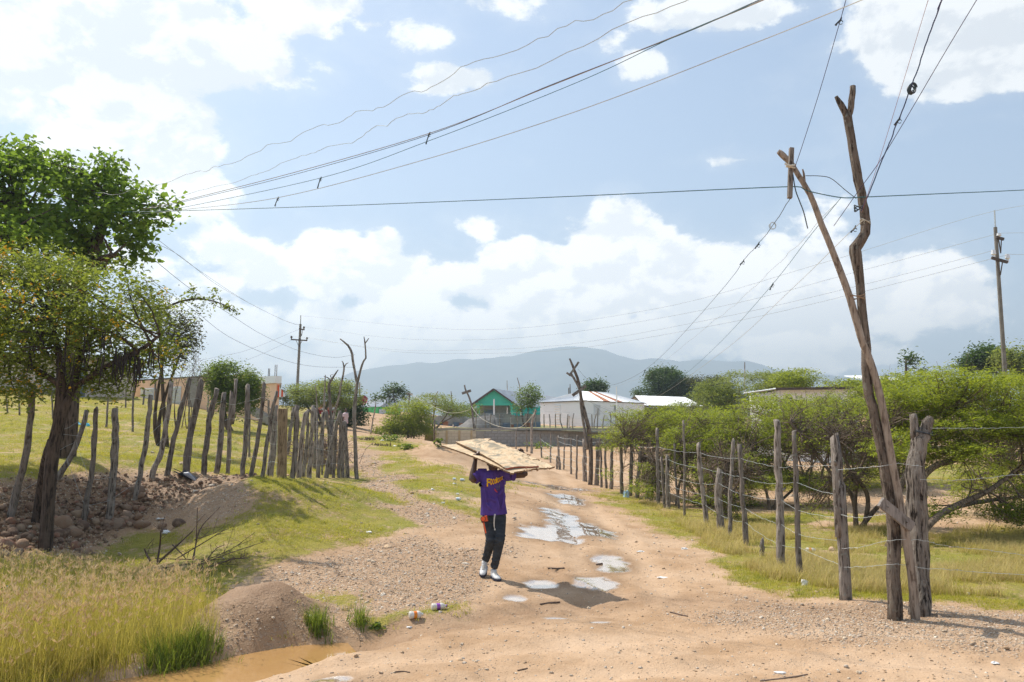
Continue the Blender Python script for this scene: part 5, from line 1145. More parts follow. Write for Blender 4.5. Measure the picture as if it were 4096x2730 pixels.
# stakes standing about in the meadow
MEAD = [((305, 1580), (370, 1705)), ((74, 1500), (78, 1662)), ((205, 1530), (212, 1680)), ((305, 1590), (310, 1688)), ((432, 1590), (425, 1712)), ((535, 1490), (530, 1728)), ((622, 1525), (625, 1750)), ((757, 1560), (756, 1740)), ((505, 1545), (502, 1632)), ((578, 1560), (572, 1620)), ((660, 1580), (656, 1632)),
        ((24, 1560), (31, 1655)), ((85, 1480), (90, 1580)), ((105, 1500), (104, 1590)), ((160, 1490), (163, 1582)), ((998, 1615), (997, 1830)), ((1073, 1600), (1080, 1770)), ((847, 1555), (848, 1650)), ((835, 1580), (830, 1650))]
t = thing('stake_fence', 'thin dark stakes scattered across the upper meadow', 'fence', G(530, 1728))
for i, (tp, bs) in enumerate(MEAD):
    if i == 0: continue
    P, r = stake(tp, bs, 8 if bs[1] > 1690 else 7); g, S = post_geo(P, max(r, .03), 6, .2, 'cut', i); obj('stake', g, M['post'], t)
# ------------------------------------------------------------------ big poles, utility poles, cables
rg = np.random.default_rng(77)
PD, YP = stick('forked_pole', 'tall dark crooked trunk with a forked top standing at the right roadside', [
    ([(3577, 2478), (3574, 2300), (3573, 2115), (3545, 1920), (3512, 1732), (3488, 1630), (3466, 1541), (3462, 1393), (3452, 1280), (3443, 1187), (3434, 1100), (3418, 1010), (3432, 975), (3462, 930), (3458, 860), (3451, 812), (3438, 740), (3428, 697), (3412, 600), (3397, 506), (3388, 455)],
     [60, 52, 50, 46, 40, 38, 38, 36, 36, 35, 36, 46, 42, 37, 36, 34, 34, 34, 32, 32, 34]),
    ([(3391, 470), (3375, 440), (3360, 415), (3344, 387)], [28, 26, 24, 14]), ([(3391, 470), (3402, 440), (3408, 395), (3411, 345)], [26, 25, 25, 22])], 'pole_dark', k=14, wob=.22)
PL, YL = stick('leaning_pole', 'slim pale pole leaning left across the dark forked trunk', [
    ([(3661, 2480), (3646, 2300), (3611, 2084), (3590, 1960), (3566, 1847), (3520, 1580), (3481, 1449), (3443, 1350), (3405, 1210), (3351, 1057), (3298, 927), (3252, 804), (3206, 720), (3168, 659)],
     [36, 34, 33, 32, 31, 30, 30, 29, 30, 27, 25, 23, 22, 20]),
    ([(3175, 668), (3150, 640), (3128, 618), (3112, 606)], [22, 24, 26, 18]), ([(3219, 735), (3216, 700), (3210, 678)], [10, 9, 6])], 'pole_pale', k=12, wob=.10)
SP_, YS = stick('stump_post', 'thick split grey trunk stump with a two-pronged top behind the pale pole', [
    ([(3672, 2462), (3676, 2300), (3668, 2150), (3664, 2000), (3660, 1900), (3666, 1800), (3682, 1740), (3690, 1712)], [82, 78, 74, 78, 74, 62, 62, 50]),
    ([(3664, 1760), (3655, 1700), (3652, 1656)], [40, 34, 26]), ([(3685, 1750), (3708, 1700), (3720, 1668)], [40, 46, 26])], 'stump', k=14, wob=.30, dY=.12)
p0, p1 = at(3522, 2008, YL - .16), at(3648, 2110, YL - .10); w = 40 * YL / FPX
t = thing('plank', 'short weathered grey plank nailed slantwise across the pale pole', 'plank', p1); obj('board', Geo().beam(p0, p1, .045, w, (0, 0, 1)), bark('grey_plank', (.36, .32, .29), (.24, .21, .185), (.09, .075, .06), None, 1.4, .5), t)
for f in (.2, .8): q = p0 + (p1 - p0) * f; obj('nail', Geo().tube([q + (0, -.02, 0), q + (0, -.034, 0)], .006, 6), M['dark_wood'], t)
c0, c1 = at(3166, 594, YL - .13), at(3159, 793, YL - .2)
t = thing('crosspiece', 'short dark timber tied upright near the top of the pale pole', 'crosspiece', (c0 + c1) / 2); obj('timber', Geo().beam(c1, c0, 17 * YL / FPX, 17 * YL / FPX, (0, 1, 0)), M['post'], t)
obj('lashing', Geo().tube(spline(np.array([at(3140, 655, YL - .2), at(3160, 664, YL - .22), at(3182, 660, YL - .15)]), 8), .012, 5).tube([at(3143, 667, YL - .2), at(3180, 672, YL - .19)], .01, 5), M['rope'], t)
def wrapped(name, label, px, py, Y, r, n, mat, parent_cat='wire tie'):
    g = Geo(); c = at(px, py, Y)
    for k in range(n): g.tube([c + np.array((math.cos(a) * r, math.sin(a) * r, .02 * math.sin(a * 2 + k) + k * .016)) for a in np.linspace(0, 6.28, 17)], .006, 4)
    return obj_at(name, g, M[mat], c, label, parent_cat)
wrapped('wire_tie', 'dark wire wound round the crooked forked trunk where cables cross', 3436, 838, YP, 17.5 * YP / FPX, 3, 'dark_wire')
wrapped('wire_tie', 'pale yellow cord tied round the forked trunk above its bend', 3461, 890, YP, 19 * YP / FPX, 2, 'rope')
wrapped('wire_tie', 'rusty wire binding round both poles where the pale one crosses', 3425, 1195, YP - .05, 34 * YP / FPX, 3, 'brown_wire')
wrapped('wire_tie', 'dark wire band round the top of the split stump', 3688, 1735, YS, 37 * YS / FPX, 2, 'dark_wire')
# lesser poles with crossbars
def bar(t, a, b, Y, w): obj('crossbar', Geo().beam(at(a[0], a[1], Y), at(b[0], b[1], Y), w, w, (0, 1, 0)), M['post'], t)
t, Y = stick('leaning_pole', 'leaning forked pole with tied cross sticks in front of the white house', [
    ([(2360, 1940), (2364, 1830), (2358, 1740), (2346, 1680), (2328, 1610), (2314, 1530), (2296, 1480), (2278, 1435)], [19, 17, 17, 15, 13, 12, 11, 7]),
    ([(2350, 1800), (2335, 1700), (2324, 1620), (2322, 1570), (2305, 1530), (2290, 1505), (2282, 1490)], [13, 11, 10, 10, 9, 8, 6])], ['pole_dark', 'post'])
bar(t, (2315, 1449), (2277, 1504), Y - .12, .075); bar(t, (2266, 1492), (2290, 1506), Y - .1, .07); bar(t, (2344, 1545), (2290, 1583), Y - .15, .11)
t, Y = stick('utility_pole', 'crooked grey pole with one crossbar rising above the tan wall', [([(1901, 1775), (1897, 1720), (1891, 1672), (1886, 1620), (1872, 1580), (1862, 1560), (1858, 1541)], [10, 10, 10, 9, 8, 7, 6])], 'post', dY=-3); bar(t, (1848, 1575), (1884, 1563), Y - .1, .16)
t, Y = stick('utility_pole', 'leaning dark pole with a short crossbar behind the bright bush', [([(1628, 1740), (1633, 1640), (1638, 1578)], [6, 6, 5])], 'post', dY=2); bar(t, (1627, 1574), (1650, 1579), Y - .1, .14)
stick('thin_pole', 'pale thin pole leaning left of the green house shutter', [([(1482, 1738), (1490, 1690), (1498, 1650), (1504, 1612)], [6, 5, 5, 4])], 'post_pale')
stick('thin_pole', 'bent dark pole with a tiny fork above the sheet fence', [([(1813, 1720), (1811, 1640), (1806, 1590), (1804, 1566)], [6, 6, 5, 3])], 'post', dY=12)
stick('thin_pole', 'slanting dark stick against the mountain left of the bent pole', [([(1733, 1700), (1738, 1600), (1752, 1566)], [4, 4, 3])], 'post', dY=12)
stick('thin_pole', 'thin leaning mast on the turquoise house roof', [([(2084, 1720), (2080, 1560), (2069, 1512)], [4, 4, 3])], 'post', dY=30)
stick('thin_pole', 'short antenna mast over the turquoise house ridge', [([(2029, 1720), (2029, 1570), (2028, 1523)], [3, 3, 2])], 'post', dY=30)
stick('thin_pole', 'pair of dark stub masts beside the white house roof', [([(2275, 1740), (2276, 1600), (2275, 1552)], [5, 5, 4]), ([(2281, 1600), (2281, 1570), (2280, 1537)], [4, 4, 3])], 'post', dY=30)
stick('thin_pole', 'thin red-brown mast above the pale acacia on the right', [([(2979, 1700), (2979, 1500), (2979, 1449)], [4, 4, 3])], 'dark_wood' if False else 'post', dY=20)
stick('thin_pole', 'rust brown post standing at the left end of the tan wall', [([(1737, 1775), (1737, 1730), (1738, 1680)], [8, 8, 7])], 'post', dY=-.6)
M['pole_concrete'] = plain('weathered_pole_concrete', (.22, .20, .17), (.15, .135, .115), 3, .9, .3, 40)
def power_pole(label, top, neck, foot, Yd, arms, w):
    f = at(*foot, Yd); z0 = gz(f[0], Yd) - .3; t = thing('power_pole', label, 'power pole', (f[0], Yd, z0)); n = at(*neck, Yd); tp = at(*top, Yd)
    obj('shaft', Geo().tube([(f[0], Yd, z0), n], [w, w * .72], 10), M['pole_concrete'], t); obj('mast', Geo().tube([n - (0, 0, .1), tp], w * .3, 6), M['grey_wire'], t)
    for (a, b, pins) in arms:
        A, B = at(*a, Yd - w), at(*b, Yd - w); obj('arm', Geo().beam(A, B, .10, .13), M['dark_wood'], t)
        for p in pins: q = at(*p, Yd - w); z = A[2] + (B[2] - A[2]) * ((q[0] - A[0]) / (B[0] - A[0])); obj('insulator', Geo().tube([(q[0], q[1], z), ((q[0], q[1], z + (q[2] - z) * .35)), ((q[0], q[1], z + (q[2] - z) * .5)), q], [.05, .05, .12, .09], 8), M['slat_white'] if Yd < 50 else M['dark_wood'], t)
        m_ = (A + B) / 2; obj('brace', Geo().beam(n * 0 + np.array((m_[0], m_[1] + .02, m_[2] - .75)), A * .4 + m_ * .6, .04, .04).beam(np.array((m_[0], m_[1] + .02, m_[2] - .75)), B * .4 + m_ * .6, .04, .04), M['dark_wood'], t)
    return t
power_pole('slender concrete power pole with two crossarms behind the acacia', (1203, 1262), (1202, 1297), (1186, 1600), 88, [((1164, 1359), (1229, 1363), [(1166, 1345), (1228, 1350)]), ((1196, 1316), (1218, 1320), [(1216, 1307)])], .17)
power_pole('tall concrete power pole with stubby crossarms at the far right', (3978, 842), (3981, 910), (4022, 1560), 40, [((3966, 1032), (4030, 1050), [(3973, 1001), (4029, 1018)]), ((3984, 950), (4015, 958), [(3995, 934)])], .115)
# cables
def cable(label, pts, r, mat, wav=0.0, group=None, extra=()):
    """pts: px, py, depth"""
    P = np.array([(*at(p[0], p[1], p[2]),) for p in pts])
    if pts[-1][1] < 0: e = P[-1] - P[-2]; P = np.vstack([P, P[-1] + e / np.linalg.norm(e) * 6, P[-1] + e / np.linalg.norm(e) * 14])   # goes on overhead, out of the picture
    n = max(16, min(160, int(np.linalg.norm(np.diff(P, axis=0), axis=1).sum() / .25)))
    r = r * .72; Q = spline(P, n); rg = np.random.default_rng(len(label))
    if wav:
        k = np.cumsum(rg.normal(size=n)) ; Q[1:-1, 2] += wav * np.sin(np.linspace(0, n * .7, n) + k * .4)[1:-1]; Q[1:-1] += (rg.random((n - 2, 3)) - .5) * wav * .9
    t = thing('cable', label, 'cable', Q[0], group or 'cables strung between the poles'); obj('wire', Geo().tube(Q, r, 5), M[mat], t)
    for (px, py, Yk, L) in extra:
        c = at(px, py, Yk); obj('knot', Geo().tube([c + (.01, 0, .03), c, c - (.03, 0, L * .5), c - (.05, 0, L)], [.007, .012, .008, .012], 5).tube([c + np.array((math.cos(a) * .022, 0, math.sin(a) * .022 - .02)) for a in np.linspace(0, 5.5, 9)], .004, 4), M['dark_wire'], t)
    return t
def up(zs, Y0, Y1): # map a list of zoom points to px with depth going Y0 -> Y1
    n = len(zs); return [(500 + x * 1.0625, y * 1.0625, Y0 + (Y1 - Y0) * (i / (n - 1)) ** .8) for i, (x, y) in enumerate(zs)]
cable('taut teal cable stretched from the left tree to the dark forked trunk', [(410, 850, 17), (690, 845, 16), (1400, 822, 14), (2200, 790, 12), (2900, 758, 10), (3145, 748, 9.2), (3203, 749, YL - .1)], .0085, 'teal_wire')
cable('teal cable running from the forked trunk out to the right edge', [(3203, 749, YL - .1), (3237, 766, 9.1), (3363, 791, YP - .15), (3440, 790, YP - .12), (3530, 786, 9.3), (3800, 774, 10), (4096, 761, 11), (4700, 730, 13)], .008, 'teal_wire')
cable('uppermost crinkled grey wire rising from the left tree to the top edge', up([(-120, 730), (0, 725), (250, 655), (350, 630), (550, 550), (740, 480), (900, 420), (1100, 345), (1300, 250), (1600, 130), (1920, 0), (2300, -160)], 17, 6), .0048, 'grey_wire', .03)
cable('second crinkled grey wire rising from the left tree with deep kinks', up([(60, 800), (150, 765), (330, 705), (480, 665), (560, 630), (680, 585), (740, 560), (850, 540), (920, 490), (980, 470), (1100, 425), (1190, 402), (1250, 355), (1400, 310), (1750, 160), (2100, 0), (2400, -150)], 17, 6), .0048, 'grey_wire', .02)
cable('brown cable of the close pair rising to the top right', up([(60, 790), (160, 770), (600, 660), (1145, 503), (1600, 325), (2100, 125), (2353, 22), (2700, -130)], 17, 5), .0065, 'brown_wire', 0, None, [(500 + 1146 * 1.0625, 505 * 1.0625, 12, .16)])
cable('dark cable twisted along the brown one', up([(60, 793), (160, 774), (600, 668), (1145, 508), (1600, 322), (2100, 128), (2353, 16), (2700, -136)], 17, 5), .0055, 'dark_wire')
cable('teal cable below the close pair with a dangling loose end', up([(60, 805), (175, 790), (740, 670), (1155, 527), (1700, 312), (2050, 148), (2353, 20), (2700, -125)], 17, 5), .0055, 'teal_wire', 0, None, [(1283, 715, 13.5, .17)])
cable('lowest pale white cable rising to the top right', up([(70, 806), (200, 792), (575, 745), (1100, 610), (1700, 420), (2353, 170), (2800, -10), (3100, -140)], 17, 5), .006, 'pale_wire', 0, None, [(1112, 795, 14, .14)])
cable('purple wire climbing from the tied timber to the top edge', [(3180, 668, YL - .2), (3207, 590, 8.6), (3280, 362, 8.2), (3362, 80, 7.6), (3384, 0, 7.4), (3440, -200, 7)], .0048, 'purple_wire', 0, None, [(3362, 82, 7.6, .05)])
cable('thin reddish wire, left of the three climbing from the forked trunk', [(3448, 850, YP - .1), (3470, 780, 8.7), (3530, 600, 8.2), (3713, 0, 7), (3770, -190, 6.6)], .0032, 'pink_wire')
cable('thick blue cable with a coiled loop climbing from the forked trunk', [(3445, 845, YP - .1), (3475, 775, 8.7), (3549, 593, 8.2), (3597, 474, 8), (3648, 341, 7.7), (3702, 184, 7.4), (3767, 0, 7), (3830, -180, 6.6)], .0085, 'blue_wire', .006, None, [(3597, 478, 8, .06)])
cc_ = at(3650, 350, 7.7); obj_at('wire_coil', Geo().tube([cc_ + np.array((math.cos(a) * .03 + .012, .004 * a, math.sin(a) * .045 * (1 + .1 * math.sin(a * .3)))) for a in np.linspace(0, 19, 60)], .008, 5), M['dark_wire'], cc_, 'small dark coil of spare cable hanging on the thick blue line', 'wire coil')
cable('purple wire, right of the three climbing from the forked trunk', [(3335, 905, YP - .1), (3430, 770, 8.7), (3549, 600, 8.4), (3782, 207, 7.6), (3907, 0, 7), (4040, -220, 6.6)], .005, 'purple_wire')
cable('slack dark lead looping from the pale pole to the forked trunk', [(3222, 704, YL - .1), (3280, 705, YL - .15), (3325, 715, YL - .1), (3380, 760, YL), (3425, 795, YP - .12)], .006, 'dark_wire')
cable('loose black cable end hanging from the tied timber', [(3172, 700, YL - .2), (3182, 760, YL - .25), (3200, 810, YL - .25), (3215, 850, YL - .22), (3231, 915, YL - .2)], .009, 'dark_wire')
cable('line with a coil running down left from the tied timber to the leaning pole', [(3160, 797, YL - .2), (3091, 904, 10), (3034, 976, 11), (2973, 1045, 12.4), (2900, 1145, 15), (2691, 1380, 22), (2580, 1480, 26), (2474, 1534, 29), (2380, 1542, 30.5), (2312, 1478, 31)], .0055, 'dark_wire', .004, None, [(3034, 978, 11, .06), (2973, 1047, 12.4, .05), (2580, 1482, 26, .16)])
cc_ = at(3091, 904, 10); obj_at('wire_coil', Geo().tube([cc_ + np.array((math.cos(a) * .038 * (1 + .1 * math.sin(a * .37)), .02 * math.sin(a * .5), math.sin(a) * .042)) for a in np.linspace(0, 26, 80)], .003, 4), M['grey_wire'], cc_, 'round coil of thin wire on the line left of the leaning pole', 'wire coil')
cable('thin grey wire running down left from the knot at the crossing', [(3363, 793, YP - .1), (3206, 965, 11), (3084, 1084, 13), (2946, 1214, 16), (2850, 1290, 18.5), (2720, 1395, 23), (2600, 1490, 28), (2540, 1520, 30), (2420, 1560, 33)], .004, 'grey_wire', .012)
cable('teal and tan line running down left behind the white house', [(3363, 793, YP - .1), (3240, 945, 10.5), (3091, 1137, 13), (2900, 1351, 18), (2747, 1493, 24), (2619, 1583, 30), (2500, 1640, 33), (2440, 1644, 33), (2320, 1590, 32)], .005, 'teal_wire', 0, None, [(3091, 1139, 13, .09)])
cable('pale wire running down left from the yellow cord on the forked trunk', [(3458, 895, YP - .1), (3420, 911, YP - .1), (3168, 1156, 12.5), (2900, 1400, 18), (2636, 1585, 30), (2500, 1645, 33), (2330, 1600, 32)], .0045, 'pale_wire', 0, None, [(3420, 913, YP, .05)])
PG = 'power lines strung between the two concrete power poles'
for i, (lab, pts) in enumerate((('topmost faint power line to the far right pole', [(1203, 1264, 88), (1900, 1320, 76), (2600, 1240, 62), (3300, 1050, 49), (3978, 845, 40), (4400, 815, 36)]),
                                ('upper power line between the two concrete power poles', [(1217, 1308, 87.6), (1560, 1352, 80), (1900, 1360, 73), (2300, 1328, 64), (2900, 1223, 54), (3450, 1082, 47), (3995, 934, 39.8)]),
                                ('middle power line between the two concrete power poles', [(1167, 1346, 87.6), (1560, 1398, 80), (1900, 1400, 73), (2300, 1375, 64), (2900, 1267, 54), (3450, 1140, 47), (3973, 1003, 39.8)]),
                                ('lower power line between the two concrete power poles', [(1228, 1350, 87.6), (1560, 1405, 80), (1900, 1415, 73), (2300, 1395, 64), (2900, 1294, 54), (3450, 1168, 47), (4029, 1020, 39.8)]),
                                ('right-hand power line leaving the far right pole at its top arm', [(3995, 934, 39.8), (4096, 932, 41), (4600, 925, 46)]), ('right-hand power line leaving the far right pole at its lower arm', [(4029, 1018, 39.8), (4096, 1019, 41), (4600, 1030, 46)]),
                                ('upper of the power lines rising left from the slender pole', [(1203, 1300, 88), (1160, 1292, 84), (1000, 1215, 66), (800, 1085, 46), (620, 952, 32), (400, 810, 24)]), ('lower of the power lines rising left from the slender pole', [(1201, 1303, 88), (1120, 1275, 80), (900, 1160, 55), (720, 1025, 40), (595, 963, 32), (380, 850, 24)]),
                                ('low slack line from the left tree past the slender pole', [(555, 990, 22), (760, 1155, 30), (900, 1245, 36), (1050, 1340, 46), (1200, 1405, 56), (1330, 1430, 60), (1420, 1420, 62)]), ('lowest slack line from the left tree to the forked pole', [(430, 1010, 20), (640, 1145, 28), (780, 1245, 34), (920, 1350, 40), (1100, 1430, 48), (1250, 1466, 54), (1415, 1470, 60)]),
                                ('faint line dropping left from the slender pole', [(1196, 1318, 87.5), (1000, 1398, 80), (860, 1430, 74), (700, 1465, 66)]), ('lowest faint line dropping left from the slender pole', [(1166, 1362, 87.5), (1000, 1436, 80), (860, 1470, 74)]))):
    cable(lab, pts, .0125 if i < 6 else .012, 'grey_wire' if i < 6 else 'dark_wire', 0, PG)
cable('pale rope sagging from the cross pole over the tan wall', [(1640, 1575, 60), (1700, 1610, 58), (1780, 1648, 55), (1830, 1652, 54), (1878, 1640, 52)], .02, 'rope'); cable('pale rope hanging in a low curve before the block wall', [(1884, 1625, 50), (1920, 1670, 49), (1980, 1702, 48), (2040, 1713, 46), (2090, 1705, 44), (2140, 1650, 43)], .018, 'rope')
# barbed strands from the thick crooked post past the big poles and on to the right
t = thing('barbed_wire', 'barbed wire strands running from the thick crooked post past the split stump to the right', 'barbed wire', at(3665, 2270, YS - .3)); rgb = np.random.default_rng(31)
for pth in ([(3376, 2270, 9.9), (3470, 2268, 9.5), (3558, 2259, YP - .12), (3640, 2262, YS - .32), (3700, 2275, YS - .28), (3856, 2283, 9.3), (4096, 2302, 9.4), (4400, 2322, 9.4)], [(3368, 2195, 9.9), (3440, 2190, 9.6), (3558, 2164, YP - .12), (3690, 2163, YS - .28), (3780, 2184, 9.3), (3930, 2199, 9.4), (4096, 2220, 9.5), (4400, 2240, 9.5)],
            [(3352, 1880, 9.9), (3430, 1874, 9.6), (3525, 1864, YP - .12), (3600, 1856, YS - .3), (3690, 1868, YS - .28)], [(3680, 1920, YS - .28), (3856, 1920, 9.4), (4096, 1897, 9.8), (4400, 1870, 10)], [(3722, 1713, YS - .24), (3900, 1714, 9.5), (4096, 1710, 10), (4400, 1700, 10.5)], [(3364, 2060, 9.9), (3450, 2072, 9.6), (3560, 2050, YP - .1)]):
    Pp = np.array([at(*q) for q in pth]); Q = spline(Pp, max(20, int(np.linalg.norm(np.diff(Pp, axis=0), axis=1).sum() / .07))); Q[1:-1] += (rgb.random((len(Q) - 2, 3)) - .5) * .012; g = Geo().tube(Q, .0021, 4)
    for q in Q[2:-1:2]: a = rgb.random() * 3.14; d = np.array((math.cos(a) * .4, .2, math.sin(a))) * .015; g.tube([q - d, q, q + d], [.001, .0022, .001], 3)
    obj('wire', g, M['grey_wire'], t)
# ------------------------------------------------------------------ the man carrying boards
M['skin'] = plain('dark_skin', (.095, .048, .030), (.07, .035, .022), 12, .45, .08, 60, .45)
M['shirt'] = plain('purple_cotton', (.10, .06, .28), (.075, .042, .215), 5, .9, .9, 11, .15, (1, 1, .6))
M['jeans'] = plain('black_denim', (.026, .030, .036), (.05, .057, .066), 9, .85, .9, 14, .2, (1, 1, 1.6))
M['shoe'] = plain('white_trainer', (.66, .66, .66), (.50, .50, .50), 16, .6, .2, 40)
M['shoe_grey'] = plain('grey_mesh', (.34, .36, .40), (.27, .29, .32), 30, .7)
M['sole'] = plain('navy_sole', (.03, .035, .06), (.05, .05, .07), 9, .7)
M['yellow'] = plain('yellow_print', (.85, .58, .01), (.80, .53, .01), 20, .8)
M['redprint'] = plain('red_print', (.62, .06, .03), (.5, .05, .03), 20, .8)
M['greyprint'] = plain('grey_print', (.20, .19, .22), (.16, .15, .18), 20, .8)
M['orange'] = plain('orange_plastic', (.85, .13, .03), (.80, .11, .03), 8, .4)
M['black_pl'] = plain('black_plastic', (.02, .02, .022), (.03, .03, .03), 8, .45)
M['cord'] = plain('white_cord', (.66, .63, .58), (.5, .47, .42), 30, .8)
F0 = G(1980, 2318); PY = F0[1]; GZ = F0[2]
def P(zx, zy, d=0.0): return at(1700 + .4464 * zx, 1700 + .4464 * zy, PY + d)
U1 = .4464 * PY / FPX       # metres per traced unit
man = thing('person', 'man in a purple T-shirt, black jeans and white trainers carrying boards over his head', 'person', (F0[0], PY, GZ))
def loft(g, pts, rx, ry=None, k=12, wob=0):
    """elliptic loft along near-vertical or bent paths; rx across, ry front to back"""
    S = np.array(pts, float); rx = np.array(rx, float); ry = rx if ry is None else np.array(ry, float); n = 4 * len(S)
    Q = spline(np.c_[S, rx, ry], n); T = np.gradient(Q[:, :3], axis=0); T /= np.linalg.norm(T, axis=1)[:, None]; V = []
    for q, t in zip(Q, T):
        a = np.array((1., 0, 0)); a -= t * a.dot(t)
        if np.linalg.norm(a) < .35: a = np.array((0, 1., 0)); a -= t * a.dot(t)
        a /= np.linalg.norm(a); b = np.cross(t, a)
        for j in range(k): th = j * 2 * math.pi / k; V.append(q[:3] + a * q[3] * math.cos(th) + b * q[4] * math.sin(th))
    F = [(i * k + j, i * k + (j + 1) % k, (i + 1) * k + (j + 1) % k, (i + 1) * k + j) for i in range(n - 1) for j in range(k)]
    V += [Q[0, :3], Q[-1, :3]]; F += [(n * k, (j + 1) % k, j) for j in range(k)] + [(n * k + 1, (n - 1) * k + j, (n - 1) * k + (j + 1) % k) for j in range(k)]
    return g.add(V, F)
# ------------------------------------------------------------------ the two boards
def wood_board(name, dark):
    m, B = pmat(name); tc = B.n('ShaderNodeTexCoord'); v = tc.outputs['UV'] if False else tc.outputs['Object']
    n1 = B.noise(B.vm('MULTIPLY', v, (3, 1.2, 3)), 5, 6, .65, .6); n2 = B.noise(v, 4.2, 6, .65, 1.0); n3 = B.noise(v, 28, 4, .6)
    c = B.mix(B.ss(n1.outputs[0], .35, .68), (.68, .52, .34), (.56, .40, .24))
    c = B.mix(B.m('MULTIPLY', B.ss(n2.outputs[0], .46, .60), dark), c, (.25, .225, .17)); c = B.mix(B.m('MULTIPLY', B.ss(n1.outputs[0], .62, .72), .8), c, (.17, .13, .09))
    bp = B.n('ShaderNodeBump', {'Height': B.m('ADD', n1.outputs[0], B.m('MULTIPLY', n3.outputs[0], .4)), 'Strength': .5, 'Distance': .012}).outputs[0]
    finish(B, c, .85, bp, .2); return m
M['board_edge'] = plain('board_edge', (.33, .20, .10), (.14, .08, .045), 40, .9, .5, 80)
M['board_red'] = plain('red_paint_edge', (.45, .10, .06), (.36, .12, .07), 14, .8)
def board(name, label, F_, R_, L_, B_, th, mat, rag, seed, red=False):
    """corners: front-left F, front-right R, back-left L, back-right B; slightly warped sheet with torn edges"""
    rg = np.random.default_rng(seed); t = thing(name, label, 'board', (F_ + R_ + L_ + B_) / 4); nx, ny = 26, 46; V = []; nr = np.cross(R_ - F_, L_ - F_); nr /= np.linalg.norm(nr)
    lo = [np.cumsum(rg.normal(size=ny)) * .2 + rg.normal(size=ny) for _ in range(2)]; le = [rg.normal(size=nx) for _ in range(2)]
    for j in range(ny):
        for i in range(nx):
            fx, fy = i / (nx - 1), j / (ny - 1)
            if i == 0: fx -= rag[0] * lo[0][j]
            if i == nx - 1: fx += rag[1] * lo[1][j]
            if j == 0: fy -= rag[2] * le[0][i]
            if j == ny - 1: fy += rag[3] * le[1][i]
            p = F_ + (R_ - F_) * fx * (1 - fy) + (B_ - L_) * fx * fy + (L_ - F_) * fy
            V.append(p + nr * (.012 * math.sin(fy * 3.0) + .010 * math.sin(fx * 5 + fy * 4)))
    n_ = nx * ny; V = np.array(V); Vb = V - nr * th; Fq = [(j * nx + i, j * nx + i + 1, (j + 1) * nx + i + 1, (j + 1) * nx + i) for j in range(ny - 1) for i in range(nx - 1)]
    obj('top_face', (list(V), Fq), mat, t, True)
    loop = [i for i in range(nx)] + [j * nx + nx - 1 for j in range(1, ny)] + [(ny - 1) * nx + i for i in range(nx - 2, -1, -1)] + [j * nx for j in range(ny - 2, 0, -1)]
    Fe = [(a, b, b + n_, a + n_) for a, b in zip(loop, loop[1:] + loop[:1])] + [tuple(q + n_ for q in reversed(f)) for f in Fq]
    obj('edges', (list(np.vstack([V, Vb])), Fe), M['board_edge'], t)
    if red:
        q = [V[i] - nr * .002 + (0, -.004, 0) for i in range(nx)] + [V[i] - nr * th * .9 + (0, -.004, 0) for i in range(nx)]
        obj('painted_edge', (q, [(i, i + 1, nx + i + 1, nx + i) for i in range(nx - 1)]), M['board_red'], t)
    return t, V, nr
BF = wood_board('pale_board_face', .9)
F1, R1, L1 = P(725, 390, -.62), P(1022, 362, -.42), P(272, 147, .62); B1 = P(522, 119, .82)
B1 = L1 + (R1 - F1) * .86
upb, UV_, un = board('plywood_board', 'upper pale plywood board with a red painted front edge on the man\'s head', F1, R1, L1, B1, .020, BF, (.005, .010, .002, .006), 4, True)
def on_plane(zx, zy, off):
    d = ray(1700 + .4464 * zx, 1700 + .4464 * zy); o = np.array((0, 0, CAM_H)); q = F1 - un * off; return o + d * ((q - o).dot(un) / d.dot(un))
F2, R2, L2, B2 = on_plane(770, 432, .032), on_plane(1160, 368, .032), on_plane(152, 184, .032), on_plane(548, 124, .032)
lob, LV, ln_ = board('plywood_board', 'lower splintered board sticking out beneath the upper one at both ends', F2 - un * .0, R2, L2, B2, .022, wood_board('splintered_board_face', .3), (.007, .016, .006, .014), 5)
g = Geo(); rgp = np.random.default_rng(15)
for q in range(60):      # torn fibres along the right and front edges
    if q < 38: j = rgp.integers(0, 46); p = LV[j * 26 + 25]; d = (R2 - F2) / np.linalg.norm(R2 - F2)
    else: i = rgp.integers(8, 26); p = LV[i]; d = -(L2 - F2) / np.linalg.norm(L2 - F2)
    d = d + rgp.normal(size=3) * .35; L = rgp.uniform(.015, .06); s = rgp.normal(size=3) * .012; z = np.array((0, 0, -.022 * rgp.random()))
    a0 = p - d * .04 + z; g.add([a0 - s, a0 + s, p + d * L + z, a0 + (0, 0, -.006)], [(0, 1, 2), (0, 2, 3), (1, 3, 2)])
tag(obj('splinters', g, plain('torn_fibre', (.62, .44, .28), (.36, .22, .13), 30, .9), lob), kind='stuff')
# joints
shR, elR, wrR = P(482, 446, .02), P(420, 500, -.06), P(452, 318, .02)
shL, elL = P(742, 446, .02), P(893, 447, .10); hl_ = on_plane(856, 214, .0); wrL = hl_ + np.array((.012, .045, -.105))
neck, hip = P(612, 425, .02), P(618, 815, .04)
kR, aR = P(592, 1035, -.06), P(542, 1222, .22); kL, aL = P(672, 1025, -.10), P(620, 1288, .04)
hR, hL = P(572, 850, .04), P(668, 850, .04)
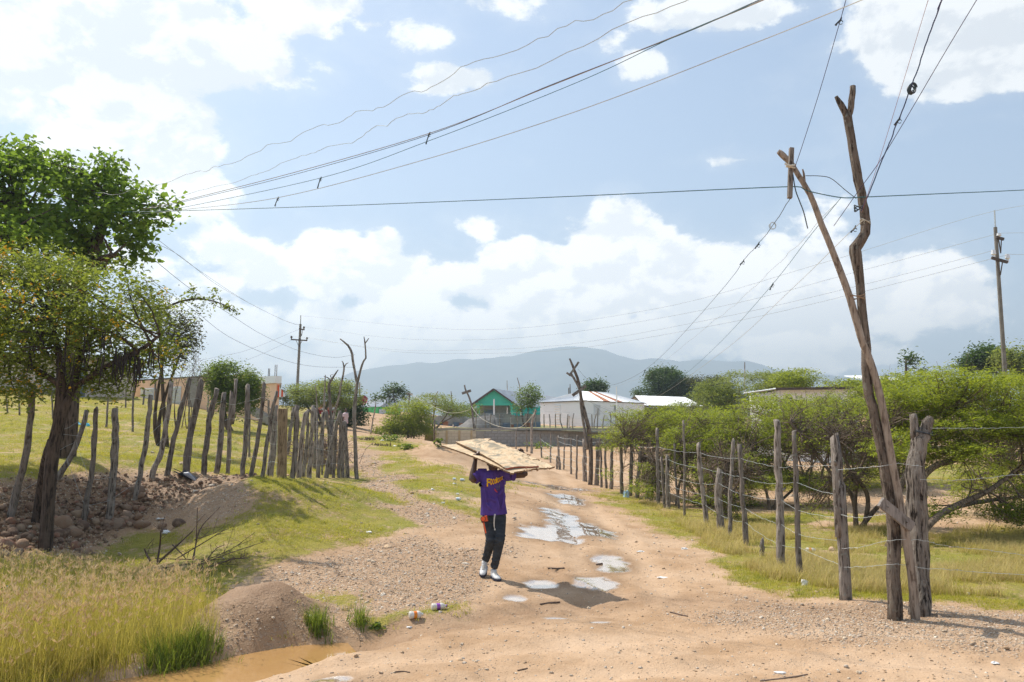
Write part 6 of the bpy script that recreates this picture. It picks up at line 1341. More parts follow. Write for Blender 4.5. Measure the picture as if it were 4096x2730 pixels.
# body: one continuous skin
g = Geo()
loft(g, [P(612, 800, .04), P(610, 690, .03), P(608, 560, .02), P(610, 470, .02), P(612, 432, .02)], [.13, .135, .155, .155, .09], [.085, .088, .10, .095, .07])
loft(g, [P(612, 450, .02), P(612, 415, .03), P(611, 380, .03)], [.060, .056, .058], [.062, .058, .060])
hc = P(611, 345, .01)           # head: skull, jaw, nose, ears
loft(g, [hc + (0, -.035, -.118), hc + (0, -.02, -.085), hc + (0, -.005, -.035), hc + (0, .01, .03), hc + (0, .015, .085), hc + (0, .015, .112)], [.030, .058, .070, .075, .062, .022], [.036, .070, .086, .094, .078, .030], 14)
loft(g, [hc + (0, -.085, .012), hc + (0, -.105, -.022), hc + (0, -.098, -.034)], [.010, .019, .012], None, 8)
for s in (-1, 1):
    loft(g, [hc + (s * .074, .005, -.03), hc + (s * .080, .010, -.005), hc + (s * .078, .015, .025)], [.010, .013, .010], [.018, .024, .018], 8)
    loft(g, [hc + (s * .012, -.092, -.056), hc + (0, -.097, -.058), hc + (-s * .012, -.092, -.056)], [.008, .010, .008], None, 6)
for (a, b, c) in ((shR, elR, wrR), (shL, elL, wrL)):
    loft(g, [a + (0, 0, .0), a * .5 + b * .5, b], [.062, .056, .047], None, 10)
    loft(g, [b, b * .7 + c * .3 + (0, 0, 0), b * .35 + c * .65, c], [.047, .048, .038, .028], None, 10)
for (a, b, c) in ((hR, kR, aR), (hL, kL, aL)):
    loft(g, [a, a * .5 + b * .5, b], [.078, .07, .052], None, 10); loft(g, [b, b * .6 + c * .4 + (0, .02, 0), c], [.052, .05, .036], None, 10)
def hand(g, wr, palm_dir, curl_dir, across, s=1.0, th=1):
    """palm, four unequal bent fingers closing along curl_dir, thumb from the side near the wrist"""
    pd, cdv, ac = [np.array(v, float) / np.linalg.norm(v) for v in (palm_dir, curl_dir, across)]
    pc = wr + pd * .088 * s
    loft(g, [wr, wr + pd * .03 * s, wr + pd * .07 * s, pc], [.028, .036, .042, .040], [.022, .021, .019, .016], 10)
    for i, (o, L) in enumerate(((-1.5, .066), (-.5, .076), (.5, .072), (1.5, .056))):
        b = pc + ac * o * .0195 * s - pd * .008 * abs(o)
        k1 = b + (pd * .62 + cdv * .5) * L * .5 * s; k2 = k1 + (pd * -.05 + cdv) * L * .36 * s; k3 = k2 + (pd * -.6 + cdv * .6) * L * .28 * s
        g.tube([b - pd * .015, b, k1, k2, k3], np.array([.0098, .0098, .0095, .0088, .0070]) * s, 8)
    b = wr + pd * .03 * s + ac * th * -.032
    g.tube([b, b + (ac * th * -.5 + pd * .6 + cdv * .25) * .036, b + (ac * th * -.15 + pd * .5 + cdv * .8) * .064, b + (pd * .3 + cdv) * .085], [.014, .013, .0115, .008], 8)
hand(g, wrR, (.10, .05, 1), (.85, -.1, .25), (.1, -1, 0), 1.0, 1)
hand(g, wrL, (-.05, .05, 1), (-.45, -.85, -.1), (-1, .5, 0), 1.0, 1)
body = remesh('body', g, .0075, M['skin'], man, 1)
# trousers
g = Geo()
loft(g, [P(620, 790, .04), P(620, 830, .04), P(620, 880, .03)], [.162, .166, .165], [.112, .118, .115], 16)
for (a, b, c, s) in ((hR, kR, aR, -1), (hL, kL, aL, 1)):
    m = c * .35 + b * .65
    loft(g, [a + (0, 0, .03), a * .6 + b * .4, b * .9 + a * .1, b, m + (0, .015, 0), c * .8 + b * .2 + (0, .005, 0), c + (0, 0, .01)], [.095, .083, .070, .067, .064, .053, .050], [.105, .092, .076, .072, .070, .058, .054], 14)
    rgp = np.random.default_rng(3 + s)
    for f, w in ((.90, .056), (.82, .058), (.70, .060), (.12, .071), (.03, .074), (-.12, .075)):     # cloth folds at cuff and knee
        q = b + (c - b) * f; n_ = 14; ring = [q + np.array((math.cos(t_) * w, math.sin(t_) * w * 1.07, .014 * math.sin(t_ * 2 + f * 30))) for t_ in np.linspace(0, 5.2, n_)]
        g.tube(ring, np.r_[.002, np.full(n_ - 2, .007), .002], 6)
tr = remesh('trousers', g, .0095, M['jeans'], man, 1)
dsr = Geo()
for k in range(3): dsr.tube(spline(np.array([P(622 + k * 5, 800, -.10), P(618 + k * 3, 840, -.118), P(616 + 3 * k, 900, -.112), P(626 - k, 938, -.112)]), 10), .004, 5)
dsr.tube([P(625, 930, -.112), P(627, 945, -.112)], .009, 6); obj('drawstring', dsr, M['cord'], tr)
# T-shirt with rolled hem, sleeves
g = Geo()
loft(g, [P(617, 806, .03), P(615, 770, .03), P(611, 690, .025), P(607, 600, .02), P(605, 530, .015), P(608, 470, .015), P(612, 430, .02), P(612, 410, .025)],
     [.188, .182, .170, .168, .172, .178, .135, .075], [.135, .130, .122, .124, .128, .120, .095, .070], 20)
for (a, b, f) in ((shR, elR, .72), (shL, elL, .40)):
    o = a + (np.array((612 * 0, 0, 0))); c = P(608, 470, .02); loft(g, [c * .55 + a * .45 + (0, 0, .015), a + (0, 0, -.004), a + (b - a) * f * .55, a + (b - a) * f], [.085, .085, .084, .088], [.090, .088, .086, .090], 12)
rgp = np.random.default_rng(9)
for (x0, y0, x1, y1) in ((520, 560, 560, 700), (540, 700, 600, 770), (700, 560, 660, 640), (715, 600, 690, 760), (500, 520, 560, 580), (640, 640, 668, 780), (580, 480, 540, 540), (690, 470, 720, 540), (560, 650, 640, 690)):
    g.tube(spline(np.array([P(x0, y0, -.092), P((x0 + x1) / 2 + 5, (y0 + y1) / 2, -.106), P(x1, y1, -.098)]), 8), [.004, .016, .02, .021, .021, .02, .016, .004], 6)
shirt = remesh('shirt', g, .0095, M['shirt'], man, 2)
# hollow the cuffs/hem visually: dark hole torn under the arm and neck band
bm = bmesh.new(); bm.from_mesh(shirt.data); bm.transform(Matrix.Translation(Vector(ORG[man.name]))); bvh = BVHTree.FromBMesh(bm)
def on_shirt(p, lift=.003):
    h = bvh.ray_cast(Vector((p[0], p[1] - .6, p[2])), Vector((0, 1, 0)))
    return np.array(h[0]) + np.array((0, -lift, 0)) if h[0] is not None else np.array(p) + (0, -.12, 0)
nb = Geo().tube([np.array((P(612, 415, .02)[0] + math.cos(a) * .072, P(0, 0, .022)[1] + math.sin(a) * .070, P(612, 414, 0)[2] + .010 * math.sin(a) - .004)) for a in np.linspace(0, 2 * math.pi, 25)], .009, 6)
obj('neckband', nb, M['shirt'], shirt, True)
def on_patch(zpts, mat, name, lift=.004, parent=None):
    V = [on_shirt(P(*z), lift) for z in zpts]; c = sum(V) / len(V); n_ = len(V)
    return obj(name, (V + [on_shirt(c, lift)], [(i, (i + 1) % n_, n_) for i in range(n_)]), mat, parent or shirt)
on_patch([(486, 520), (500, 517), (518, 520), (528, 530), (524, 545), (508, 553), (490, 552), (484, 538)], M['black_pl'], 'tear')
# lettering, bent along the printed arc
def arc_text(txt, mat, name, dx=0, dz=0, lift=.004):
    boxes = {0: (556, 586, 478, 549), 1: (587, 604, 480, 534), 2: (607, 624, 481, 530), 3: (626, 637, 474, 524), 4: (639, 648, 468, 518), 5: (650, 666, 472, 515), 6: (667, 679, 468, 505), 7: (680, 689, 464, 495), 8: (690, 699, 460, 488)}
    for i, chs in enumerate(txt):
        cu = bpy.data.curves.new('t', 'FONT'); cu.body = chs; cu.size = 1; cu.offset = .028; to = bpy.data.objects.new('t', cu); COL.objects.link(to)
        dg = bpy.context.evaluated_depsgraph_get(); dg.update(); me = bpy.data.meshes.new_from_object(to.evaluated_get(dg)); bpy.data.objects.remove(to)
        b_ = bmesh.new(); b_.from_mesh(me); bmesh.ops.triangulate(b_, faces=b_.faces); bmesh.ops.subdivide_edges(b_, edges=[e for e in b_.edges if e.calc_length() > .25], cuts=2, use_grid_fill=False); bmesh.ops.triangulate(b_, faces=b_.faces)
        co = np.array([v.co[:] for v in b_.verts]); lo, hi = co.min(0), co.max(0); x0, x1, y0, y1 = boxes[i]
        V = []
        for c in co:
            fx = (c[0] - lo[0]) / max(hi[0] - lo[0], .01); fy = (c[1] - lo[1]) / max(hi[1] - lo[1], .01); V.append(on_shirt(P(x0 + dx + (x1 - x0) * fx, y1 + dz - (y1 - y0) * fy), lift))
        F = [tuple(v.index for v in f.verts) for f in b_.faces]; b_.free(); bpy.data.meshes.remove(me); obj(name, (V, F), M[mat], shirt)
arc_text('FOOtlOOSE', 'redprint', 'letter_shadow', -2.5, 3.5, .003); arc_text('FOOtlOOSE', 'yellow', 'letter', 0, 0, .005)
on_patch([(622, 566), (630, 570), (642, 590), (652, 600), (650, 604), (638, 598), (626, 584)], M['redprint'], 'print')
g = Geo()
for ln in ([(640, 532), (637, 556), (644, 580)], [(652, 530), (650, 560), (654, 588)], [(664, 532), (663, 566), (666, 596)], [(672, 530), (670, 560), (672, 590)], [(640, 552), (656, 556), (670, 552)], [(644, 575), (656, 578)]):
    g.tube([on_shirt(P(*z), .003) for z in ln], .0018, 4)
tag(obj('print', g, M['greyprint'], shirt))
bm.free()
# trainers
def shoe(ank, heel, toe, lift):
    heel = np.array(heel); toe = np.array(toe); d = toe - heel; L = np.linalg.norm(d); d /= L; s = np.cross(d, (0, 0, 1)); s /= np.linalg.norm(s); u = np.cross(s, d)
    g = Geo(); V = []; st = [(0.0, .028, .055), (.06, .036, .085), (.2, .040, .10), (.36, .040, .092), (.5, .043, .074), (.66, .049, .060), (.82, .047, .050), (.94, .034, .040), (1.0, .014, .030)]
    k = 12
    for (f, w, h) in st:
        for j in range(k):
            a = j * 2 * math.pi / k; y = math.sin(a); V.append(heel + d * L * f + s * w * math.cos(a) * (1 if y < 0 else .8 + .2 * abs(math.cos(a))) + u * (h * .5 + (h * .5) * max(y, -.8) * 1.0 + .012))
    F = [(i * k + j, i * k + (j + 1) % k, (i + 1) * k + (j + 1) % k, (i + 1) * k + j) for i in range(len(st) - 1) for j in range(k)] + [tuple(range(k - 1, -1, -1)), tuple(range((len(st) - 1) * k, len(st) * k))]
    g.add(V, F); loft(g, [heel + d * L * .20 + u * .05, heel + d * L * .19 + u * .09, ank * .45 + (heel + d * L * .17 + u * .11) * .55], [.040, .041, .044], [.050, .05, .05], 12)
    sh = remesh('shoe', g, .007, M['shoe'], man, 2)
    sg = Geo(); V = []
    for (f, w, h) in st:
        for (a, b) in ((-1.06, -.004), (1.06, -.004), (1.1, .026), (-1.1, .026)): V.append(heel + d * (L * (f * 1.02 - .01)) + s * w * a + u * (b + .004))
    n_ = len(st); F = [(4 * i + j, 4 * i + (j + 1) % 4, 4 * i + 4 + (j + 1) % 4, 4 * i + 4 + j) for i in range(n_ - 1) for j in range(4)] + [(3, 2, 1, 0), tuple(4 * (n_ - 1) + q for q in (0, 1, 2, 3))]
    obj('sole', sg.add(V, F), M['sole'], sh)
    lc = Geo()
    for i in range(5):
        f = .40 + .065 * i; h = np.interp(f, [q[0] for q in st], [q[2] for q in st]) + .014; lc.tube([heel + d * L * f - s * .026 + u * (h - .012), heel + d * L * (f + .03) + u * (h + .004), heel + d * L * f + s * .026 + u * (h - .012)], .0045, 5)
    obj('laces', lc, M['cord'], sh)
    for sd in (-1, 1):
        pn = Geo(); pn.tube([heel + d * L * .25 + s * sd * .040 + u * .055, heel + d * L * .45 + s * sd * .0425 + u * .045, heel + d * L * .62 + s * sd * .047 + u * .032], [.012, .008, .005], 6); obj('side_panel', pn, M['shoe_grey'], sh)
    return sh
zR = aR[2]
fR = at(1700 + .4464 * 516, 1700 + .4464 * 1338, PY + .08); gR = gz(fR[0], fR[1])
shoe(aR, (aR[0] - .005, aR[1] + .045, max(aR[2] - .10, gR + .055)), (aR[0] - .035, aR[1] - .215, gR + .008), 0)
gL = gz(aL[0] + .05, aL[1] - .15)
shoe(aL, (aL[0] - .025, aL[1] + .055, gL + .012), (aL[0] + .07, aL[1] - .205, gL + .004), 0)
# tape measure clipped at the waist
tmc = P(533, 843, -.115); t = thing('tape_measure', 'orange tape measure clipped to the waistband of the black jeans', 'tape measure', tmc)
Mt = Matrix.Rotation(R(-12), 4, 'Y') @ Matrix.Rotation(R(20), 4, 'Z')
g = Geo().box(tmc, (.080, .038, .072), Mt); obj('case', g, M['orange'], t)
obj('grip', Geo().box(tmc + (.004, .006, -.030), (.094, .034, .022), Mt).box(tmc + (.045, .004, .01), (.018, .034, .05), Mt), M['black_pl'], t)
Vd = []; k = 16; c_ = tmc + (-.018, -.028, .002)
for q in (0, -.012):
    for j in range(k): Vd.append(c_ + np.array((math.cos(j * 2 * math.pi / k) * .028, q, math.sin(j * 2 * math.pi / k) * .032)))
obj('disc', (Vd, [(j, (j + 1) % k, k + (j + 1) % k, k + j) for j in range(k)] + [tuple(range(2 * k - 1, k - 1, -1))]), M['orange'], t)
obj('rim', Geo().tube([c_ + np.array((math.cos(a) * .031, -.006, math.sin(a) * .035)) for a in np.linspace(0, 6.283, 20)], .005, 6), M['black_pl'], t)
obj('strap', Geo().tube(spline(np.array([P(524, 872, -.105), P(530, 905, -.118), P(538, 940, -.115), P(544, 972, -.11)]), 9), .010, 5, 0, True, 0, .35), M['orange'], t)

# ------------------------------------------------------------------ person far off by the fence end
yy_ = np.linspace(40, 75, 140); dz_ = [abs(at(1381, 1686, y_)[2] - gz(at(1381, 1686, y_)[0], y_) - 1.76) for y_ in yy_]; DY_ = float(yy_[int(np.argmin(dz_))]); p = at(1381, 1720, DY_); z0 = gz(p[0], DY_); t = thing('person', 'distant person in a pale pink shirt standing beyond the fence end', 'person', (p[0], DY_, z0)); c = np.array((p[0], DY_, z0))
g = Geo()
for s in (-1, 1): loft(g, [c + (s * .10, 0, -.05), c + (s * .10, 0, .5), c + (s * .09, 0, .9)], [.06, .075, .09]); loft(g, [c + (s * .20, 0, 1.42), c + (s * .27, .02, 1.12), c + (s * .26, -.06, .86)], [.055, .045, .035])
loft(g, [c + (0, 0, .85), c + (0, 0, 1.1), c + (0, 0, 1.42), c + (0, 0, 1.52)], [.16, .15, .19, .07], [.11, .10, .12, .06]); loft(g, [c + (0, 0, 1.48), c + (0, -.01, 1.56), c + (0, -.01, 1.66), c + (0, 0, 1.76)], [.05, .06, .08, .04])
remesh('body', g, .02, M['skin'], t, 1); g = Geo(); loft(g, [c + (0, 0, .84), c + (0, 0, 1.1), c + (0, 0, 1.42), c + (0, 0, 1.5)], [.19, .18, .215, .09], [.14, .13, .145, .08])
for s in (-1, 1): loft(g, [c + (s * .17, 0, 1.42), c + (s * .24, 0, 1.22)], [.08, .07])
remesh('shirt', g, .02, plain('pale_pink_cotton', (.62, .46, .48), (.55, .4, .42), 6, .9), t, 1); g = Geo(); loft(g, [c + (0, 0, .95), c + (0, 0, .80)], [.17, .17], [.12, .12])
for s in (-1, 1): loft(g, [c + (s * .095, 0, .85), c + (s * .10, 0, .08)], [.10, .075])
remesh('trousers', g, .02, M['jeans'], t, 1)
t.scale = (.8, .8, .8); t.rotation_euler = (0, 0, R(70))
# ------------------------------------------------------------------ scatter: grass, gravel, stones
SRC = bpy.data.collections.new('scatter_sources')     # not part of the scene; only instanced
def source(name, me, mat):
    me.materials.append(mat); o = bpy.data.objects.new(name, me); SRC_c = bpy.data.collections.new(name); SRC_c.objects.link(o); return SRC_c
def variants(name, meshes, mats):
    c = bpy.data.collections.new(name)
    for i, me in enumerate(meshes):
        me.materials.append(mats[i % len(mats)] if isinstance(mats, list) else mats); c.objects.link(bpy.data.objects.new(name + '_source', me))
    return c
def scatter(name, pts, rot, scl, col, seed=0, kind='stuff'):
    """one stuff object: geometry nodes put a copy from the collection at each point"""
    me = bpy.data.meshes.new(name); n = len(pts); me.vertices.add(n); me.vertices.foreach_set('co', np.asarray(pts, np.float32).ravel())
    a = me.attributes.new('rot', 'FLOAT_VECTOR', 'POINT'); a.data.foreach_set('vector', np.asarray(rot, np.float32).ravel()); attr(me, 'scl', scl)
    a = me.attributes.new('pick', 'INT', 'POINT'); a.data.foreach_set('value', np.random.default_rng(seed).integers(0, len(col.objects), n).astype(np.int32))
    o = bpy.data.objects.new(name, me); COL.objects.link(o); o['kind'] = kind
    nt = bpy.data.node_groups.new(name, 'GeometryNodeTree'); nt.interface.new_socket('Geometry', in_out='INPUT', socket_type='NodeSocketGeometry'); nt.interface.new_socket('Geometry', in_out='OUTPUT', socket_type='NodeSocketGeometry')
    N, Lk = nt.nodes, nt.links; gi, go = N.new('NodeGroupInput'), N.new('NodeGroupOutput'); ci = N.new('GeometryNodeCollectionInfo'); ci.inputs[0].default_value = col; ci.inputs[1].default_value = True; ci.inputs[2].default_value = True
    iop = N.new('GeometryNodeInstanceOnPoints'); iop.inputs['Pick Instance'].default_value = True
    def na(nm, dt): q = N.new('GeometryNodeInputNamedAttribute'); q.data_type = dt; q.inputs[0].default_value = nm; return q.outputs[0]
    er = N.new('FunctionNodeEulerToRotation'); Lk.new(na('rot', 'FLOAT_VECTOR'), er.inputs[0])
    Lk.new(gi.outputs[0], iop.inputs['Points']); Lk.new(ci.outputs[0], iop.inputs['Instance']); Lk.new(na('pick', 'INT'), iop.inputs['Instance Index']); Lk.new(er.outputs[0], iop.inputs['Rotation']); Lk.new(na('scl', 'FLOAT'), iop.inputs['Scale'])
    Lk.new(iop.outputs[0], go.inputs[0]); md = o.modifiers.new('scatter', 'NODES'); md.node_group = nt; return o
def grass_mat(name, root, tip, trans, dry, tw=.4):
    m, B = pmat(name); oi = B.n('ShaderNodeObjectInfo'); at_ = B.n('ShaderNodeAttribute', attribute_name='tint')
    c = B.mix(at_.outputs['Fac'], root, tip); c = B.mix(B.ss(oi.outputs['Random'], .55, .95), c, dry); p = B.n('ShaderNodeBsdfPrincipled', {'Base Color': c, 'Roughness': .6, 'Specular IOR Level': .25})
    t = B.n('ShaderNodeBsdfTranslucent', {'Color': trans + (1,)}); x = B.n('ShaderNodeMixShader', {0: tw, 1: p.outputs[0], 2: t.outputs[0]}); B.n('ShaderNodeOutputMaterial', {'Surface': x.outputs[0]}); return m
def tuft(seed, n, h, w, spread, lean, heads=False, seg=2):
    rg = np.random.default_rng(seed); V, F, T = [], [], []
    for i in range(n):
        a = rg.random() * 6.283; b = np.array((rg.normal() * spread, rg.normal() * spread, -.02)); L = h * rg.uniform(.55, 1.15); ln = lean * rg.uniform(.2, 1.2) * L; d = np.array((math.cos(a), math.sin(a), 0)); s = np.array((-d[1], d[0], 0)) * w * rg.uniform(.6, 1.2)
        k = len(V)
        for j in range(seg + 1):
            f = j / seg; p = b + d * ln * f * f + np.array((0, 0, L * f * (1 - .12 * f))); ww = s * (1 - f * .85); V += [p - ww, p + ww]; T += [f, f]
        F += [(k + 2 * j, k + 2 * j + 1, k + 2 * j + 3, k + 2 * j + 2) for j in range(seg)]
    me = fmesh('tuft', np.array(V), np.array(F)); attr(me, 'tint', T); return me
def surface_pts(n, wt, rg, ymin=4.0, ymax=60, umax=.66, pw=0.0):
    """points shared out over the ground by weight wt(grid) x screen size"""
    m = (YY > ymin) & (YY < ymax) & (np.abs(UU) < umax); w = np.where(m, wt, 0)[:-1, :-1]
    cellA = np.abs(XX[:-1, 1:] - XX[:-1, :-1]) * np.abs(YY[1:, :-1] - YY[:-1, :-1]) / np.maximum(YY[:-1, :-1], 1) ** (2 - pw)
    p = (w * cellA).ravel(); p = p / p.sum(); k = rg.choice(len(p), n, p=p); r, c = np.divmod(k, XX.shape[1] - 1); fr, fc = rg.random(n), rg.random(n)
    x = XX[r, c] + (XX[r, c + 1] - XX[r, c]) * fc; y = YY[r, c] + (YY[r + 1, c] - YY[r, c]) * fr
    z = ZZ[r, c] * (1 - fr) * (1 - fc) + ZZ[r, c + 1] * fc * (1 - fr) + ZZ[r + 1, c] * fr * (1 - fc) + ZZ[r + 1, c + 1] * fr * fc
    return np.c_[x, y, z]
def zrot(n, rg, tilt=.15): return np.c_[rg.normal(size=n) * tilt, rg.normal(size=n) * tilt, rg.random(n) * 6.283]
rg = np.random.default_rng(101)
GM = grass_mat('short_grass', (.16, .175, .018), (.37, .35, .04), (.60, .56, .06), (.48, .38, .09))
GD = grass_mat('dry_grass', (.30, .27, .07), (.54, .44, .19), (.66, .54, .20), (.56, .40, .20), .5)
short = variants('short_grass_tufts', [tuft(i, 16, .036 + .010 * (i % 3), .0035, .05, .9) for i in range(5)], GM)
nz = fbm(XX * .8, YY * .8, 4, 61)
P_ = surface_pts(60000, TT ** 1.5 * (.05 + sstep(nz, .35, .65)) * (1 - PP), rg, 4, 45)
scatter('grass', P_, zrot(len(P_), rg), rg.uniform(.6, 1.3, len(P_)) * (1 + np.clip((P_[:, 1] - 14) / 30, 0, .8)), short, 1)
# taller mixed grass on the right verge and under the acacias
mid = variants('verge_grass_tufts', [tuft(20 + i, 14, .19 + .05 * (i % 3), .0045, .06, .6, seg=3) for i in range(4)], [GM, GD, GD, GD])
px_, py_ = proj(XX, np.maximum(YY, 1), ZZ); VR = inpoly(px_, py_, [(2560, 2010), (2800, 2060), (3300, 2120), (4400, 2090), (4400, 2400), (3750, 2385), (3380, 2370), (3080, 2320), (2900, 2230), (2740, 2120)])
P_ = surface_pts(11000, TT * VR * sstep(nz, .38, .62), rg, 6, 40, .75, .3); scatter('verge_grass', P_, zrot(len(P_), rg), rg.uniform(.3, .95, len(P_)), mid, 2)
# tall seeding grass at the lower left
def seed_stalk(seed):
    rg = np.random.default_rng(seed); V, F, T = [], [], []
    me0 = tuft(seed, 9, .48, .0042, .05, .55, seg=3); V0 = np.array([v.co[:] for v in me0.vertices]); F0_ = [tuple(p.vertices) for p in me0.polygons]; V = list(V0); F = list(F0_); T = [a.value for a in me0.attributes['tint'].data]; MI = [0] * len(F)
    for i in range(2):
        a = rg.random() * 6.283; d = np.array((math.cos(a), math.sin(a), 0)); L = rg.uniform(.45, .85); ln = rg.uniform(.05, .28); b = np.array((rg.normal() * .05, rg.normal() * .05, -.02)); s = np.array((-d[1], d[0], 0)) * .0018; k = len(V)
        pts = [b + d * ln * f * f + np.array((0, 0, L * f)) for f in (0, .35, .7, 1)]
        for p in pts: V += [p - s, p + s]; T += [.6, .6]
        F += [(k + 2 * j, k + 2 * j + 1, k + 2 * j + 3, k + 2 * j + 2) for j in range(3)]; MI += [0] * 3; tp = pts[-1]
        for q in range(6):      # finger-like seed head
            dd = np.array((rg.normal() * .55, rg.normal() * .55, 1.0)) + d * .5; dd /= np.linalg.norm(dd); l = rg.uniform(.05, .09); ss = np.cross(dd, (rg.normal(), rg.normal(), .1)); ss /= np.linalg.norm(ss); ss *= .0042; k = len(V)
            V += [tp - ss * .5, tp + ss * .5, tp + dd * l * .6 + ss, tp + dd * l * .6 - ss, tp + dd * l]; T += [.5, .5, .8, .8, 1]; F += [(k, k + 1, k + 2, k + 3), (k + 3, k + 2, k + 4, k + 4)]; MI += [1, 1]
    F = [f if f[2] != f[3] else (f[0], f[1], f[2]) for f in F]; me = bpy.data.meshes.new('seed_stalk'); me.from_pydata([tuple(map(float, v)) for v in V], [], F); attr(me, 'tint', T); me.materials.append(GM2); me.materials.append(SH); me.polygons.foreach_set('material_index', MI); return me
GM2 = grass_mat('tall_grass', (.19, .21, .024), (.52, .43, .11), (.62, .54, .10), (.60, .46, .18)); SH = grass_mat('seed_head', (.54, .38, .20), (.68, .52, .30), (.65, .48, .24), (.46, .28, .18), .3)
ct = bpy.data.collections.new('seeding_grass')
for i in range(5): ct.objects.link(bpy.data.objects.new('seeding_grass_source', seed_stalk(200 + i)))
TG = [[(-900, 2300), (300, 2270), (520, 2300), (720, 2370), (800, 2440), (830, 2560), (770, 2600), (620, 2640), (540, 2690), (330, 2760), (200, 2860), (-900, 2900)]]
wv = fbm(XX * 2, YY * 2, 3, 66); tgm = np.zeros_like(XX)
for p in TG: tgm = np.maximum(tgm, inpoly(px_ + (wv - .5) * 120, py_ + (wv - .5) * 60, p))
P_ = surface_pts(2800, tgm * (.5 + nz), rg, 5, 14, .9, .6); scatter('tall_grass', P_, zrot(len(P_), rg, .1), rg.uniform(.45, .95, len(P_)) * np.interp(P_[:, 1], [7, 9.5, 11], [1.0, .85, .45]), ct, 3)
cl = np.concatenate([np.array([G(*c)[:2]]) + rg.normal(size=(k, 2)) * sp for c, k, sp in (((1270, 2515), 34, .07), ((1440, 2500), 14, .05), ((810, 2590), 40, .10), ((740, 2625), 40, .10), ((650, 2650), 40, .10))])
P_ = np.c_[cl, zfun(cl[:, 0], cl[:, 1])]; green = variants('green_clumps', [tuft(60 + i, 12, .26, .0045, .03, .6, seg=3) for i in range(3)], grass_mat('green_grass', (.06, .10, .015), (.16, .22, .03), (.3, .38, .04), (.2, .2, .05))); scatter('grass_clumps', P_, zrot(len(P_), rg), rg.uniform(.5, 1.15, len(P_)), green, 4)

wz = fbm(XX * 1.5 + 7, YY * 1.5, 4, 77); P_ = surface_pts(2600, TT * sstep(wz, .52, .72), rg, 7, 45); scatter('weedy_tufts', P_, zrot(len(P_), rg, .2), rg.uniform(.22, .55, len(P_)) * (1 + np.clip((P_[:, 1] - 14) / 40, 0, .6)), variants('weedy_tuft_clumps', [tuft(80 + i, 14, .24, .006, .06, 1.0, seg=3) for i in range(4)], [grass_mat('weed_grass', (.06, .085, .014), (.17, .20, .03), (.3, .36, .04), (.30, .24, .10)), GD]), 7)
# gravel and stones
def stone_mesh(seed, sub=1, flat=.65):
    bm = bmesh.new(); bmesh.ops.create_icosphere(bm, subdivisions=sub, radius=.5); rg = np.random.default_rng(seed); ax = rg.uniform(.7, 1.25, 3); ax[2] *= flat; ph = rg.random(3) * 6
    for v in bm.verts:
        k = 1 + .16 * math.sin(v.co.x * 5 + ph[0]) + .14 * math.sin(v.co.y * 6 + ph[1]) + .1 * math.sin(v.co.z * 7 + ph[2]); v.co = Vector((v.co.x * ax[0] * k, v.co.y * ax[1] * k, v.co.z * ax[2] * k))
    me = bpy.data.meshes.new('stone'); bm.to_mesh(me); bm.free(); smooth(me); return me
def stone_mat(name, cols):
    m, B = pmat(name); oi = B.n('ShaderNodeObjectInfo'); tc = B.n('ShaderNodeTexCoord'); r = B.n('ShaderNodeValToRGB', {0: oi.outputs['Random']}); r.color_ramp.interpolation = 'CONSTANT'; el = r.color_ramp.elements
    el[0].color = cols[0] + (1,); el[0].position = 0; el[1].position = 1 / len(cols); el[1].color = cols[1] + (1,)
    for i, c in enumerate(cols[2:]): e = el.new((i + 2) / len(cols)); e.color = c + (1,)
    n = B.noise(tc.outputs['Object'], 3.5, 5, .6); c = B.mix(B.ss(n.outputs[0], .4, .7), r.outputs[0], (.26, .18, .12)); bp = B.n('ShaderNodeBump', {'Height': n.outputs[0], 'Strength': .4, 'Distance': .05}).outputs[0]; finish(B, c, .85, bp, .25); return m
SM = stone_mat('pebble_stone', [(.60, .44, .30), (.70, .57, .42), (.50, .35, .22), (.78, .70, .58), (.52, .43, .33), (.64, .45, .28), (.60, .52, .43)])
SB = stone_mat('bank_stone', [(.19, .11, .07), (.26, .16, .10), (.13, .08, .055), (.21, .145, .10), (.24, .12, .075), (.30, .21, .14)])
peb = variants('pebbles', [stone_mesh(i, 1, .42) for i in range(5)], SM)
mnd = np.zeros_like(XX)
for (c_, r_, h_) in MW[:3]: mnd = np.maximum(mnd, np.exp(-(np.hypot(XX - c_[0], YY - c_[1]) / (r_ * .9)) ** 4))
loose = (1 - TT) * (.10 + GG) * (1 - .85 * mnd) * (1 - PP)
bk = BANKM(XX, YY); loose = loose + bk * .6
P_ = surface_pts(50000, loose, rg, 4.5, 30); s = rg.lognormal(-4.3, .5, len(P_)) * (1 + np.clip((P_[:, 1] - 9) / 14, 0, 1.2)); P_[:, 2] += s * .04; scatter('gravel', P_, np.c_[rg.normal(size=(len(P_), 2)) * .4, rg.random(len(P_)) * 6.28], s, peb, 5)
bk = BANKM(XX, YY); P_ = surface_pts(2200, bk ** 1.6, rg, 9, 22, .75, .5); s = rg.lognormal(-3.0, .42, len(P_)); P_[:, 2] += s * .12; scatter('rubble', P_, np.c_[rg.normal(size=(len(P_), 2)) * .6, rg.random(len(P_)) * 6.28], s, variants('rubble_stones', [stone_mesh(30 + i, 1, .75) for i in range(5)], SB), 6)
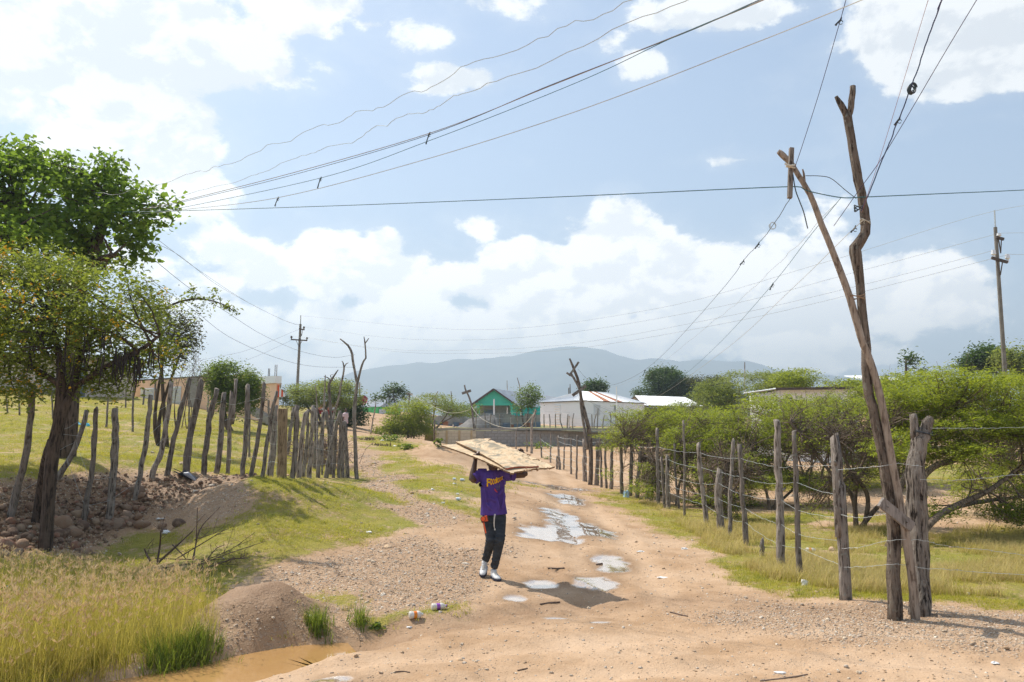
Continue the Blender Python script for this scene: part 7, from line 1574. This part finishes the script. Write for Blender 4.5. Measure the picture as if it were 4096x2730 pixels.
# the larger stones, one by one: pieces of the bank and of the ground
smesh = [stone_mesh(50 + i, 2, .72) for i in range(6)]; gmesh = [stone_mesh(60 + i, 2, .5) for i in range(5)]
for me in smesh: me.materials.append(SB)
for me in gmesh: me.materials.append(SM)
def put_stone(p, s, me, rg, sink=.22):
    o = bpy.data.objects.new('stone', me); o.location = (float(p[0]), float(p[1]), float(p[2]) + s * (.36 - sink)); o.rotation_euler = (rg.normal() * .4, rg.normal() * .4, rg.random() * 6.28); o.scale = (s, s * rg.uniform(.75, 1.1), s * rg.uniform(.8, 1.1)); link(o, ground)
rg = np.random.default_rng(303)
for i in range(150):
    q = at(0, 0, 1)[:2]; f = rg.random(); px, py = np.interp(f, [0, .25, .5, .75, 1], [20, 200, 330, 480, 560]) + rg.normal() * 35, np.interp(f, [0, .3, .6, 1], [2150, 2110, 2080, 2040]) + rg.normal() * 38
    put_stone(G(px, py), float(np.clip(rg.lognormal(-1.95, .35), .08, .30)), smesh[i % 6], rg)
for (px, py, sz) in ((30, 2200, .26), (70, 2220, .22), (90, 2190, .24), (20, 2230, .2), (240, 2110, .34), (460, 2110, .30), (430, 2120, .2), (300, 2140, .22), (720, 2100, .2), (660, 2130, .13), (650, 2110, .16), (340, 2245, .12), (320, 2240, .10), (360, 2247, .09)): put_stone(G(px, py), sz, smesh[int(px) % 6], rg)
P_ = surface_pts(110, (1 - PP) * (.25 + GG * .8 + TT * .35), rg, 6, 24, .6)
for i, p in enumerate(P_): put_stone(p, float(np.clip(rg.lognormal(-2.9, .4), .03, .14)), gmesh[i % 5], rg)
# ------------------------------------------------------------------ litter, sticks, brush
rg = np.random.default_rng(404)
M['pet'] = plain('cloudy_plastic', (.70, .66, .60), (.62, .56, .48), 14, .25, .1, 20, .5); M['white_pl'] = plain('white_plastic', (.80, .79, .77), (.68, .67, .64), 9, .5, .4, 20); M['lilac'] = plain('purple_label', (.30, .08, .42), (.25, .06, .36), 9, .4); M['orange_lab'] = plain('orange_label', (.75, .16, .02), (.70, .30, .03), 9, .4); M['bluebag'] = plain('pale_blue_plastic', (.40, .60, .78), (.5, .68, .8), 9, .5); M['cyan'] = plain('cyan_plastic', (.03, .42, .68), (.10, .52, .75), 5, .5, .5, 12); M['black_cloth'] = plain('black_cloth', (.025, .03, .045), (.05, .055, .07), 6, .6); M['silver'] = plain('silver_lining', (.42, .43, .47), (.3, .31, .35), 6, .5)
def bottle(label, px, py, Lpx, ang, dirt, labmat, cap=None, r=.038):
    b = G(px, py); Y = b[1]; L = Lpx * Y / FPX; a = R(ang); d = np.array((math.cos(a), math.sin(a), 0.0)); s0 = b + np.array((0, 0, r * .9)) - d * L / 2
    t = thing('plastic_bottle', label, 'bottle', b); prof = [(0, .5), (.02, .9), (.06, 1), (.22, .98), (.25, .9), (.30, .92), (.55, .92), (.58, 1), (.70, .98), (.80, .75), (.90, .42), (.93, .36), (1.0, .36)]
    obj('body', Geo().tube([s0 + d * L * f for f, _ in prof], [r * q for _, q in prof], 14), M[dirt], t, True)
    obj('label', Geo().tube([s0 + d * L * f for f in (.31, .33, .52, .54)], [r * .94, r * .955, r * .955, r * .94], 14, 0, False), M[labmat], t, True)
    if cap: obj('cap', Geo().tube([s0 + d * L * f for f in (.955, 1.01)], r * .42, 12), M[cap], t)
    return t
def rag(name, label, px, py, w, h, mat, seed, cat='litter', hz=.35):
    """crumpled bit of plastic or cloth lying on the ground"""
    b = G(px, py); k = b[1] / FPX; rgl = np.random.default_rng(seed); bm = bmesh.new(); bmesh.ops.create_icosphere(bm, subdivisions=2, radius=.5); ph = rgl.random(6) * 6
    for v in bm.verts:
        q = 1 + .28 * math.sin(v.co.x * 9 + ph[0] + 2 * math.sin(v.co.y * 6 + ph[1])) + .2 * math.sin(v.co.z * 11 + ph[2]) + rgl.normal() * .06; v.co = Vector((v.co.x * q * w * k, v.co.y * q * w * k * .7, max(v.co.z * q * h * k, -h * k * .25)))
    me = bpy.data.meshes.new(name); bm.to_mesh(me); bm.free(); me.materials.append(M[mat] if isinstance(mat, str) else mat); o = bpy.data.objects.new(name, me); o.location = (b[0], b[1], b[2] + h * k * .2); COL.objects.link(o); return tag(o, label, cat)
bottle('clear bottle with a purple label lying at the edge of the gully', 1756, 2440, 62, 24, 'pet', 'lilac', 'lilac', .040)
bottle('orange-tinted bottle with an orange label lying in the mud', 1664, 2474, 56, 22, 'pet', 'orange_lab', None, .042)
bottle('white bottle with an orange label in the grass behind the wire', 3245, 2207, 40, -15, 'white_pl', 'orange_lab', 'orange_lab', .034)
bottle('clear bottle on the green strip, left of the man\'s elbow', 1818, 1922, 14, 5, 'white_pl', 'bluebag', None, .036); bottle('white bottle on the green strip close to the man\'s arm', 1850, 1925, 20, 0, 'white_pl', 'bluebag', None, .036); bottle('white bottle lying by the brown patch left of the man\'s waist', 1834, 2003, 22, -8, 'white_pl', 'bluebag', None, .036)
for i, (lab, px, py, w, h) in enumerate((('white plastic scrap, nearest the gravel strip on the left grass', 1730, 1961, 14, 8), ('white plastic scrap just below the two bottles on the grass', 1818, 1937, 14, 6), ('round white plastic tub beside the man\'s shirt', 1829, 1979, 12, 9), ('small white scrap left of the brown patch', 1772, 2015, 14, 9),
        ('white scrap on the slope above the gravel, alone in the grass', 1476, 2132, 24, 9), ('flat white lid on the stony slope below the umbrella', 640, 2078, 30, 9), ('white plastic piece at the foot of the stone bank', 664, 2134, 34, 16), ('round white stone-like plastic under the second grey post', 3220, 2342, 34, 26),
        ('crumpled white bag at the foot of the thick crooked post', 3344, 2346, 28, 18), ('white paper scrap in the dry grass left of the tall poles', 3528, 2330, 26, 18), ('white plastic ball in the grass far right of the split stump', 3872, 2380, 16, 14), ('pale scrap lying on the road beyond the splashed puddle', 2563, 2208, 26, 6), ('flat white paper on the road right of the puddle', 2652, 2312, 44, 6),
        ('white scrap on the verge near the road bend', 2736, 2198, 26, 8), ('white stone on the near road at the lower right', 3978, 2656, 28, 12), ('pale flat stone on the near road, by a dry twig', 3120, 2696, 40, 12), ('white shard near the gully weed', 1638, 2512, 20, 8), ('white litter in the green weeds below the bright bush', 1529, 1765, 12, 9), ('second white litter piece among the weeds below the bush', 1570, 1763, 10, 8), ('white litter below the weeds on the sand', 1578, 1787, 16, 6))):
    rag('plastic_litter', lab, px, py, w, h, 'white_pl', 500 + i)
rag('plastic_bag', 'light blue plastic bag caught at the foot of a right fence post', 2505, 1990, 22, 34, 'bluebag', 601, 'bag'); rag('plastic_bag', 'teal plastic bag in the grass behind the thick crooked post', 3420, 2305, 34, 12, plain('teal_plastic', (.05, .35, .33), (.04, .3, .3), 6, .5), 602, 'bag')
for i, (px, py, w) in enumerate(((283, 1690, 34), (313, 1697, 20), (347, 1701, 26))): rag('plastic_sheet', ('bright cyan plastic bundle, largest of three in the meadow', 'bright cyan plastic bundle, smallest, in the middle of three', 'bright cyan plastic bundle, right one of three in the meadow')[i], px, py + 6, w, 18, 'cyan', 610 + i, 'plastic sheet')
# broken umbrella lying below the fence
c = G(752, 1916); t = thing('umbrella', 'broken black umbrella lying on the grass below the stake fence', 'umbrella', c); k = c[1] / FPX
pts = [(-52, 22), (-30, 10), (-8, 24), (10, 8), (30, -8), (48, -20), (46, -26), (10, -12), (-20, 0), (-48, 16)]; V = [c + np.array((x * k, -.1 + .02 * (i % 3), y * k + .06)) for i, (x, y) in enumerate(pts)] + [c + np.array((x * k * .9, .12, y * k * .6 + .05)) for (x, y) in pts]; n_ = len(pts)
obj('canopy', (V, [(i, (i + 1) % n_, n_ + (i + 1) % n_, n_ + i) for i in range(n_)] + [tuple(range(n_)), tuple(range(2 * n_ - 1, n_ - 1, -1))]), M['black_cloth'], t)
obj('lining', Geo().tube([c + (-8 * k, -.125, 22 * k), c + (8 * k, -.13, 0 * k + .1), c + (40 * k, -.13, -18 * k + .06)], [.02, .05, .02], 6), M['silver'], t)
obj('rib', Geo().tube([c + (-50 * k, -.1, 20 * k + .1), c + (0, -.12, .1), c + (48 * k, -.1, -20 * k + .08)], .008, 5), M['dark_wood'], t)
def twig(label, pts, w, mat='twig', name='stick'):
    P = [G(*p) for p in pts]; k = P[0][1] / FPX; g = Geo().tube(spline(np.array([p + (0, 0, w * k * .35) for p in P]), 9), w * k * .5, 6, .25); return obj_at(name, g, M[mat], P[0], label, 'stick')
twig('straight dark stick lying beside the muddy ridge on the road', [(2195, 2277), (2230, 2278), (2258, 2276)], 7); twig('long pale twig at the bottom edge of the road', [(3040, 2726), (3130, 2716), (3230, 2700)], 6, 'twig_pale'); twig('bent twig on the near road below the puddle', [(1580, 2690), (1610, 2688), (1640, 2692)], 5); twig('short brown twig on the road left of the grey posts', [(2680, 2452), (2720, 2462), (2750, 2468)], 6); twig('small dark twig on the near road, right of centre', [(2070, 2685), (2110, 2676)], 5)
twig('flat dark leaf-like twig near the splashed puddle', [(2385, 2262), (2410, 2258)], 7); twig('thin dark twig by the middle of the gully', [(2160, 2420), (2200, 2414), (2240, 2412)], 6)
# brush pile in the tall grass
c = G(700, 2290); t = thing('brush_pile', 'tangle of bare dead branches lying behind the tall grass', 'brush pile', c); Y = c[1]
BR = [([(628, 2255), (700, 2190), (770, 2125)], 11), ([(628, 2255), (640, 2180), (643, 2130), (646, 2122)], 9), ([(600, 2245), (585, 2215), (577, 2195)], 12), ([(775, 2240), (785, 2150), (790, 2030)], 6), ([(770, 2240), (800, 2120), (850, 2060)], 6), ([(700, 2240), (850, 2150), (890, 2125)], 5), ([(750, 2280), (900, 2220), (1065, 2165)], 5), ([(760, 2300), (920, 2240), (990, 2235)], 8), ([(640, 2275), (780, 2255), (950, 2260)], 5), ([(700, 2310), (820, 2290), (960, 2250)], 5), ([(800, 2250), (920, 2200), (1020, 2130)], 4), ([(650, 2270), (750, 2310), (850, 2330)], 5), ([(690, 2180), (730, 2220), (760, 2260)], 5), ([(620, 2235), (840, 2240), (1000, 2230)], 4), ([(780, 2160), (840, 2140), (900, 2120)], 4), ([(800, 2280), (860, 2200), (900, 2180)], 5)]
for i, (pth, w) in enumerate(BR):
    Q = np.array([at(p[0], p[1], Y + rg.normal() * .12) for p in pth]); g = Geo().tube(spline(Q, 9), np.linspace(w, w * .35, 9) * .5 * Y / FPX, 6, .2)
    for j in range(3): s = spline(Q, 9)[rg.integers(3, 8)]; g.tube([s, s + rg.normal(size=3) * .06 + (.06, 0, .05), s + rg.normal(size=3) * .1 + (.13, 0, .09)], [.004, .003, .0015], 4)
    obj('branch', g, M['twig'], t)
# thorny brush heaped behind the stakes and on the sandy slope
def heap(label, px, py, wpx, hpx, dY, n, mat, seed, name='brushwood_heap'):
    b = G(px, py); Y = b[1] + dY; c = np.array([at(px, py, Y)[0], Y, 0]); c[2] = gz(c[0], Y); k = Y / FPX; rgh = np.random.default_rng(seed); g = Geo()
    for i in range(n):
        a = c + np.array((rgh.normal() * wpx * k * .4, rgh.normal() * wpx * k * .25, rgh.random() * hpx * k * .5)); d = np.array((rgh.normal(), rgh.normal() * .6, rgh.random() * .9)); d *= rgh.uniform(.3, .8) * hpx * k * .6 / np.linalg.norm(d)
        g.tube([a, a + d * .5 + rgh.normal(size=3) * .04, a + d], [.012, .009, .004], 4)
    o = obj(name, g, M[mat]); return tag(o, label, 'brushwood')
heap('heap of grey-brown thorn brush piled behind the right stakes of the left fence', 1275, 1890, 120, 170, 2.2, 420, 'twig_pale', 1); heap('low heap of dark cut brush on the sandy slope left of the bright bush', 1460, 1762, 60, 18, 0, 120, 'twig', 2); heap('trailing dark brush along the edge of the gravel strip', 1520, 1785, 60, 12, 0, 90, 'twig', 3)
# leafy weeds
def weed(label, px, py, wpx, hpx, n, size, seed, mat='leaf_mid'):
    b = G(px, py); k = b[1] / FPX; rgw = np.random.default_rng(seed); t = thing('weed', label, 'weed', b); C = b + np.c_[rgw.normal(size=n) * wpx * k * .35, rgw.normal(size=n) * wpx * k * .25, rgw.random(n) * hpx * k]
    crown_mesh('leaves', C, size, .5, .7, rgw, M[mat], t); g = Geo()
    for i in range(6): e = C[rgw.integers(n)]; g.tube([b - (0, 0, .02), (b + e) / 2 + rgw.normal(size=3) * .01, e], [.004, .003, .002], 4)
    obj('stem', g, M['twig'], t)
weed('bright green leafy weed at the edge of the muddy gully', 1505, 2518, 44, 22, 60, .05, 1); weed('green weed patch with litter below the bright bush', 1560, 1765, 80, 24, 260, .14, 2); weed('green weed clump on the sand left of the tan wall', 1630, 1800, 40, 22, 120, .14, 3); weed('small leafy plant at the foot of the tan wall', 1755, 1790, 26, 34, 70, .13, 4); weed('thin leafy sprout against the tan wall', 1812, 1772, 18, 36, 40, .12, 5); weed('bright weed clump at the left edge behind the tall grass', 10, 2400, 60, 50, 90, .09, 6); weed('low green weeds at the foot of the grey wall', 2165, 1795, 90, 26, 200, .16, 7); weed('green shoot at the base of the fence posts on the sand', 2190, 1838, 30, 12, 60, .10, 8)
# ------------------------------------------------------------------ air
hz = Geo().box((0, 1850, 216), (9000, 4900, 500))
hm = bpy.data.materials.new('haze_air'); hm.use_nodes = True; B = NB(hm.node_tree)
pv = B.n('ShaderNodeVolumePrincipled', {'Color': (.70, .86, 1.0, 1), 'Density': .00058, 'Anisotropy': .25})
B.n('ShaderNodeOutputMaterial', {'Volume': pv.outputs[0]})
hz = obj('haze', hz, hm); tag(hz, kind='stuff')
